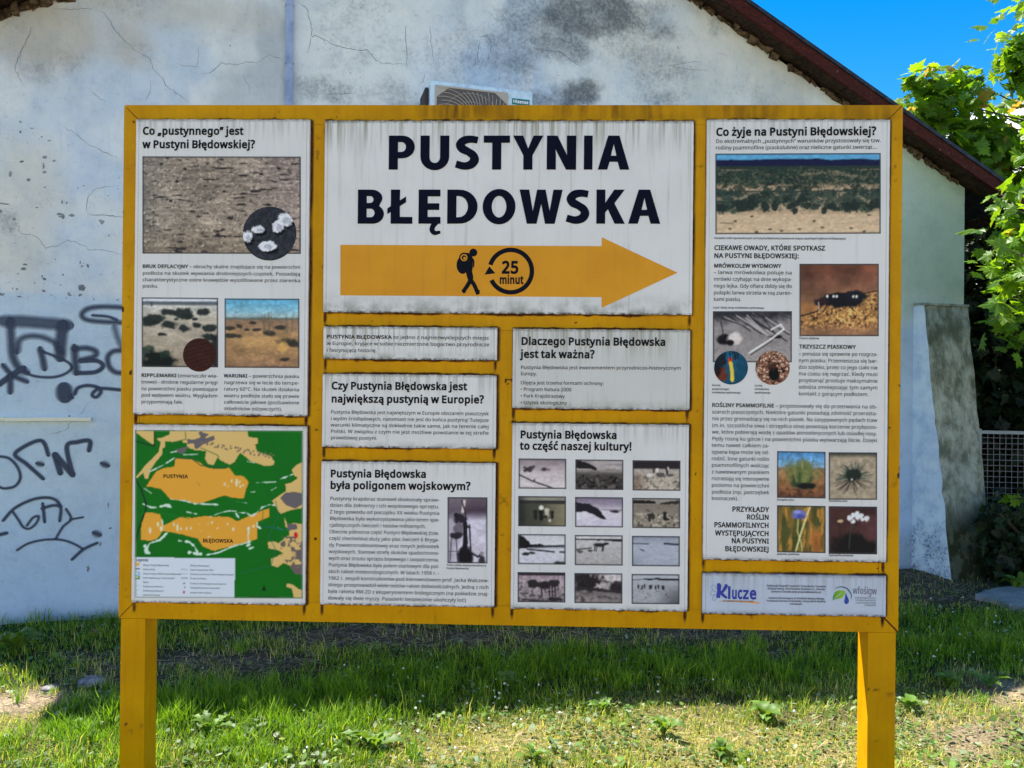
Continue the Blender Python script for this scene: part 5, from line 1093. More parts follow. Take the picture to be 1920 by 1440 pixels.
# --- sponsor panel
o, u0, z0 = PO['sponsor']
m_blue = mat('logo_blue', alb((34,48,140)), .4, .4); m_sw = mat('logo_orange', alb((214,140,60)), .4, .4); m_gr = mat('logo_green', rough=.4); m_db = mat('logo_drop', alb((16,56,140)), .4, .4); m_teal = mat('logo_arc', alb((40,90,110)), .4, .4); m_gy = mat('logo_grey', alb((84,86,104)), .45, .4); m_lb = mat('logo_outline', alb((120,140,180)), .5)
T = Text('sponsor')
for ch, xa_, xb_, cap in (('l',1364,1372,20),('u',1372,1383,20),('c',1383,1392.5,20),('z',1393,1405,20),('e',1405.5,1419.5,20)):
    T.line(xa_, 1121.5+(xa_-1344)*.02, ch, cap, 'h', xb_, fit=True)
T.build('logo_lettering', m_blue)
slab('logo_letter', [[thick([(1348.5,1096.5),(1348,1108),(1346.5,1121)],[8.5,6.5,7.5])], [thick([(1349.5,1113),(1356,1108),(1362,1098.5)],[5,5,7])], [thick([(1349.5,1108.5),(1355,1115),(1363,1121.5)],[4,6,4])], [disc(1347.8,1096.8,3.6)], [disc(1361.5,1098.2,3)]], TB(.0014), o, m_blue, .0014)
for L in ([(1346,1108),(1340,1098),(1335,1097.5),(1334,1102),(1339,1108),(1345,1110)], [(1345,1111),(1337,1107.5),(1332.5,1111),(1334,1116),(1340,1115),(1345,1112)], [(1345,1114),(1338,1118),(1336,1124),(1340,1126),(1344,1121),(1346,1116)]):
    slab('logo_wing', [[thick(L, [1.1]*5)]], TB(.0012), o, m_lb, .0012)
slab('logo_swoosh', [[thick([(1348,1127.5),(1370,1127),(1395,1128.2),(1423,1130.5)],[.6,2.0,2.6,3.2])]], TB(.0012), o, m_sw, .0012)
T = Text('sponsor',.0018)
T.line(1356,1128.2,'W GMINIE KLUCZE Z KLUCZA',2.6,'b',1414,fit=True)
for y, t, xa_, xe in ((1099.8,'Odpłatność fotografii i rysunków: Gminy Klucze, Pracownia',1437.5,1548.5),(1105.2,'Edukacji Gminy, Firma Fotoline Sebastian s.c., Zbiorów',1439.5,1547),(1110.8,'Sylwestra Chwastka (www.pustyniabledowska.pl)',1446,1540),
                  (1122.8,'Zadanie finansowane ze środków Małopolskiego',1441,1546),(1128,'Funduszu Ochrony Środowiska i Gospodarki Wodnej',1438,1548),(1134,'w Krakowie',1481,1504)): T.line(xa_,y,t,3.3,'b',xe,fit=True,y1=y+1.6*(xe-xa_)/110)
for y, t, xa_ in ((1122.3,'WOJEWÓDZKI FUNDUSZ',1603),(1126.8,'OCHRONY ŚRODOWISKA',1604),(1131.6,'I GOSPODARKI WODNEJ',1604.5),(1136,'W KRAKOWIE',1621)): T.line(xa_,y,t,2.5,'r',1642.5,fit=True)
T.build('caption', m_tiny)['kind'] = 'stuff'
T = Text('sponsor'); T.line(1598.8,1113.4,'wfośigw',13,'r',1644,fit=True,y1=1114.8); T.build('logo_name', m_gy)
q = N(m_gr); q.color(q.mix(q.rng(q.noise(12,3,.5),.35,.65), alb((28,110,30)), alb((110,160,30))))
leaf_ = [(1561,1126),(1562.5,1117),(1566,1110.5),(1572,1107),(1579,1107),(1585,1108.5),(1583.5,1114),(1580,1119.5),(1574,1122.8),(1567,1123.3)]
slab('logo_leaf', [[leaf_]], TB(.0012), o, m_gr, .0012)
slab('logo_leaf_vein', [[thick([(1562,1125),(1569,1118.5),(1578,1112)],[.8,1.0,.6])]], TB(.0016), o, PO['sponsor'][0].data.materials[0], .0016)
slab('logo_drop', [[[(1586,1111),(1588,1117),(1591,1122.5),(1592,1127),(1590.5,1131),(1587,1133),(1583.6,1131),(1583,1127),(1584.3,1121)]]], TB(.0012), o, m_db, .0012)
slab('logo_arc', [[thick([(1565,1105),(1571,1101.2),(1579,1100.6),(1587,1103),(1593,1109),(1596.5,1117),(1595.5,1124)],[.5,1.4,2.2,2.6,2.6,1.8,.5])]], TB(.0012), o, m_teal, .0012)

# ================================================================== PRINTED PICTURES
m_print = mat('photo_print', rough=.55, spec=.15); q = N(m_print)
c = q.attr('print'); q.color(q.mix(q.rng(q.noise(150,3,.6),.62,.75,0,.10), c, (0.3,0.29,0.25)))
class Pic:
    """a small painter: colours as they read in the print, on a regular grid of printed dots"""
    def __init__(s, w, h, sd=0):
        s.w, s.h = w, h; s.n = (max(6,int(round(h))), max(6,int(round(w))))
        s.X, s.Y = np.meshgrid((np.arange(s.n[1])+.5)/s.n[1], (np.arange(s.n[0])+.5)/s.n[0]); s.C = np.zeros(s.n+(3,)); s.sd = sd
        s.PX, s.PY = s.X*w, s.Y*h
    def m(s, mask, c):
        mask = np.clip(mask, 0, 1)[...,None]; s.C = s.C*(1-mask) + np.array(c, float)*mask; return s
    def fill(s, c): return s.m(np.ones(s.n), c)
    def vgrad(s, stops):
        for i in range(3): s.C[...,i] = np.interp(s.Y, [a for a,_ in stops], [c[i] for _,c in stops])
        return s
    def nz(s, f, sd=0, o=4, sx=1, sy=1): return fbm(s.PX/f*sx+sd*3.1+50, s.PY/f*sy+sd*1.7+50, 200+s.sd+sd, o)
    def tex(s, f, amt, sd=0, sx=1, sy=1): s.C *= (1+amt*2*(s.nz(f,sd,3,sx,sy)-.5))[...,None]; return s
    def el(s, cx, cy, rx, ry, c, a=1, wob=.25, f=9, soft=.25, sd=0):
        d = np.sqrt(((s.X-cx)/rx)**2+((s.Y-cy)/ry)**2) + wob*2*(s.nz(f,sd+int(cx*90+cy*31),3)-.5); return s.m(a*sstep(1+soft, 1-soft, d), c)
    def poly(s, P, c, a=1, wob=0, f=10, sd=0):
        X = s.X; Y = s.Y
        if wob: X = X+wob*(s.nz(f,sd,3)-.5); Y = Y+wob*(s.nz(f,sd+5,3)-.5)
        ins = np.zeros(s.n, bool); j = len(P)-1
        for i in range(len(P)):
            (xi,yi),(xj,yj) = P[i],P[j]
            if yi != yj: ins ^= ((yi > Y) != (yj > Y)) & (X < (xj-xi)*(Y-yi)/(yj-yi)+xi)
            j = i
        return s.m(ins*a, c)
    def ln(s, P, wd, c, a=1):
        for (x0,y0),(x1,y1) in zip(P, P[1:]):
            x0,x1 = x0*s.w,x1*s.w; y0,y1 = y0*s.h,y1*s.h; dx,dy = x1-x0,y1-y0; L = dx*dx+dy*dy+1e-9
            t = np.clip(((s.PX-x0)*dx+(s.PY-y0)*dy)/L,0,1); d = np.hypot(s.PX-x0-t*dx, s.PY-y0-t*dy); s.m(a*sstep(wd*.5+.5, wd*.5-.5, d), c)
        return s
    def spk(s, f, th, c, a=1, sd=0, mask=1, sx=1, sy=1): return s.m(a*mask*sstep(th, th+.06, s.nz(f,sd,2,sx,sy)), c)
    def border(s, c=(60,60,64), a=.8):
        e = 1.6; mk_ = (s.PX<e)|(s.PX>s.w-e)|(s.PY<e)|(s.PY>s.h-e); return s.m(mk_*a, c)
DPP = 1.35                                   # photo pixels per printed dot
def print_rect(pn, name, x0, y0, x1, y1, fn, sd=0, border=True, off=.0006, y0r=None, label=None, dpp=DPP, k=None, skew=0):
    w, h = (x1-x0)/dpp, (y1-y0)/dpp; p = Pic(w, h, sd); fn(p)
    if name == 'printed_photo':
        p.C = p.C*.86 + p.C.mean(2, keepdims=True)*.14; p.tex(1.5,.08,90); p.tex(3.2,.08,91,.7,1.6); p.C = np.clip((p.C-105)*1.03+109, 4, 238)
    if border: p.border()
    o, u0, z0 = PO[pn]; nh, nw_ = p.n
    a = B(x0, y0, .014+off); b_ = B(x1, y0+skew, .014+off); c_ = B(x1, y1+skew, .014+off); d_ = B(x0, y1, .014+off)
    S, Tt = np.meshgrid(np.linspace(0,1,nw_+1), np.linspace(0,1,nh+1))
    U = (a[0]*(1-S)+b_[0]*S)*(1-Tt)+(d_[0]*(1-S)+c_[0]*S)*Tt; Z = (a[1]*(1-S)+b_[1]*S)*(1-Tt)+(d_[1]*(1-S)+c_[1]*S)*Tt
    idx = np.arange((nw_+1)*(nh+1)).reshape(nh+1, nw_+1)
    me = np_mesh(name, np.stack([U-u0, np.full_like(U,-off), Z-z0],-1).reshape(-1,3), np.stack([idx[1:,:-1], idx[1:,1:], idx[:-1,1:], idx[:-1,:-1]],-1).reshape(-1,4))
    C = np.clip(lin(np.clip(p.C,0,255))/LUM, .002, .9); Cv = np.pad(C, ((0,1),(0,1),(0,0)), 'edge'); Cv = (Cv + np.pad(C, ((1,0),(0,1),(0,0)),'edge') + np.pad(C,((0,1),(1,0),(0,0)),'edge') + np.pad(C,((1,0),(1,0),(0,0)),'edge'))/4
    set_col(me, 'print', Cv.reshape(-1,3)); ob_ = mesh_obj(name, me, m_print, o)
    if label: ob_['label'] = label
    return ob_
def print_disc(pn, name, cx, cy, r, fn, sd=0, off=.0011, label=None):
    o, u0, z0 = PO[pn]; p = Pic(2*r/DPP, 2*r/DPP, sd); fn(p); p.tex(1.5,.12,90); p.C = np.clip((p.C-105)*1.14+99, 2, 235); C = np.clip(lin(np.clip(p.C,0,255))/LUM,.002,.9)
    nr, na = int(r/DPP)+1, 72; V = []; CC = []; c0 = B(cx, cy, .014+off); e = B(cx+r, cy, .014+off); R_ = e[0]-c0[0]
    for i in range(nr+1):
        for j in range(na):
            rr = max(i/nr, .002); th = 2*math.pi*j/na; x, y = rr*math.cos(th), rr*math.sin(th); V.append((c0[0]+x*R_-u0, -off, c0[1]-y*R_-z0))
            ix = min(p.n[1]-1, int((x*.995+1)/2*p.n[1])); iy = min(p.n[0]-1, int((y*.995+1)/2*p.n[0])); CC.append(C[iy,ix])
    F = [(i*na+j, (i+1)*na+j, (i+1)*na+(j+1)%na, i*na+(j+1)%na) for i in range(nr) for j in range(na)]
    me = np_mesh(name, V, F); set_col(me, 'print', np.array(CC)); ob_ = mesh_obj(name, me, m_print, o)
    if label: ob_['label'] = label
    return ob_
# -- pebble desert
def f_(p):
    p.fill((132,120,106)); p.m(sstep(.55,1,p.X)*.5,(136,118,118)); p.m(sstep(.3,0,p.X)*.6,(112,110,102)); p.m(sstep(.6,1,p.Y)*.5,(138,122,98)); p.tex(30,.22); p.tex(4,.25,3,1,2); p.tex(9,.22,5,.5,3)
    p.spk(2.2,.80,(205,196,182),.9,7); p.spk(3.0,.78,(190,178,160),.9,8); p.spk(4.5,.74,(58,52,50),.8,9,1,.6,2); p.spk(7,.735,(40,36,38),1,10,1,.4,2.2); p.spk(2.0,.73,(70,62,56),.9,12)
    for x,y in ((.27,.13),(.50,.03),(.22,.26),(.52,.36),(.12,.08),(.75,.18),(.86,.12),(.18,.46)): p.el(x,y,.012,.012,(30,26,30),1,.3,3)
print_rect('stones','printed_photo',267,293,564,475.5,f_,1,label='photo of pebbly desert ground',skew=.6)
def f_(p):
    p.fill((52,54,60)); p.tex(2.0,.35); 
    for x,y,rx,ry in ((.80,.24,.15,.11),(.65,.37,.10,.11),(.30,.42,.12,.07),(.09,.56,.09,.10),(.46,.73,.16,.09)):
        p.el(x+.03,y+.07,rx,ry*.8,(14,14,20),.95,.3,6,.15); p.el(x,y,rx,ry,(198,202,208),1,.4,6,.12); p.el(x+.02,y+.02,rx*.5,ry*.5,(150,154,165),.8,.5,4)
    p.tex(2.5,.12,4)
print_disc('stones','printed_photo',505.5,438,50.3,f_,2,label='round inset photo of white stones')
def f_(p):
    p.vgrad([(0,(196,204,212)),(.045,(196,204,212)),(.065,(70,84,96)),(.10,(86,92,96)),(.12,(176,178,172)),(.3,(160,154,138)),(1,(140,126,106))]); p.tex(14,.15,1,.5,2); p.tex(3,.12,2,1,3)
    for x,y,rx,ry in ((.16,.31,.14,.07),(.12,.36,.11,.05),(.35,.21,.11,.045),(.55,.23,.13,.075),(.6,.27,.09,.04),(.8,.20,.07,.05),(.36,.39,.10,.055),(.56,.44,.07,.05),(.72,.39,.06,.04),(.88,.43,.10,.05),(.27,.53,.06,.025),(.9,.57,.12,.05),(.45,.31,.03,.02),(.70,.31,.03,.02)): p.el(x,y,rx,ry,(28,36,34),.95,.5,6)
    p.el(.08,.78,.10,.08,(34,52,42),.9,.5,5); p.el(.22,.93,.20,.15,(10,18,16),1,.45,6); p.el(.3,.82,.08,.06,(26,44,32),.9,.6,4); p.el(.97,.8,.07,.25,(20,24,26),.9,.4,8); p.ln([(.13,.06),(.13,.12)],2,(60,60,66))
print_rect('stones','printed_photo',265.6,557.5,409,688,f_,3,label='photo of dunes with dark tufts',skew=1)
def f_(p): p.fill((66,40,32)); p.m(.5*(.5+.5*np.sin((p.X*6+p.Y*22+2.2*p.nz(14,1))*2.4)),(44,26,24)); p.tex(5,.12)
print_disc('stones','printed_photo',374,665.5,31,f_,4,label='round inset photo of brown sand ripples')
def f_(p):
    p.vgrad([(0,(70,150,190)),(.15,(104,166,192)),(.26,(140,170,176)),(.29,(80,92,84)),(.32,(128,100,78)),(.5,(152,118,78)),(.7,(160,122,76)),(1,(128,96,68))]); p.tex(16,.2,1,.6,2); p.tex(4,.16,2,1,2)
    for x,y,rx,ry in ((.06,.43,.09,.03),(.2,.4,.04,.03),(.3,.45,.05,.02),(.43,.45,.06,.02),(.1,.54,.11,.035),(.6,.5,.09,.045),(.75,.42,.08,.03),(.85,.62,.12,.05),(.95,.66,.08,.04),(.72,.62,.05,.03),(.8,.88,.08,.03),(.38,.35,.05,.02)): p.el(x,y,rx,ry,(40,40,34),.9,.5,6)
    p.el(.5,.62,.3,.08,(196,150,84),.5,.4,12); p.el(.78,.7,.07,.08,(206,160,80),.7,.4,8)
    R = random.Random(4)
    for i in range(26): x = R.choice([.56,.62,.86,.92])+R.uniform(-.05,.05); p.ln([(x,.48),(x+R.uniform(-.05,.05),R.uniform(.18,.33))],1.0,(96,84,66),.55)
print_rect('stones','printed_photo',421,559.5,561.4,689.5,f_,5,label='photo of orange dunes under blue sky',skew=.6)
# -- big desert picture
def f_(p):
    p.vgrad([(0,(60,130,176)),(.055,(76,150,196)),(.06,(18,24,60)),(.15,(14,18,52)),(.16,(32,50,42)),(.36,(38,56,44)),(.40,(140,122,96)),(.45,(170,146,116)),(.47,(52,66,56)),(.60,(58,70,58)),(.68,(166,142,112)),(1,(190,164,130))])
    sk = .075+.02*(p.nz(20,9)-.5)*2; p.m(sstep(sk+.01,sk-.01,p.Y),(72,148,196)); p.m((p.Y>sk)*(p.Y<.155)*1.0,(16,20,58))
    p.spk(9,.58,(124,112,88),.8,3,(p.Y>.2)*(p.Y<.3),.25,1.6); p.spk(5,.52,(36,50,40),.85,4,(p.Y>.35)*(p.Y<.47),.6,1); p.spk(6,.50,(150,132,104),.7,5,(p.Y>.48)*(p.Y<.72),.6,1.2)
    R = random.Random(15)
    for i in range(210):
        y = .17+.56*R.random()**.85; x = R.random(); s_ = .010+.030*max(0,y-.2); dn = fbm(np.array([x*5+3]),np.array([y*14]),77,3)[0]
        if (.38 < y < .47 and R.random() < .7) or dn < .42 or (y > .62 and R.random() < .45): continue
        p.el(x,y,s_*R.uniform(.7,1.6),s_*R.uniform(1.2,2.4),R.choice([(34,50,44),(44,60,50),(26,40,36),(60,72,56)]),.9,.7,3)
        if y > .5:
            for k in range(3): p.ln([(x+R.uniform(-1,1)*s_,y+s_),(x+R.uniform(-1.6,1.6)*s_,y-s_*R.uniform(1.5,3))],1.0,(46,60,50),.8)
    for i in range(90): x,y = R.random(),R.uniform(.40,.98); p.el(x,y,.006,.005,(110,92,70),.7,.3,3)
    for x,y,rx,ry in ((.18,.64,.09,.07),(.3,.67,.025,.06),(.36,.66,.02,.05),(.46,.65,.03,.04),(.48,.71,.02,.045),(.53,.57,.03,.04),(.66,.71,.018,.045),(.70,.66,.03,.04),(.8,.66,.03,.05),(.85,.65,.025,.07),(.97,.64,.06,.06),(.04,.68,.04,.06)): p.el(x,y,rx,ry,(28,42,36),.95,.5,4)
    p.m((p.Y>.76)*.5,(192,168,136)); p.spk(3,.60,(96,92,70),.7,33,(p.Y>.2)*(p.Y<.45)); p.spk(2.4,.62,(22,34,30),.7,34,(p.Y>.2)*(p.Y<.72)); p.tex(5,.10,7,1,2)
    for x,y in ((.12,.84),(.09,.93),(.22,.78),(.33,.94),(.51,.94),(.65,.92),(.82,.93),(.93,.77),(.6,.84),(.25,.97),(.4,.96),(.9,.97)): p.el(x,y,.012,.012,(60,54,44),.9,.4,3)
    p.ln([(.03,.86),(.11,.865)],1,(70,60,50))
print_rect('life','printed_photo',1341.3,288,1651.4,439.3,f_,6,label='wide photo of sand and green scrub under a dark ridge',skew=-1.2)
def f_(p):
    p.vgrad([(0,(120,66,44)),(.3,(116,74,54)),(.5,(126,86,58)),(.6,(150,98,50)),(1,(132,94,66))]); p.tex(34,.35,1); p.tex(14,.2,2)
    hill = sstep(-.05,.08, p.Y-(.72-.36*p.X)); p.m(hill*.8*sstep(.95,.75,p.Y),(150,102,52)); p.spk(2.6,.52,(214,164,86),.85,4,hill*sstep(.98,.8,p.Y)); p.spk(2.6,.60,(56,34,22),.9,6,hill*sstep(.98,.8,p.Y)); p.tex(20,.15,8)
    p.el(.54,.50,.27,.10,(14,14,20),1,.2,8,.12); p.el(.70,.44,.15,.07,(18,20,26),1,.3,6,.15); p.el(.27,.53,.09,.05,(40,24,26),1,.3,5)
    for x in (.35,.43,.47,.68,.72): p.el(x,.45,.014,.02,(220,214,206),.95,.3,3)
    p.ln([(.3,.55),(.22,.66),(.02,.72)],2.0,(24,20,22)); p.ln([(.36,.56),(.3,.66)],2,(30,22,22)); p.ln([(.6,.55),(.68,.64)],2,(22,20,24)); p.ln([(.75,.42),(1.0,.37)],1.6,(30,24,24)); p.ln([(.24,.53),(.25,.64)],1.4,(160,150,150))
print_rect('life','printed_photo',1499,494.6,1647.8,630.5,f_,7,label='photo of a black beetle on sand')
def f_(p):
    p.fill((126,122,122)); p.m(sstep(.5,1,p.Y)*.4,(160,152,150)); p.tex(3,.12); p.m(sstep(.30,.0,p.Y+.25*(p.nz(10,3)-.5))*.9,(26,26,34)); R = random.Random(3)
    for i in range(22): x0 = R.uniform(0,.7); y0 = R.uniform(-.05,.15); p.ln([(x0,y0),(x0+R.uniform(.2,.5),y0+R.uniform(.15,.45))],R.uniform(1,2.4),R.choice([(20,20,28),(40,38,44),(170,164,164)]),.8)
    p.el(.15,.55,.10,.10,(12,10,14),1,.15,9); p.el(.28,.54,.09,.12,(196,186,184),1,.2,9); p.el(.22,.62,.05,.06,(14,12,16),1,.2,6); p.el(.80,.50,.09,.035,(16,14,18),1,.4,5)
    p.ln([(.46,.82),(.6,.68),(.74,.54),(.9,.35),(.86,.26),(.74,.36)],2.4,(206,198,196)); p.ln([(.48,.85),(.62,.71),(.76,.57)],1.4,(30,28,32)); p.ln([(.1,.2),(.13,.4),(.12,.5)],1.6,(30,28,34))
print_rect('life','printed_photo',1336.6,583.5,1484.8,679.4,f_,8,label='grey photo of antlion pits in sand')
def f_(p):
    p.fill((34,84,108)); p.tex(12,.3); p.el(.15,.3,.2,.3,(28,30,36),.8,.5,6); p.el(.2,.72,.18,.22,(120,52,28),.8,.5,5); p.el(.1,.6,.1,.2,(30,24,26),.8,.5,5)
    p.ln([(.48,.24),(.47,.34)],5,(190,60,20)); p.ln([(.49,.36),(.53,.6),(.54,.86)],5,(212,178,70)); R = random.Random(5)
    for i in range(8): x = R.uniform(.2,.7); p.ln([(x,0),(x+.05,.25)],1.6,(14,30,42),.8)
print_disc('life','printed_photo',1370.6,689.4,31.8,f_,9,label='round inset photo with a yellow larva on blue')
def f_(p):
    p.fill((126,94,78)); p.tex(3,.35); p.spk(2.2,.60,(206,178,156),.9,2); p.spk(2.2,.62,(48,32,28),.9,4); p.el(.54,.70,.15,.17,(16,12,12),1,.3,5); p.el(.5,.48,.13,.12,(56,40,34),.8,.5,5); p.ln([(.7,.55),(.95,.45)],2,(50,34,30))
print_disc('life','printed_photo',1448.7,689.8,32.3,f_,10,label='round inset photo of a pit in brown gravel')
def f_(p):
    p.vgrad([(0,(60,130,190)),(.2,(90,146,190)),(.33,(110,150,176)),(.35,(120,110,84)),(.45,(150,112,66)),(.8,(120,78,44)),(1,(92,58,38))]); p.tex(8,.25,1); p.tex(3,.2,2); p.el(.5,.44,.32,.24,(96,104,52),.8,.55,7); p.el(.52,.62,.25,.18,(40,60,34),.95,.4,7); p.el(.62,.74,.22,.06,(14,18,16),.95,.4,6); R = random.Random(6)
    for i in range(40): x = R.uniform(.32,.75); p.ln([(x*.6+.2,.65),(x,R.uniform(.18,.4))],1.1,R.choice([(140,136,70),(60,84,40),(100,112,56)]),.8)
    p.spk(4,.6,(70,40,30),.8,7,p.Y>.8)
print_rect('life','printed_photo',1457,845.8,1548,933.4,f_,11,label='photo of a green grass tussock under blue sky',skew=1.4)
def f_(p):
    p.fill((150,136,112)); p.m(sstep(.14,0,p.Y),(44,48,42)); p.tex(5,.16,1); R = random.Random(7)
    for i in range(70): a = R.uniform(math.pi*.85,math.pi*2.15); r_ = R.uniform(.2,.42); p.ln([(.52,.52),(.52+r_*math.cos(a),.5+r_*math.sin(a)*.75)],1.0,R.choice([(34,46,38),(60,76,66),(96,106,86)]),.8)
    for i in range(24): a = R.uniform(.1,3.0); r_ = R.uniform(.2,.42); p.ln([(.5,.55),(.5+r_*math.cos(a),.6+r_*math.sin(a)*.75)],1.1,(50,44,38),.7)
    p.el(.5,.48,.16,.13,(24,34,28),.95,.4,6); p.el(.48,.57,.02,.02,(220,220,214),.9,.2,3)
print_rect('life','printed_photo',1553.8,848,1644.6,937,f_,12,label='photo of a dark spiky tuft on pale sand',skew=.4)
def f_(p):
    p.fill((112,88,34)); p.tex(10,.4,1,2,.6); p.m(sstep(.45,.6,p.nz(12,3,3,2,.6))*.7,(50,66,26)); p.m(sstep(.56,.66,p.nz(10,5,3,2,.5))*.8,(190,128,44)); p.el(.8,.75,.12,.3,(176,92,34),.6,.5,6); p.el(.45,.55,.12,.4,(54,66,26),.6,.4,8)
    p.ln([(.44,.25),(.42,.55),(.5,.8),(.52,1)],1.8,(170,170,96)); p.ln([(.68,.02),(.55,.4),(.46,.7),(.38,1)],2.2,(204,196,126)); p.el(.46,.18,.15,.09,(88,98,176),1,.4,4); p.el(.48,.24,.09,.05,(62,70,150),1,.3,4); p.el(.42,.13,.08,.04,(130,136,204),.9,.4,3)
print_rect('life','printed_photo',1457,947.2,1548,1035.6,f_,13,label='photo of a blue flower among yellow stems',skew=1.6)
def f_(p):
    p.fill((54,30,30)); p.el(.15,.3,.4,.4,(70,40,36),.7,.2,12); p.el(.85,.5,.25,.35,(88,50,50),.7,.3,12); p.el(.55,.85,.5,.25,(12,14,14),.9,.4,10); p.ln([(.5,.3),(.44,.6),(.42,.9)],1.2,(50,60,44)); p.ln([(.2,.32),(.24,.6)],1.2,(26,34,26)); p.tex(10,.15)
    for x,y,r_ in ((.44,.24,.06),(.52,.18,.05),(.6,.22,.07),(.67,.19,.05),(.78,.25,.055),(.5,.32,.045),(.58,.14,.04),(.7,.27,.04)): p.el(x,y,r_,r_,(214,208,206),1,.5,3)
    p.el(.24,.31,.06,.03,(190,170,120),.9,.4,3)
print_rect('life','printed_photo',1553.8,949,1644.6,1038.6,f_,14,label='dark photo of white flowers',skew=1)
# -- rocket picture
def f_(p):
    p.vgrad([(0,(96,84,96)),(.2,(60,46,60)),(.24,(80,70,86)),(.36,(176,172,190)),(1,(190,186,202))]); p.m(sstep(.3,.0,p.X-.25+.3*(p.Y-.3))*.45,(120,112,126)); p.tex(12,.12); p.ln([(.42,.06),(.38,.22)],4,(190,186,176)); p.ln([(.36,.05),(.45,.25),(.50,.7)],2,(40,34,44))
    p.el(.3,.33,.17,.07,(34,28,38),1,.5,5); p.el(.22,.27,.06,.035,(26,22,30),1,.2,4); p.el(.28,.47,.12,.09,(88,80,92),.9,.5,5); p.el(.22,.58,.18,.05,(36,30,40),1,.5,5); p.ln([(.45,.4),(.43,.85)],6,(22,18,28)); p.ln([(.55,.42),(.58,.8)],2.4,(30,26,36)); p.ln([(.4,.42),(.56,.46)],3,(26,22,32))
    p.el(.44,.90,.20,.14,(16,12,20),1,.3,6); p.el(.44,.76,.07,.08,(20,16,26),1,.3,5); p.ln([(.6,.84),(.76,.9),(.84,.86)],3,(30,26,36)); p.el(.86,.95,.08,.08,(46,42,50),1,.3,5); p.el(.86,.85,.05,.03,(130,122,128),1,.3,3); p.ln([(.1,.62),(.06,1)],1.4,(40,36,46)); p.ln([(.22,.64),(.26,1)],1.4,(40,36,46)); p.ln([(.04,.82),(.3,.82)],1,(50,46,56))
print_rect('military','printed_photo',839,932,914,1056,f_,15,label='tall dark photo of people working on a rocket',skew=.6)
# -- twelve old photographs
def people(p, L, c=(24,22,24)):
    for x,y,h,cc in L: p.el(x,y-h*.42,h*.10,h*.12,cc,1,.2,3); p.ln([(x,y-h*.3),(x+.004,y)],max(2,h*p.h*.24),cc)
def h1(p): p.vgrad([(0,(110,100,104)),(.06,(130,118,124)),(.5,(176,166,170)),(1,(188,182,182))]); p.tex(7,.1,1,.4,2); p.el(.2,.36,.10,.09,(44,40,44),.95,.6,4); p.el(.29,.3,.06,.06,(56,52,56),.9,.6,4); p.el(.56,.36,.08,.06,(52,48,52),.9,.6,4); p.ln([(0,.53),(.3,.75),(.75,.99)],2.2,(50,46,48)); p.el(.33,.72,.015,.05,(40,38,40),1)
def h2(p): p.vgrad([(0,(150,142,142)),(.33,(150,144,142)),(.36,(112,106,102)),(.5,(70,66,62)),(.7,(50,46,44)),(1,(44,40,40))]); p.poly([(0,0),(.12,.03),(.35,.18),(.45,.28),(.45,.34),(0,.3)],(26,24,28),1,.06,6); p.tex(5,.22,1,.5,1.6); p.spk(4,.58,(96,90,84),.8,4,p.Y>.55); p.spk(3,.6,(14,14,16),.9,5,p.Y>.5); p.m(sstep(.02,0,abs(p.Y-.40))*.8,(148,142,134))
def h3(p): p.vgrad([(0,(30,26,30)),(.26,(34,30,34)),(.30,(150,142,132)),(1,(172,162,144))]); p.m(sstep(.4,0,p.X)*sstep(.3,.6,p.Y)*.7,(104,80,66)); p.spk(3,.58,(90,84,76),.8,4,p.Y>.5); people(p,[(.44,.4,.26,(60,56,58)),(.52,.42,.3,(190,184,180)),(.72,.44,.34,(44,40,42)),(.74,.3,.16,(196,190,186))]); p.el(.36,.5,.07,.07,(200,196,190),.9,.6,4); p.el(.6,.48,.10,.08,(64,60,62),.8,.6,3); p.el(.8,.48,.06,.05,(54,50,50),.8,.6,3); p.tex(3,.15,8)
def h4(p): p.vgrad([(0,(128,126,112)),(.12,(128,126,112)),(.16,(30,32,30)),(.28,(60,62,54)),(1,(56,58,46))]); p.m(sstep(.3,1,p.X)*.65*(p.Y>.25),(150,142,104)); p.m(sstep(.25,0,p.X)*.7,(24,26,26)); people(p,[(.36,.72,.5,(28,28,26)),(.48,.75,.55,(20,20,22)),(.6,.66,.5,(170,166,146)),(.71,.70,.42,(24,24,24))]); p.el(.48,.38,.05,.07,(206,202,190),1,.2,3); p.el(.66,.8,.03,.05,(180,176,160),1,.3,3); p.el(.58,.68,.05,.05,(26,26,26),.9,.4,3)
def h5(p): p.vgrad([(0,(108,98,116)),(.2,(130,120,140)),(.42,(176,168,180)),(.46,(190,184,194)),(1,(178,176,194))]); p.poly([(0,.17),(.14,.20),(.30,.22),(.5,.4),(.58,.56),(.68,.76),(.52,.72),(.36,.58),(.2,.48),(0,.5)],(26,22,34),1,.05,6); p.el(.84,.46,.10,.06,(34,28,42),1,.5,4); p.ln([(.55,.42),(1,.43)],1.2,(110,100,118)); p.el(.1,.62,.22,.12,(206,202,212),.6,.3,8)
def h6(p): p.vgrad([(0,(140,132,122)),(.16,(134,126,116)),(.24,(112,104,92)),(1,(132,124,108))]); p.poly([(0,.08),(.2,.06),(.48,.10),(.5,.19),(0,.2)],(28,26,26),1,.05,5); p.poly([(.58,.17),(.8,.1),(1,.06),(1,.2),(.58,.21)],(40,38,36),1,.04,5); p.spk(3.4,.60,(66,60,52),.85,4,p.Y>.55); p.spk(2.5,.6,(172,164,146),.8,6,p.Y>.5); people(p,[(.36,.74,.42,(44,42,38)),(.68,.70,.46,(30,28,28))]); p.el(.42,.6,.05,.12,(40,38,34),.9,.4,4); p.ln([(.3,.4),(.36,.44)],1.4,(40,38,36)); p.el(.72,.7,.05,.04,(24,22,22),1,.4,3)
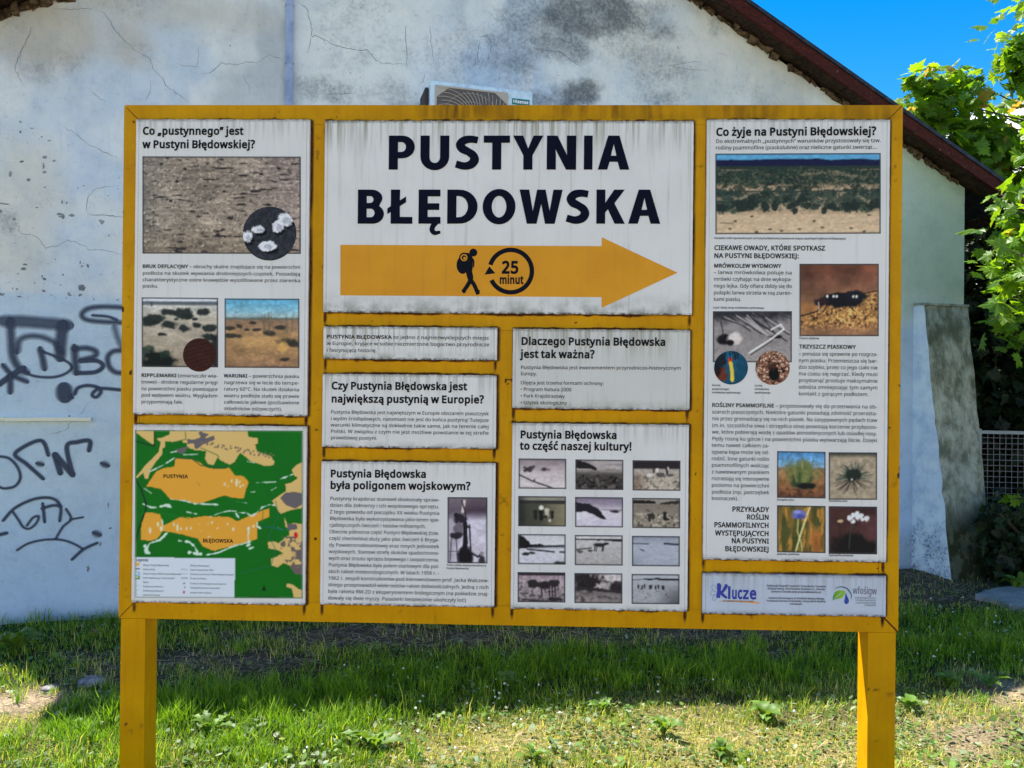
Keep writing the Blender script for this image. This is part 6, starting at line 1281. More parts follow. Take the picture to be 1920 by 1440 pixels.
def h7(p): p.vgrad([(0,(176,180,186)),(.36,(190,192,196)),(.40,(120,124,132)),(.5,(184,186,194)),(1,(176,178,190))]); p.poly([(0,.04),(.12,.08),(.2,.22),(.28,.34),(.48,.32),(.55,.38),(.3,.44),(0,.5)],(18,18,22),1,.07,5); p.ln([(.3,.42),(.95,.38)],3,(40,42,48)); p.ln([(.2,.5),(.76,.58)],2.4,(40,42,48)); p.ln([(.88,.58),(1,.59)],2.4,(44,46,52)); p.el(.17,.66,.08,.05,(40,38,42),1,.5,4); p.el(.3,.62,.06,.045,(34,32,36),1,.5,4); p.el(.9,.97,.15,.08,(26,26,28),.9,.4,5)
def h8(p): p.vgrad([(0,(160,160,162)),(.08,(186,186,188)),(.15,(170,170,172)),(.2,(168,168,170)),(1,(150,148,146))]); p.poly([(0,.13),(.6,.12),(1,.12),(1,.22),(.6,.18),(0,.16)],(34,34,38),1,.02,5); p.el(.52,.33,.12,.07,(34,32,34),1,.3,4); p.el(.66,.28,.06,.05,(34,32,34),1,.3,4)
def h8b(p):
    h8(p)
    for x in (.42,.46,.58,.6): p.ln([(x,.36),(x-.01,.52)],1.6,(40,38,40))
    p.ln([(.04,.48),(.34,.43)],1.8,(56,52,52)); p.el(.1,.55,.07,.05,(70,66,64),.9,.5,3); p.el(.33,.52,.06,.04,(60,56,56),.9,.5,3); p.tex(3,.08,3)
def h9(p): p.vgrad([(0,(122,130,144)),(.2,(140,148,162)),(.3,(150,158,172)),(1,(146,154,168))]); p.m(sstep(.35,0,p.X)*sstep(.4,1,p.Y)*.5,(104,112,126)); p.ln([(0,.25),(.35,.26)],1.8,(66,74,88)); p.ln([(.68,.25),(1,.28)],3,(50,56,68)); p.ln([(.18,.45),(.25,.49)],2,(56,60,72))
def h10(p): p.vgrad([(0,(24,20,28)),(.09,(30,26,34)),(.12,(140,122,132)),(.35,(150,136,142)),(1,(120,110,112))]); p.tex(3,.3,1); p.spk(3,.56,(60,54,58),.8,3,p.Y>.3); p.el(.32,.38,.10,.14,(36,30,34),1,.5,4); p.el(.56,.42,.15,.12,(34,28,32),1,.3,5); p.el(.76,.36,.11,.12,(38,32,36),1,.3,5); p.el(.84,.32,.05,.07,(40,34,36),1,.3,4)
def h10b(p):
    h10(p)
    for x in (.5,.66,.72,.78): p.ln([(x,.48),(x+.01,.78)],2.2,(34,28,32))
    p.el(.78,.9,.14,.07,(30,26,30),.9,.5,4); p.ln([(.1,.9),(.6,.96)],2,(40,34,38))
def h11(p): p.vgrad([(0,(170,162,164)),(.3,(176,168,168)),(.5,(150,142,142)),(.6,(100,92,92)),(1,(126,118,116))]); p.el(.28,.28,.32,.3,(30,26,28),1,.6,6); p.el(.1,.15,.2,.2,(36,32,34),.9,.6,5); p.el(.9,.44,.16,.17,(36,30,34),1,.5,5); p.poly([(0,.45),(.5,.48),(1,.6),(1,.68),(.4,.6),(0,.55)],(38,34,36),.9,.05,6); p.tex(3,.25,2); p.spk(3,.6,(60,54,54),.8,6,p.Y>.75); p.ln([(.5,.25),(1,.36)],1.2,(70,62,66),.7)
def h12(p):
    p.vgrad([(0,(150,156,162)),(.15,(160,166,172)),(.22,(150,156,162)),(1,(144,148,152))]); p.m(sstep(.4,1,p.X)*sstep(.1,1,p.Y)*.8,(60,60,66)); p.ln([(0,.2),(.3,.17)],1.2,(70,74,80)); p.poly([(.24,.15),(.5,.13),(1,.15),(1,.21),(.24,.2)],(30,30,36),1,.02,4)
    people(p,[(x,.48+.02*math.sin(x*40),.22,(34,34,40)) for x in (.14,.22,.27,.38,.41,.5,.56,.64,.67)]); p.el(.2,.5,.02,.02,(20,20,24),.8); p.el(.72,.68,.015,.03,(40,40,44),.9); p.el(.76,.76,.03,.012,(30,30,34),.9); p.spk(3,.7,(96,98,104),.7,3,p.Y>.55)
HF = [[h1,h2,h3],[h4,h5,h6],[h7,h8b,h9],[h10b,h11,h12]]
LB = ['carts on pale sand','dark wood and ploughed field','group sitting by a campfire','family standing on a field','dark dune ridge','two men on a sandy plain','boat-shaped cart by a wood','horse pulling a cart','almost empty pale plain','horses with a plough','trees over a dune','line of people far off on sand']
CX = [(972.3,1061.8),(1078.8,1168.8),(1186,1275.9)]; RY = [(859.5,916.2),(930,986.6),(1001.2,1058),(1072.6,1129)]; DY = [0,1.8,3.4]
for r_i in range(4):
    for c_i in range(3):
        (xa_, xb_), (ya_, yb_) = CX[c_i], RY[r_i]; sh = -.6*r_i
        print_rect('culture','printed_photo',xa_+sh,ya_+DY[c_i],xb_+sh,yb_+DY[c_i],HF[r_i][c_i],20+r_i*3+c_i,label='black and white photo, '+LB[r_i*3+c_i],skew=.8)
# -- map (drawn in units of the 1440-pixel enlargement of its panel)
def mapfn(p):
    ox, oy, ex, ey = 133, 100, 1322, 1292
    def P_(L): return [((x-ox)/(ex-ox), (y-oy)/(ey-oy)) for x, y in L]
    G = (6,96,18); T_ = (196,168,104); O = (210,148,50); W_ = (186,210,196); GR = (92,88,92)
    p.fill(G); p.tex(40,.04)
    def poly(L, c, wob=.010, f=14): p.poly(P_(L), c, 1, wob, f)
    poly([(140,100),(270,105),(270,205),(240,190),(190,155),(140,120)],T_,.004)
    poly([(375,100),(930,100),(935,150),(1000,150),(1005,190),(985,195),(1000,245),(1090,280),(1120,320),(1110,345),(1050,350),(960,320),(880,260),(840,320),(800,340),(740,310),(720,290),(690,345),(650,340),(630,300),(640,250),(560,240),(500,215),(460,170),(400,185),(350,180),(345,240),(280,330),(235,390),(225,445),(200,440),(190,400),(140,440),(140,425),(240,320),(300,250),(315,190),(285,160),(330,150),(380,130)],T_,.014,16)
    poly([(275,105),(370,105),(355,140),(320,158),(280,150)],G,.006)
    for L in ([(590,110),(650,120),(640,160),(690,130),(700,165),(650,190),(600,215),(560,235),(550,200),(500,195),(500,160),(560,165),(600,150)], [(410,230),(470,210),(520,225),(470,260),(415,255)]): poly(L, GR, .02, 6)
    poly([(330,235),(420,180),(500,190),(500,215),(420,240),(400,290),(330,270)],G,.012)
    R = random.Random(9)
    for i in range(46): t = i/46; x = 600+520*t+R.uniform(-10,10); y = 190+95*t+R.uniform(-16,14); p.el(*P_([(x,y)])[0],.006,.006,(110,96,84),.9,.3,3)
    poly([(425,300),(520,305),(590,330),(640,365),(760,375),(800,365),(845,420),(905,425),(938,465),(905,580),(830,580),(770,562),(640,605),(560,625),(500,600),(385,590),(320,520),(215,500),(250,440),(290,390),(350,365),(410,360)],O,.008,10)
    poly([(205,690),(250,685),(310,700),(335,780),(400,745),(460,715),(540,725),(590,712),(700,715),(790,712),(860,745),(930,715),(1010,680),(1085,655),(1085,715),(1005,745),(1000,870),(900,900),(800,925),(700,955),(620,930),(580,870),(470,840),(330,815),(290,870),(250,885),(175,880),(180,770)],O,.008,10)
    for L, w_ in (([(385,590),(480,600),(560,622),(720,628)],9),([(190,625),(250,650),(285,650)],11),([(315,645),(350,632),(385,645)],16),([(240,395),(330,350),(410,300)],9),([(500,680),(570,695)],6),([(670,715),(740,685),(800,672),(850,675)],6),
                  ([(850,690),(870,720)],9),([(870,685),(920,685)],6),([(930,690),(960,712),(990,690),(1040,645),(1090,625),(1130,630)],10),([(1000,750),(1000,780),(1025,795)],8),([(360,830),(310,880),(240,905),(205,950),(215,975)],11),([(205,925),(225,970)],24),
                  ([(445,885),(520,895),(560,930),(580,970)],14),([(520,968),(600,980)],18),([(640,985),(720,970),(840,920),(900,905),(950,890)],9),([(940,790),(935,850),(945,910)],12),([(925,920),(950,905)],16),([(325,740),(330,775)],12),([(480,275),(580,270)],7),([(380,260),(430,250)],7),([(930,320),(980,330)],5),
                  ([(995,470),(1060,468),(1130,465)],5),([(1165,445),(1250,410)],9),([(1100,525),(1135,505)],5),([(850,605),(925,615)],8),([(955,540),(985,535)],6),([(195,512),(250,550)],4),([(945,940),(975,930)],9),([(1150,790),(1180,805)],5)):
        s_ = w_*.35*(p.w/ (ex-ox))*2.6; LL = P_(L); n_ = p.nz(5,int(w_),3); p.m(0*n_,W_)
        for (a,b_) in zip(LL, LL[1:]):
            x0,x1,y0,y1 = a[0]*p.w,b_[0]*p.w,a[1]*p.h,b_[1]*p.h; dx,dy = x1-x0,y1-y0; t = np.clip(((p.PX-x0)*dx+(p.PY-y0)*dy)/(dx*dx+dy*dy+1e-9),0,1)
            d = np.hypot(p.PX-x0-t*dx,p.PY-y0-t*dy)+ (n_-.5)*s_*1.6; p.m(sstep(s_*.5+.5,s_*.5-.5,d),W_)
    for x,y,w_,h_ in [(R.uniform(760,900),R.uniform(440,500),3,8) for _ in range(12)]+[(855,475,9,22),(880,500,5,12),(900,490,4,10),(240,810,8,24),(295,770,9,18),(320,800,12,16),(410,770,5,14),(435,795,7,28),(460,800,4,10),(500,800,5,12),(530,795,5,8),(585,765,5,5),(680,755,5,12),(720,795,4,6),(790,765,5,10),(830,800,8,14),(660,855,10,4),(600,815,5,3),(650,770,6,3),(975,780,8,10)]:
        p.el(*P_([(x,y)])[0], w_/1190., h_/1190., (222,206,176), .95, .3, 4)
    poly([(1320,325),(1280,345),(1245,380),(1260,420),(1285,440),(1240,470),(1200,480),(1205,530),(1160,560),(1105,600),(1130,640),(1165,690),(1240,665),(1320,650)],T_,.010); poly([(1160,580),(1200,540),(1260,532),(1320,545),(1320,620),(1270,655),(1200,630)],GR,.008)
    poly([(1190,715),(1215,770),(1260,755),(1320,765),(1320,900),(1230,860),(1225,800),(1200,780)],T_,.008); poly([(1210,765),(1280,760),(1285,800),(1215,810)],GR,.004)
    poly([(1070,890),(1110,885),(1150,900),(1210,850),(1320,830),(1320,1110),(1280,1110),(1240,1060),(1190,1040),(1150,1075),(1100,1060),(1100,1010),(1190,970),(1150,950),(1085,935)],T_,.012); 
    m_ = np.zeros(p.n); u, v = p.X*(ex-ox)+ox, p.Y*(ey-oy)+oy; reg = ((u>1165)&(v>850)&(v<1120)&(u<1322)&(u-1165>(v-980)*.75)); p.m(reg*sstep(.44,.54,p.nz(7,31,3)),(96,86,84))
    poly([(1205,1185),(1250,1190),(1290,1225),(1320,1235),(1320,1290),(1260,1290),(1245,1220),(1210,1210)],T_,.006); p.el(*P_([(1274,842)])[0],.012,.018,(190,20,30),.95,.3,4)
    for L, w_, c in (([(140,180),(270,215),(270,105)],2.0,(14,40,30)),([(133,440),(175,520),(212,620),(205,680),(160,800),(133,905)],2.2,(8,26,30)),([(1040,780),(1120,790),(1190,810)],1.4,(20,90,110)),([(880,1115),(1100,1060),(1130,940),(1080,850),(1150,700),(1130,600)],1.0,(30,96,80)),([(490,105),(495,165),(390,190)],1.2,(60,90,40)),([(430,300),(540,305),(600,350),(700,365),(790,360)],1.4,(30,66,60)),([(1045,660),(1035,750)],1.2,(90,100,40)),([(600,225),(715,275),(730,290)],1.2,(40,90,40)),([(140,720),(205,680),(330,690),(520,730)],.9,(30,110,40))):
        p.ln(P_(L), w_, c, .85)
    poly([(575,465),(600,495),(580,480)],(120,96,50),0)
    poly([(117,1003),(845,1010),(838,1295),(100,1295)],(190,202,214),0)
    for y, c in ((1055,(214,160,76)),(1118,(70,150,200)),(1146,(10,110,30))): poly([(118,y-12),(166,y-12),(166,y+12),(118,y+12)],c,0)
    poly([(127,1110),(155,1110),(155,1126),(127,1126)],(190,220,236),0); poly([(125,1140),(155,1140),(155,1152),(125,1152)],(206,226,180),0)
    for L, w_, c in (([(120,1086),(164,1086)],1.6,(20,24,50)),([(460,1088),(505,1089)],.8,(120,120,130)),([(462,1150),(505,1150)],1.0,(90,96,120)),([(120,1205),(160,1206)],.7,(150,170,190)),([(120,1238),(160,1238)],.7,(150,170,190)),([(120,1268),(155,1268)],.7,(140,150,170)),([(462,1120),(505,1120)],.7,(150,160,180))): p.ln(P_(L), w_, c)
    poly([(483,1180),(493,1194),(473,1194)],(20,20,24),0); p.el(*P_([(481,1250)])[0],.007,.007,(176,16,36),1,0); p.el(*P_([(487,1215)])[0],.004,.005,(90,90,100),1,0)
    poly([(1048,1198),(1068,1245),(1048,1232),(1030,1245)],(6,14,10),0); p.ln(P_([(945,1280),(1150,1282)]),1.2,(8,40,14)); 
    p.border((120,128,120),.6)
x0_, y0_ = 133/3.789+220, 100/3.789+780; x1_, y1_ = 1322/3.789+220, 1292/3.789+780
# the print is sheared with its panel: anchor left edge at the mean of its two ends
print_rect('map','printed_map',253.3,806.2,567.6,1121,mapfn,60,border=False,skew=1.2,dpp=1.25,label='printed map of the two desert areas')
T = Text('map',.0013); T.line(305.8,896.2,'PUSTYNIA',6.4,'b',352.5,fit=True); T.line(380.2,1016.8,'BŁĘDOWSKA',6.4,'b',437,fit=True); T.build('map_lettering', m_ink)
T = Text('map',.0013); T.line(255,1052,'Legenda',4.6,'b',278,fit=True)
for y, t, xe in ((1061,'Obszar Pustyni Błędowskiej',317),(1069,'Granica Gminy',291),(1077,'Obszar Natura 2000 Pustynia Błędowska',340),(1085,'Park Krajobrazowy "Orlich Gniazd"',328),(1093,'Wydmy',278),(1101,'Ścieżka przyrodnicza 1',307),(1109,'Ścieżka przyrodnicza 2',307),(1117,'Szlak Orlich Gniazd',300)): T.line(268,y,t,3.1,'r',xe,fit=True)
for y, t, xe in ((1062,'Ślady osób pustyni',393),(1070,'Szlak Powstańców 1863',400),(1078,'Ścieżka przyrodnicza "Dolina Białej Przemszy"',439),(1086,'Droga do Pustyni',387),(1095.5,'Punkty informacyjno-turystyczne',424),(1103.5,'Parkingi dla aut lub rowerzystów',412),(1112.5,'Jesteś w tym miejscu',397)): T.line(356.5,y,t,3.1,'r',xe,fit=True)
T.build('legend_text', m_tiny)['kind'] = 'stuff'

# ================================================================== VEGETATION AND SMALL THINGS
def leaf_material(name, attr_name=None, c=(0.07,0.16,0.02), t=(0.28,0.42,0.02), tr=.5, rough=.45, shape=True):
    m = bpy.data.materials.new(name); m.use_nodes = True; q = N(m)
    if attr_name: col = q.attr(attr_name)
    else:
        oi = q.new('ShaderNodeObjectInfo'); n = q.noise(3.0, 3, .6)
        col = q.mix(oi.outputs['Random'], tuple(v*.65 for v in c), tuple(v*1.35 for v in c)); col = q.mix(q.rng(n,.3,.7,0,.5), col, (c[0]*1.7, c[1]*1.25, c[2]))
    q.color(col); q.b.inputs['Roughness'].default_value = rough; q.b.inputs['Specular IOR Level'].default_value = .35
    tl = q.new('ShaderNodeBsdfTranslucent'); q.l.new(q.mix(1.0, q.mix(.0, col, col), (t[0]/max(c[0],.001)*.9, t[1]/max(c[1],.001)*.9, t[2]/max(c[2],.001)*.6), 'MULTIPLY'), tl.inputs[0])
    ms = q.new('ShaderNodeMixShader'); ms.inputs[0].default_value = tr; out = q.n['Material Output']
    q.l.new(q.b.outputs[0], ms.inputs[1]); q.l.new(tl.outputs[0], ms.inputs[2]); q.l.new(ms.outputs[0], out.inputs[0]); return m
m_grass = leaf_material('grass_blade', 'tone', (0.10,0.15,0.03), (0.16,0.24,0.03), .42, .5)
m_weed = leaf_material('weed_leaf', None, (0.11,0.21,0.035), (0.24,0.42,0.03), .35, .5)
m_maple = leaf_material('maple_leaf', 'tone', (0.10,0.16,0.02), (0.30,0.42,0.02), .5, .38)
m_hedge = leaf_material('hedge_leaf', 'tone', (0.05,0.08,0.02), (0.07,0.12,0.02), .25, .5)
m_bark = mat('bark', rough=.95, spec=.1); q = N(m_bark); n = q.noise(14,6,.7,stretch=(1,1,.25)); q.color(q.mix(q.rng(n,.3,.7), (0.03,0.025,0.018), (0.12,0.10,0.08))); q.bump(n,.8,.02)
NR = np.random.RandomState(77)
def in_front(x, y, gap=.02): return y < WA + WB*x - gap*WNL
def scatter(n, x0=-4.8, x1=7.5, y0=2.5, y1=8.6):
    X = NR.uniform(x0,x1,n*3); Y = NR.uniform(y0,y1,n*3); p = np.clip((3.2/Y)**1.6,0,1); vis = np.abs(X) < .78*Y+.9
    k = (NR.rand(n*3) < p) & vis & (in_front(X,Y) | (X > XR+.1)) 
    X, Y = X[k][:n], Y[k][:n]
    return X, Y
def in_poly(X, Y, P):
    ins = np.zeros(X.shape, bool); j = len(P)-1
    for i in range(len(P)):
        (xi,yi),(xj,yj) = P[i][:2],P[j][:2]; ins ^= ((yi > Y) != (yj > Y)) & (X < (xj-xi)*(Y-yi)/(yj-yi)+xi); j = i
    return ins
X, Y = scatter(290000)
lit_, sand_, straw_, lush_, n1, n2 = masks(X, Y)
dw = (WA+WB*X-Y)/WNL
keep = NR.rand(len(X)) < np.clip(1.0 - .86*lit_ - 1.1*sand_ - .15*straw_ - .45*sstep(.50,.33,fbm(X*5+13, Y*5+2, 405, 3)), .02, 1)
keep &= ~in_poly(X, Y, pp)
X, Y, lit_, sand_, straw_, lush_, n1, n2, dw = [a[keep] for a in (X, Y, lit_, sand_, straw_, lush_, n1, n2, dw)]
n = len(X)
base_tall = np.exp(-(dw/.10)**2)*(X < 3)*.8
cl_h = fbm(X*9+3, Y*9+8, 404, 3); h = (.030 + .030*n1 + .040*lush_ + .07*base_tall)*(.55+.95*sstep(.3,.7,cl_h))*NR.uniform(.45,1.25,n)*(1-.5*straw_)*(1-.4*sand_)
tall = NR.rand(n) < .018; h[tall] *= NR.uniform(1.5,2.3,tall.sum())
wd = NR.uniform(.0018,.0040,n)*(1+.45*lush_)
az = NR.uniform(0,2*np.pi,n); lean = NR.uniform(.1,.95,n)*h; la = az + NR.uniform(-.8,.8,n) + np.pi/2
Zg = gz(X, Y)
ca, sa = np.cos(az), np.sin(az); lx, ly = np.cos(la)*lean, np.sin(la)*lean
def P3(t, w_, bend): return (np.stack([X-ca*wd*w_+lx*bend, Y-sa*wd*w_+ly*bend, Zg+h*t],1), np.stack([X+ca*wd*w_+lx*bend, Y+sa*wd*w_+ly*bend, Zg+h*t],1))
a0, a1 = P3(-.1,.5,0); b0, b1 = P3(.5,.45,.28); c0, _ = P3(.97,0,1.0)
V = np.stack([a0,a1,b1,b0,c0],1).reshape(-1,3); k = np.arange(n)*5
F = np.concatenate([np.stack([k,k+1,k+2],1), np.stack([k,k+2,k+3],1), np.stack([k+3,k+2,k+4],1)])
me = np_mesh('grass', V, F)
g1 = np.array([0.050,0.145,0.006]); g2 = np.array([0.260,0.430,0.022]); g3 = np.array([0.72,0.63,0.22]); g4 = np.array([0.56,0.62,0.08])
r1 = NR.rand(n)[:,None]; c = g1*(1-r1)+g2*r1; dry = np.clip(.06+.42*straw_+.9*sand_+.4*lit_-.3*lush_,0,.95); isdry = NR.rand(n) < dry; c = np.where(isdry[:,None], g3*(.6+.6*NR.rand(n)[:,None]), c); half = NR.rand(n) < .16*(1-lush_); c = np.where((half & ~isdry)[:,None], g4*(.7+.5*r1), c)
C = np.repeat(c, 5, 0); set_col(me, 'tone', C)
o = mesh_obj('grass', me, m_grass); tag(o, 'green and straw-coloured grass growing round the board', 'grass', kind='stuff')

# tufts of longer grass, mostly along the edge of the shade
NT = 58; tx_ = []; 
for i in range(NT):
    px_ = NR.uniform(20,1900); py_ = 1395-(px_*.075 if px_ < 1900 else 0)+NR.normal(-18,26) if i < 34 else NR.uniform(1200,1440)
    g_ = gnd(px_, min(1500,max(1185,py_)))
    if in_front(g_[0], g_[1], .1): tx_.append((g_[0], g_[1], NR.uniform(.05,.115)))
TX = np.array(tx_); rep = 34; X = np.repeat(TX[:,0],rep)+NR.normal(0,.018,len(TX)*rep); Y = np.repeat(TX[:,1],rep)+NR.normal(0,.018,len(TX)*rep); h = np.repeat(TX[:,2],rep)*NR.uniform(.45,1.1,len(X)); n = len(X)
wd = NR.uniform(.0024,.0048,n); az = NR.uniform(0,2*np.pi,n); lean = NR.uniform(.15,.75,n)*h; la = NR.uniform(0,2*np.pi,n); Zg = gz(X,Y); ca, sa = np.cos(az), np.sin(az); lx, ly = np.cos(la)*lean, np.sin(la)*lean
a0, a1 = P3(-.05,.4,0); b0, b1 = P3(.5,.5,.22); c0_, c1_ = P3(.85,.3,.60); d0, _ = P3(.98,0,1.1)
V = np.stack([a0,a1,b1,b0,c1_,c0_,d0],1).reshape(-1,3); k = np.arange(n)*7
F = np.concatenate([np.stack([k,k+1,k+2],1), np.stack([k,k+2,k+3],1), np.stack([k+3,k+2,k+4],1), np.stack([k+3,k+4,k+5],1), np.stack([k+5,k+4,k+6],1)])
me = np_mesh('grass_tufts', V, F); r1 = NR.rand(n)[:,None]; c = np.array([0.10,0.24,0.012])*(1-r1)+np.array([0.27,0.44,0.03])*r1; set_col(me, 'tone', np.repeat(c,7,0))
o = mesh_obj('grass_tufts', me, m_grass); tag(o, 'longer bright tufts of grass along the edge of the shade', 'grass', kind='stuff')

# dry stalks and litter lying about
X, Y = scatter(60000); lit_, sand_, straw_, lush_, n1, n2 = masks(X, Y)
keep = (NR.rand(len(X)) < np.clip(.05+1.0*lit_+.22*straw_+.05*n1-.4*lush_, .03, 1)) & ~in_poly(X, Y, pp); X, Y, lit_, straw_ = [a[keep] for a in (X, Y, lit_, straw_)]; n = len(X)
L = NR.uniform(.015,.060,n)*(1+.6*(NR.rand(n)<.1)); az = NR.normal(0,.75,n)+.2; w_ = NR.uniform(.0009,.0022,n); Zg = gz(X,Y)+NR.uniform(.002,.016,n); tz = NR.normal(0,.12,n)*L
dx, dy = np.cos(az)*L/2, np.sin(az)*L/2; nx, ny = -np.sin(az)*w_, np.cos(az)*w_
V = np.stack([np.stack([X-dx-nx,Y-dy-ny,Zg-tz],1), np.stack([X+dx-nx,Y+dy-ny,Zg+tz],1), np.stack([X+dx+nx,Y+dy+ny,Zg+tz+.001],1), np.stack([X-dx+nx,Y-dy+ny,Zg-tz+.001],1)],1).reshape(-1,3)
me = np_mesh('dry_stalks', V, np.arange(n*4).reshape(-1,4)); c = np.array([0.31,0.25,0.15])*NR.uniform(.35,1.35,(n,1))*np.array([1,1,1]); set_col(me, 'tone', np.repeat(c,4,0))
m_dry = mat('dry_stalk', rough=.8, spec=.2); q = N(m_dry); q.color(q.attr('tone'))
o = mesh_obj('dry_stalks', me, m_dry); tag(o, 'dry brown stalks and straw litter lying on the ground', 'straw litter', kind='stuff')

# clover and other small round leaves
X, Y = scatter(60000); lit_, sand_, straw_, lush_, n1, n2 = masks(X, Y)
cl = sstep(.48,.66, fbm(X*3.1+40, Y*3.1+12, 303, 3)); keep = (NR.rand(len(X)) < (.10+.75*cl)*(1-.8*lit_)*(1-.9*sand_)) & ~in_poly(X, Y, pp); X, Y = X[keep], Y[keep]; n = len(X)
r_l = NR.uniform(.005,.0125,n); Zg = gz(X,Y)+NR.uniform(.008,.042,n); ta, tm = NR.uniform(0,2*np.pi,n), NR.uniform(.0,.7,n)
tx, ty = np.cos(ta)*tm, np.sin(ta)*tm; nrm = np.stack([tx,ty,np.ones(n)],1); nrm /= np.linalg.norm(nrm,axis=1)[:,None]
e1 = np.cross(nrm, np.array([1,0,.3])); e1 /= np.linalg.norm(e1,axis=1)[:,None]; e2 = np.cross(nrm, e1); ctr = np.stack([X,Y,Zg],1)
V = np.stack([ctr + (e1*math.cos(a)*(1.0 if i%2 else .86) + e2*math.sin(a)*(.8 if i%2 else 1.))*r_l[:,None] for i, a in enumerate(np.linspace(0,2*np.pi,7)[:-1])],1).reshape(-1,3)
me = np_mesh('small_leaves', V, np.arange(n*6).reshape(-1,6)); c = np.array([0.085,0.16,0.035])*NR.uniform(.55,1.5,(n,1)); pale = NR.rand(n) < .12; c[pale] = np.array([0.26,0.33,0.20]); set_col(me, 'tone', np.repeat(c,6,0))
o = mesh_obj('ground_cover', me, m_grass); tag(o, 'small round clover-like leaves among the grass', 'ground cover', kind='stuff')

# larger pale leaves mixed into the sward
X, Y = scatter(34000); lit_, sand_, straw_, lush_, n1, n2 = masks(X, Y)
cl_ = sstep(.46,.64, fbm(X*2.3+4, Y*2.3+61, 313, 3)); keep = (NR.rand(len(X)) < (.04+.45*cl_)*(1-.9*lit_)*(1-.9*sand_)) & ~in_poly(X, Y, pp); X, Y = X[keep], Y[keep]; n = len(X)
L = NR.uniform(.016,.042,n); wl_ = L*NR.uniform(.22,.42,n); Zg = gz(X,Y)+NR.uniform(.010,.03,n); az = NR.uniform(0,2*np.pi,n); up = NR.uniform(.1,1.0,n)
d = np.stack([np.cos(az)*np.cos(up), np.sin(az)*np.cos(up), np.sin(up)],1); sd_ = np.stack([-np.sin(az), np.cos(az), NR.normal(0,.25,n)],1); ctr = np.stack([X,Y,Zg],1)
V = np.stack([ctr, ctr+d*L[:,None]*.35+sd_*wl_[:,None], ctr+d*L[:,None]*.75+sd_*wl_[:,None]*.8-np.array([0,0,.002]), ctr+d*L[:,None]-np.array([0,0,.004]), ctr+d*L[:,None]*.75-sd_*wl_[:,None]*.8-np.array([0,0,.002]), ctr+d*L[:,None]*.35-sd_*wl_[:,None]],1).reshape(-1,3)
me = np_mesh('broad_leaves', V, np.arange(n*6).reshape(-1,6)); c = np.array([0.15,0.26,0.05])*NR.uniform(.5,1.4,(n,1)); pale = NR.rand(n) < .3; c[pale] = np.array([0.34,0.42,0.26])*NR.uniform(.7,1.1,(pale.sum(),1)); set_col(me, 'tone', np.repeat(c,6,0))
o = mesh_obj('ground_cover', me, m_grass); tag(o, 'scattered pointed pale-green leaves poking up between the blades', 'ground cover', kind='stuff')

# white clover heads
m_fl = mat('clover_white', (0.72,0.72,0.66), .8, .2)
R = random.Random(12); V0 = []; F0 = []
phi = [(math.sin(t)*math.cos(a), math.sin(t)*math.sin(a), math.cos(t)) for t in (.7,1.5,2.3) for a in [2*math.pi*k/6 for k in range(6)]] + [(0,0,1),(0,0,-1)]
fc = [(18,k,(k+1)%6) for k in range(6)] + [(k,6+k,6+(k+1)%6,(k+1)%6) for k in range(6)] + [(6+k,12+k,12+(k+1)%6,6+(k+1)%6) for k in range(6)] + [(19,12+(k+1)%6,12+k) for k in range(6)]
SP = [(R.uniform(640,1500),R.uniform(1225,1345)) for _ in range(46)] + [(R.uniform(1690,1920),R.uniform(1120,1240)) for _ in range(26)] + [(R.uniform(560,1500),R.uniform(1340,1440)) for _ in range(26)] + [(R.gauss(925,18),R.gauss(1302,10)) for _ in range(7)] + [(R.uniform(300,560),R.uniform(1240,1400)) for _ in range(5)]
for px, py in SP:
    x, y, _ = gnd(px, py, .03); k = len(V0); r_ = R.uniform(.0035,.0075)
    if not in_front(x, y): continue
    zz_ = float(gz(np.array([x]),np.array([y]))[0])+R.uniform(.025,.06); V0 += [(x+a*r_,y+b_*r_,zz_+c_*r_*.85) for a,b_,c_ in phi]; F0 += [tuple(i+k for i in t) for t in fc]
o = mk('clover_flowers', V0, F0, m_fl); tag(o, 'tiny white clover flower heads dotted through the grass', 'flowers', kind='stuff')

# broad-leaved weeds: each a rosette of its own
def blade_leaf(L, W_, arch, lobes=0, seed=0):
    R = random.Random(seed); V = []; n = 9
    for i in range(n+1):
        t = i/n; w_ = W_*math.sin(math.pi*min(1,(t*.92+.08)))**.8*(.35+.65*math.sin(math.pi*(t*.75+.12))) + .0015
        if lobes and 0 < i < n: w_ *= (1.25 if i % 2 else .55)
        if i == n: w_ = .0008
        z = L*arch*math.sin(t*math.pi*.62)*(1-.45*t); x = L*t*(.95-.12*arch)
        V += [(x, -w_, z+w_*.35), (x, 0, z), (x, w_, z+w_*.35)]
    F = [(i*3+j, (i+1)*3+j, (i+1)*3+j+1, i*3+j+1) for i in range(n) for j in range(2)]
    me = bpy.data.meshes.new('leaf'); me.from_pydata(V, [], F); me.update(); me.polygons.foreach_set('use_smooth', [True]*len(F)); me.materials.append(m_weed); return me
LM = {'dandelion': [blade_leaf(.15,.020,.45,1,1), blade_leaf(.12,.017,.6,1,2)], 'plantain': [blade_leaf(.11,.026,.6,0,3), blade_leaf(.09,.022,.8,0,4)], 'dock': [blade_leaf(.17,.030,.8,0,5), blade_leaf(.13,.026,1.0,0,6)]}
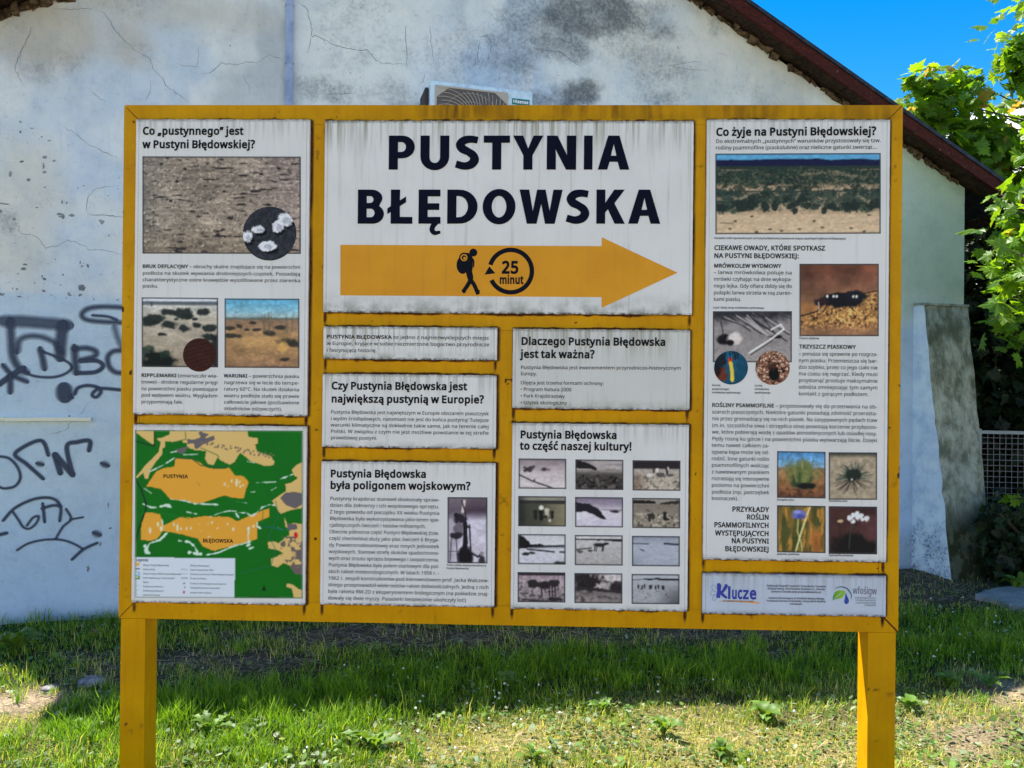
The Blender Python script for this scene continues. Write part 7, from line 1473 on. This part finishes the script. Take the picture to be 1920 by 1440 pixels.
WD = [(700,1404,'dandelion',1.15,9,'largest toothed weed rosette in sunlit grass, low left of centre'),
      (955,1292,'dock',.75,6,'pale broad-leaved weed standing at the shadow edge below the middle of the board'),
      (775,1335,'plantain',.75,4,'pair of small rounded bright leaves at the shadow edge left of the board centre'),
      (1435,1352,'plantain',1.1,9,'broad rounded weed clump in sun to the left of the right post'),
      (1245,1385,'dock',.8,6,'blue-green leafy weed in dry grass between board centre and right post'),
      (640,1342,'dandelion',.7,6,'small toothed weed near the shadow edge beneath the left text column'),
      (1000,1425,'dandelion',.85,7,'toothed weed at the bottom centre of the sunlit lawn'),
      (1705,1330,'plantain',.95,7,'round-leaved weed hugging the right side of the right post'),
      (1855,1290,'dandelion',1.0,8,'weed rosette in dry grass at the right edge of the lawn'),
      (1780,1290,'plantain',1.0,7,'broad-leaved weed in sun between right post and the sandy patch'),
      (30,1228,'dock',1.2,9,'dark green leafy weed in wall shade at the far left'),
      (395,1375,'dandelion',1.0,8,'toothed weed on the shadow edge just right of the left post'),
      (1130,1335,'dandelion',.8,7,'low toothed weed in mixed dry grass right of centre'),
      (1350,1420,'plantain',.9,8,'flat weed cluster in straw-coloured grass left of the right post bottom'),
      (1905,1108,'dock',1.25,8,'bright green leafy weed beside the concrete slab'),
      (1706,1050,'dock',.9,6,'dark weed at the foot of the wall beside the buttress'),
      (1757,1062,'dandelion',1.2,6,'dark spiky weed against the base of the buttress')]
R = random.Random(31)
for i, (px, py, kind, sc, nl, lab) in enumerate(WD):
    x, y, _ = gnd(px, py); z = float(gz(np.array([x]),np.array([y]))[0])
    if not in_front(x, y): y = WA+WB*x-.1
    if px in (1706,): y = min(y, WA+WB*x-.08)
    w_o = empty('weed', (x, y, z), R.uniform(0,6)); tag(w_o, lab, 'weed', 'broad-leaved weeds in the grass')
    nl = int(nl*1.5)
    for k in range(nl):
        o = mesh_obj('leaf', LM[kind][k%2], None, w_o); o.rotation_euler = (R.uniform(-.35,.35), R.uniform(-.45,.05), 2*math.pi*k/nl+R.uniform(-.4,.4)); s_ = sc*R.uniform(.6,1.05); o.scale = (s_,s_,s_)

# stone and scraps
m_stone = mat('stone', rough=.9, spec=.2); q = N(m_stone); n = q.noise(20,6,.7); q.color(q.mix(q.rng(n,.35,.7), (0.13,0.12,0.12), (0.34,0.32,0.32))); q.bump(n,.5,.01)
def rock(name, px, py, s, sq, seed, m=m_stone):
    x, y, _ = gnd(px, py); bm = bmesh.new(); bmesh.ops.create_icosphere(bm, subdivisions=3, radius=s); R = random.Random(seed)
    for v in bm.verts:
        c_ = v.co; f = 1+.28*(vnoise(np.array([c_.x/s*1.3+9+seed]),np.array([c_.y/s*1.3+c_.z/s+9]),seed)[0]-.5); v.co = Vector((c_.x*f*1.25, c_.y*f, c_.z*f*sq))
    me = bpy.data.meshes.new(name); bm.to_mesh(me); bm.free(); o = mesh_obj(name, me, m); o.location = (x, y, float(gz(np.array([x]),np.array([y]))[0])+s*sq*.35); return o
o = rock('stone', 172, 1286, .055, .62, 4); tag(o, 'rounded grey stone lying on bare shaded ground left of the left post', 'stone')
o = rock('stone', 95, 1292, .035, .4, 8); tag(o, 'small flat grey stone at the edge of the sunlit sandy patch', 'stone')
m_scrap = mat('paper_scrap', (0.42,0.34,0.32), .9, .2)
x, y, _ = gnd(180, 1196); z = float(gz(np.array([x]),np.array([y]))[0])
V = [(x-.045,y-.01,z+.02),(x-.01,y-.02,z+.045),(x+.03,y-.005,z+.03),(x+.02,y+.015,z+.012),(x-.03,y+.02,z+.012)]; V += [(a,b_,c_-.0015) for a,b_,c_ in V]
o = mk('scrap', V, [(0,1,4),(1,2,3,4),(9,6,5),(9,8,7,6)]+[(i,i+5,(i+1)%5+5,(i+1)%5) for i in range(5)], m_scrap); tag(o, 'crumpled pale pinkish scrap in the dark grass near the wall foot', 'scrap')

# mesh fence behind the buttress
m_wire = mat('fence_wire', (0.30,0.26,0.26), .6, .4, .2); m_rail = mat('fence_rail', (0.42,0.44,0.42), .6, .4, .1)
f0 = at(1835, 809, 8.3); fdir = Vector((1.0, -.18, 0)).normalized(); fo = empty('mesh_fence', (f0.x, f0.y, 0), math.atan2(fdir.y, fdir.x)); tag(fo, 'grey welded mesh fence with a pale top rail in the dark bushes', 'fence')
hz = f0.z; Lf = 2.4
Geo().box(0, Lf, -.015, .015, hz-.022, hz+.012).obj('rail', m_rail, fo); Geo().box(0, Lf, -.012, .012, .03, .055).obj('rail', m_rail, fo)
wv = Geo().box(-.0025,.0025,-.0025,.0025,.05,hz-.02).obj('wire', m_wire, fo); wv.location.x = .03
for k in range(1, 41): o = wv.copy(); COL.objects.link(o); o.parent = fo; o.location.x = .03+.058*k
wh = Geo().box(0,Lf,-.0065,-.003,-.0025,.0025).obj('wire', m_wire, fo); wh.location.z = .12
k = 1
while .12+.058*k < hz-.03: o = wh.copy(); COL.objects.link(o); o.parent = fo; o.location.z = .12+.058*k; k += 1
for xx in (0.0, Lf): Geo().box(xx-.02,xx+.02,-.02,.02,-.1,hz+.03).obj('post', m_rail, fo)

# maple leaves: five-lobed
def maple_shape():
    half = [(0,0),(.10,-.06),(.30,-.10),(.22,.06),(.52,.10),(.44,.22),(.62,.42),(.46,.42),(.34,.46),(.36,.62),(.22,.60),(.14,.72),(.10,.86),(0,1.04)]
    return [(x,y) for x, y in half] + [(-x,y) for x, y in half[-2:0:-1]]
MS = maple_shape(); mn = len(MS); mc = (0,.32)
MV = np.array([(mc[0],mc[1],0.0)] + [(x,y,-.16*abs(x)**1.2-.10*max(0,y-.5)**1.5-.05*((x*9)%1-.5)) for x,y in MS]); MF = np.array([(0,1+i,1+(i+1)%mn) for i in range(mn)])
def leaf_frames(n, C_, spread, size, rs, up=.75, out=None):
    P = C_ + np.clip(rs.normal(0,1,(n,3)),-1.8,1.8)*spread; nrm = rs.normal(0,1,(n,3))*.55 + np.array([-.12,-.35,up]); nrm /= np.linalg.norm(nrm,axis=1)[:,None]
    d = rs.normal(0,1,(n,3)) + np.array([0,0,-.5]); d -= (d*nrm).sum(1)[:,None]*nrm; d /= np.linalg.norm(d,axis=1)[:,None]; s_ = np.cross(d, nrm); sz = size*rs.uniform(.55,1.15,n)
    return P, s_, d, nrm, sz
def merged_leaves(name, fr, tone, mtl, parent):
    P, s_, d, nm, sz = fr; V = P[:,None,:] + (MV[None,:,0:1]*s_[:,None,:] + MV[None,:,1:2]*d[:,None,:] + MV[None,:,2:3]*nm[:,None,:])*sz[:,None,None]
    F = (MF[None]+ (np.arange(len(P))*(mn+1))[:,None,None]).reshape(-1,3); me = np_mesh(name, V.reshape(-1,3), F); set_col(me, 'tone', np.repeat(tone, mn+1, 0)); o = mesh_obj(name, me, mtl, parent); return o
def tones(n, rs, young=.3):
    a = np.array([0.060,0.140,0.012]); b_ = np.array([0.18,0.29,0.020]); r_ = rs.rand(n,1)**1.3; c = a*(1-r_)+b_*r_; y = rs.rand(n) < young*.06; c[y] = np.array([0.26,0.17,0.06]); return c
protos = []
for k in range(6):
    me = bpy.data.meshes.new('leaf'); rs = np.random.RandomState(k); v = MV.copy(); v[:,2] += rs.normal(0,.02,len(v)); v[:,0] *= rs.uniform(.9,1.1); me.from_pydata([tuple(p) for p in v], [], [tuple(int(i) for i in f) for f in MF]); me.update()
    set_col(me, 'tone', np.repeat([(0.06,0.14,0.012),(0.10,0.19,0.014),(0.12,0.24,0.015),(0.16,0.285,0.018),(0.11,0.20,0.03),(0.24,0.18,0.06)][k:k+1], len(v), 0)); me.materials.append(m_maple); protos.append(me)
def maple(name_label, base, trunk_pts, clumps, size, seed, n_obj=290, young=.4):
    t = empty('maple_tree', base); tag(t, name_label, 'tree', 'maple trees right of the building'); rs = np.random.RandomState(seed); bx_, by_, bz_ = base
    g = Geo(); g.tube([(x-bx_,y-by_,z-bz_) for x,y,z in trunk_pts], .11, 9, .035); g.obj('trunk', m_bark, t, True)
    A = []
    for C_, sp, n_ in clumps:
        A.append(leaf_frames(n_, np.array(C_), sp, size, rs))
        r0 = trunk_pts[min(len(trunk_pts)-1, 1+int(rs.rand()*(len(trunk_pts)-1)))]; mid = [(r0[i]+C_[i])/2+rs.normal(0,.06) for i in range(3)]
        g = Geo().tube([tuple(np.array(r0)-base), tuple(np.array(mid)-base), tuple(np.array(C_)-base)], .018, 5, .005); g.obj('branch', m_bark, t, True)
        g = Geo()
        for _ in range(5): e = np.array(C_)+np.clip(rs.normal(0,1,3),-1.2,1.2)*sp*1.0; g.tube([tuple(np.array(C_)-base), tuple(e-base)], .005, 4, .002)
        g.obj('twig', m_bark, t)
    P, s_, d, nm, sz = [np.concatenate([a[i] for a in A]) for i in range(5)]; n_ = len(P)
    # which leaves show largest: nearest to the camera and inside the view
    dpt = P[:,1]; vis = (np.abs(P[:,0]/dpt) < .66) & (np.abs((P[:,2]-CAMZ)/dpt) < .5); order = np.argsort(np.where(vis, dpt, 99)+rs.rand(n_)*.4); first = order[:n_obj]; rest = order[n_obj:]
    for j in first:
        o = bpy.data.objects.new('leaf', protos[int(rs.choice(6, p=[.22,.25,.23,.17,.12,.01]))]); COL.objects.link(o); o.parent = t
        M = Matrix((tuple(s_[j])+(0,), tuple(d[j])+(0,), tuple(nm[j])+(0,), (0,0,0,1))).transposed(); M.translation = Vector(P[j]-np.array(base)); o.matrix_local = M @ Matrix.Scale(float(sz[j]), 4)
    fr = (P[rest]-np.array(base), s_[rest], d[rest], nm[rest], sz[rest]); o = merged_leaves('foliage', fr, tones(len(rest), rs, young), m_maple, t); o['kind'] = 'stuff'; return t
def cl(px, py, dep, r_, n_, flat=.7): p = at(px, py, dep); return ((p.x, p.y, p.z), np.array([r_, r_, r_*flat]), n_)
C1 = [cl(1714,146,8.2,.06,8), cl(1740,152,8.1,.11,22), cl(1772,160,8.2,.13,30), cl(1800,138,8.3,.07,14), cl(1822,152,8.3,.06,10), cl(1735,185,8.2,.12,28), cl(1780,190,8.1,.14,36), cl(1820,190,8.4,.11,24),
      cl(1724,214,8.2,.10,22), cl(1765,228,8.3,.13,34), cl(1810,232,8.2,.15,40), cl(1846,240,8.5,.09,18), cl(1745,205,8.6,.12,24), cl(1800,268,8.3,.16,46), cl(1850,275,8.2,.16,46), cl(1888,275,8.4,.11,26),
      cl(1835,312,8.4,.17,50), cl(1882,318,8.2,.18,54), cl(1925,300,8.3,.2,60), cl(1900,372,8.6,.2,56), cl(1930,250,8.0,.16,40), cl(1820,345,8.9,.15,40), cl(1860,350,8.8,.16,44),
      cl(1908,66,8.0,.06,9), cl(1906,106,8.1,.10,24), cl(1922,96,8.0,.10,26), cl(1906,140,8.2,.09,18), cl(1926,140,8.1,.12,24),
      cl(1990,60,8.1,.3,120), cl(2025,165,8.2,.3,120), cl(2005,275,8.4,.33,150), cl(2060,120,8.4,.4,160), cl(2080,260,8.6,.4,160), cl(2180,180,8.8,.5,200), cl(2100,0,8.6,.5,200), cl(2150,-150,8.8,.6,240), cl(2300,-20,9.2,.6,240), cl(2350,200,9.4,.6,240), cl(2200,-350,9.3,.6,240), cl(2000,-30,8.2,.2,50), cl(2250,400,9,.6,200), cl(1960,400,9.2,.4,160), cl(2060,450,9.2,.4,160)]  # off-frame crown, extended to shade the bushes beneath
b1 = at(2130, 900, 9.1); base1 = (b1.x, b1.y, 0.0)
maple('tall maple with sunlit yellow-green crown rising above the eaves at the right', base1, [(b1.x,b1.y,-.1),(b1.x-.1,b1.y,1.5),(b1.x-.15,b1.y-.1,3.0),(b1.x-.3,b1.y-.2,4.3),(b1.x-.35,b1.y-.3,5.6)], [(c_, s_, int(n_*1.45)) for c_, s_, n_ in C1], .158, 5)
C2 = [cl(1912,428,5.6,.05,4), cl(1922,446,5.5,.06,5), cl(1905,470,5.5,.05,5), cl(1915,478,5.4,.07,7), cl(1890,502,5.4,.07,7), cl(1918,512,5.3,.08,9), cl(1882,486,5.7,.03,3), cl(1893,545,5.7,.05,5), cl(1912,560,5.5,.08,8), cl(1905,400,5.6,.05,4), cl(1930,350,5.6,.07,8),
      cl(1880,366,6.7,.02,2), cl(1880,606,6.2,.07,6), cl(1872,452,6.6,.04,4), cl(1868,530,7.0,.06,6), cl(1885,588,6.8,.07,9), cl(1900,622,6.4,.10,12), cl(1915,935,6.2,.05,3), cl(1965,450,5.5,.2,50), cl(1985,540,5.5,.25,60), cl(2020,380,5.6,.3,80), cl(2050,500,5.6,.3,80), cl(2100,620,5.8,.3,60), cl(2110,330,5.7,.35,90)]
b2 = at(2180, 900, 6.0); base2 = (b2.x, b2.y, 0.0)
maple('nearer maple whose large bright leaves hang in from the right edge', base2, [(b2.x,b2.y,-.1),(b2.x-.05,b2.y,1.0),(b2.x-.15,b2.y,2.0),(b2.x-.3,b2.y-.1,2.7),(b2.x-.4,b2.y-.1,3.3)], [(c_, s_, int(n_*1.3)) for c_, s_, n_ in C2], .145, 9, n_obj=200, young=.2)

# dark bushes filling the shade right of the building
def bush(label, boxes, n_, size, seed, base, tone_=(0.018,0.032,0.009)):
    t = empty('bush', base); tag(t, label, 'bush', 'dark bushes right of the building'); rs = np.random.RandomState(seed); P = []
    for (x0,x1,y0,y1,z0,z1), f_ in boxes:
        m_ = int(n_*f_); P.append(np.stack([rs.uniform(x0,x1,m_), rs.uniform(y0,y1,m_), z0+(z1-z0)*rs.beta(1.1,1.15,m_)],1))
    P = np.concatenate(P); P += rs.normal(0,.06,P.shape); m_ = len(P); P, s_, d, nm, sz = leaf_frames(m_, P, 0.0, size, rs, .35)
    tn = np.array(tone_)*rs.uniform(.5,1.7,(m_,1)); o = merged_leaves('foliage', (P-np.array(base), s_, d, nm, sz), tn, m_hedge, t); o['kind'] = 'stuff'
    for k in range(5):
        b_ = boxes[k % len(boxes)][0]; x, y = rs.uniform(b_[0],b_[1]), rs.uniform(b_[2],b_[3]); Geo().tube([(x-base[0],y-base[1],-.1),(x-base[0]+rs.normal(0,.1),y-base[1],b_[5]*.5),(x-base[0]+rs.normal(0,.2),y-base[1]+rs.normal(0,.1),b_[5]*.9)],.03,6,.01).obj('stem', m_bark, t, True)
    return t
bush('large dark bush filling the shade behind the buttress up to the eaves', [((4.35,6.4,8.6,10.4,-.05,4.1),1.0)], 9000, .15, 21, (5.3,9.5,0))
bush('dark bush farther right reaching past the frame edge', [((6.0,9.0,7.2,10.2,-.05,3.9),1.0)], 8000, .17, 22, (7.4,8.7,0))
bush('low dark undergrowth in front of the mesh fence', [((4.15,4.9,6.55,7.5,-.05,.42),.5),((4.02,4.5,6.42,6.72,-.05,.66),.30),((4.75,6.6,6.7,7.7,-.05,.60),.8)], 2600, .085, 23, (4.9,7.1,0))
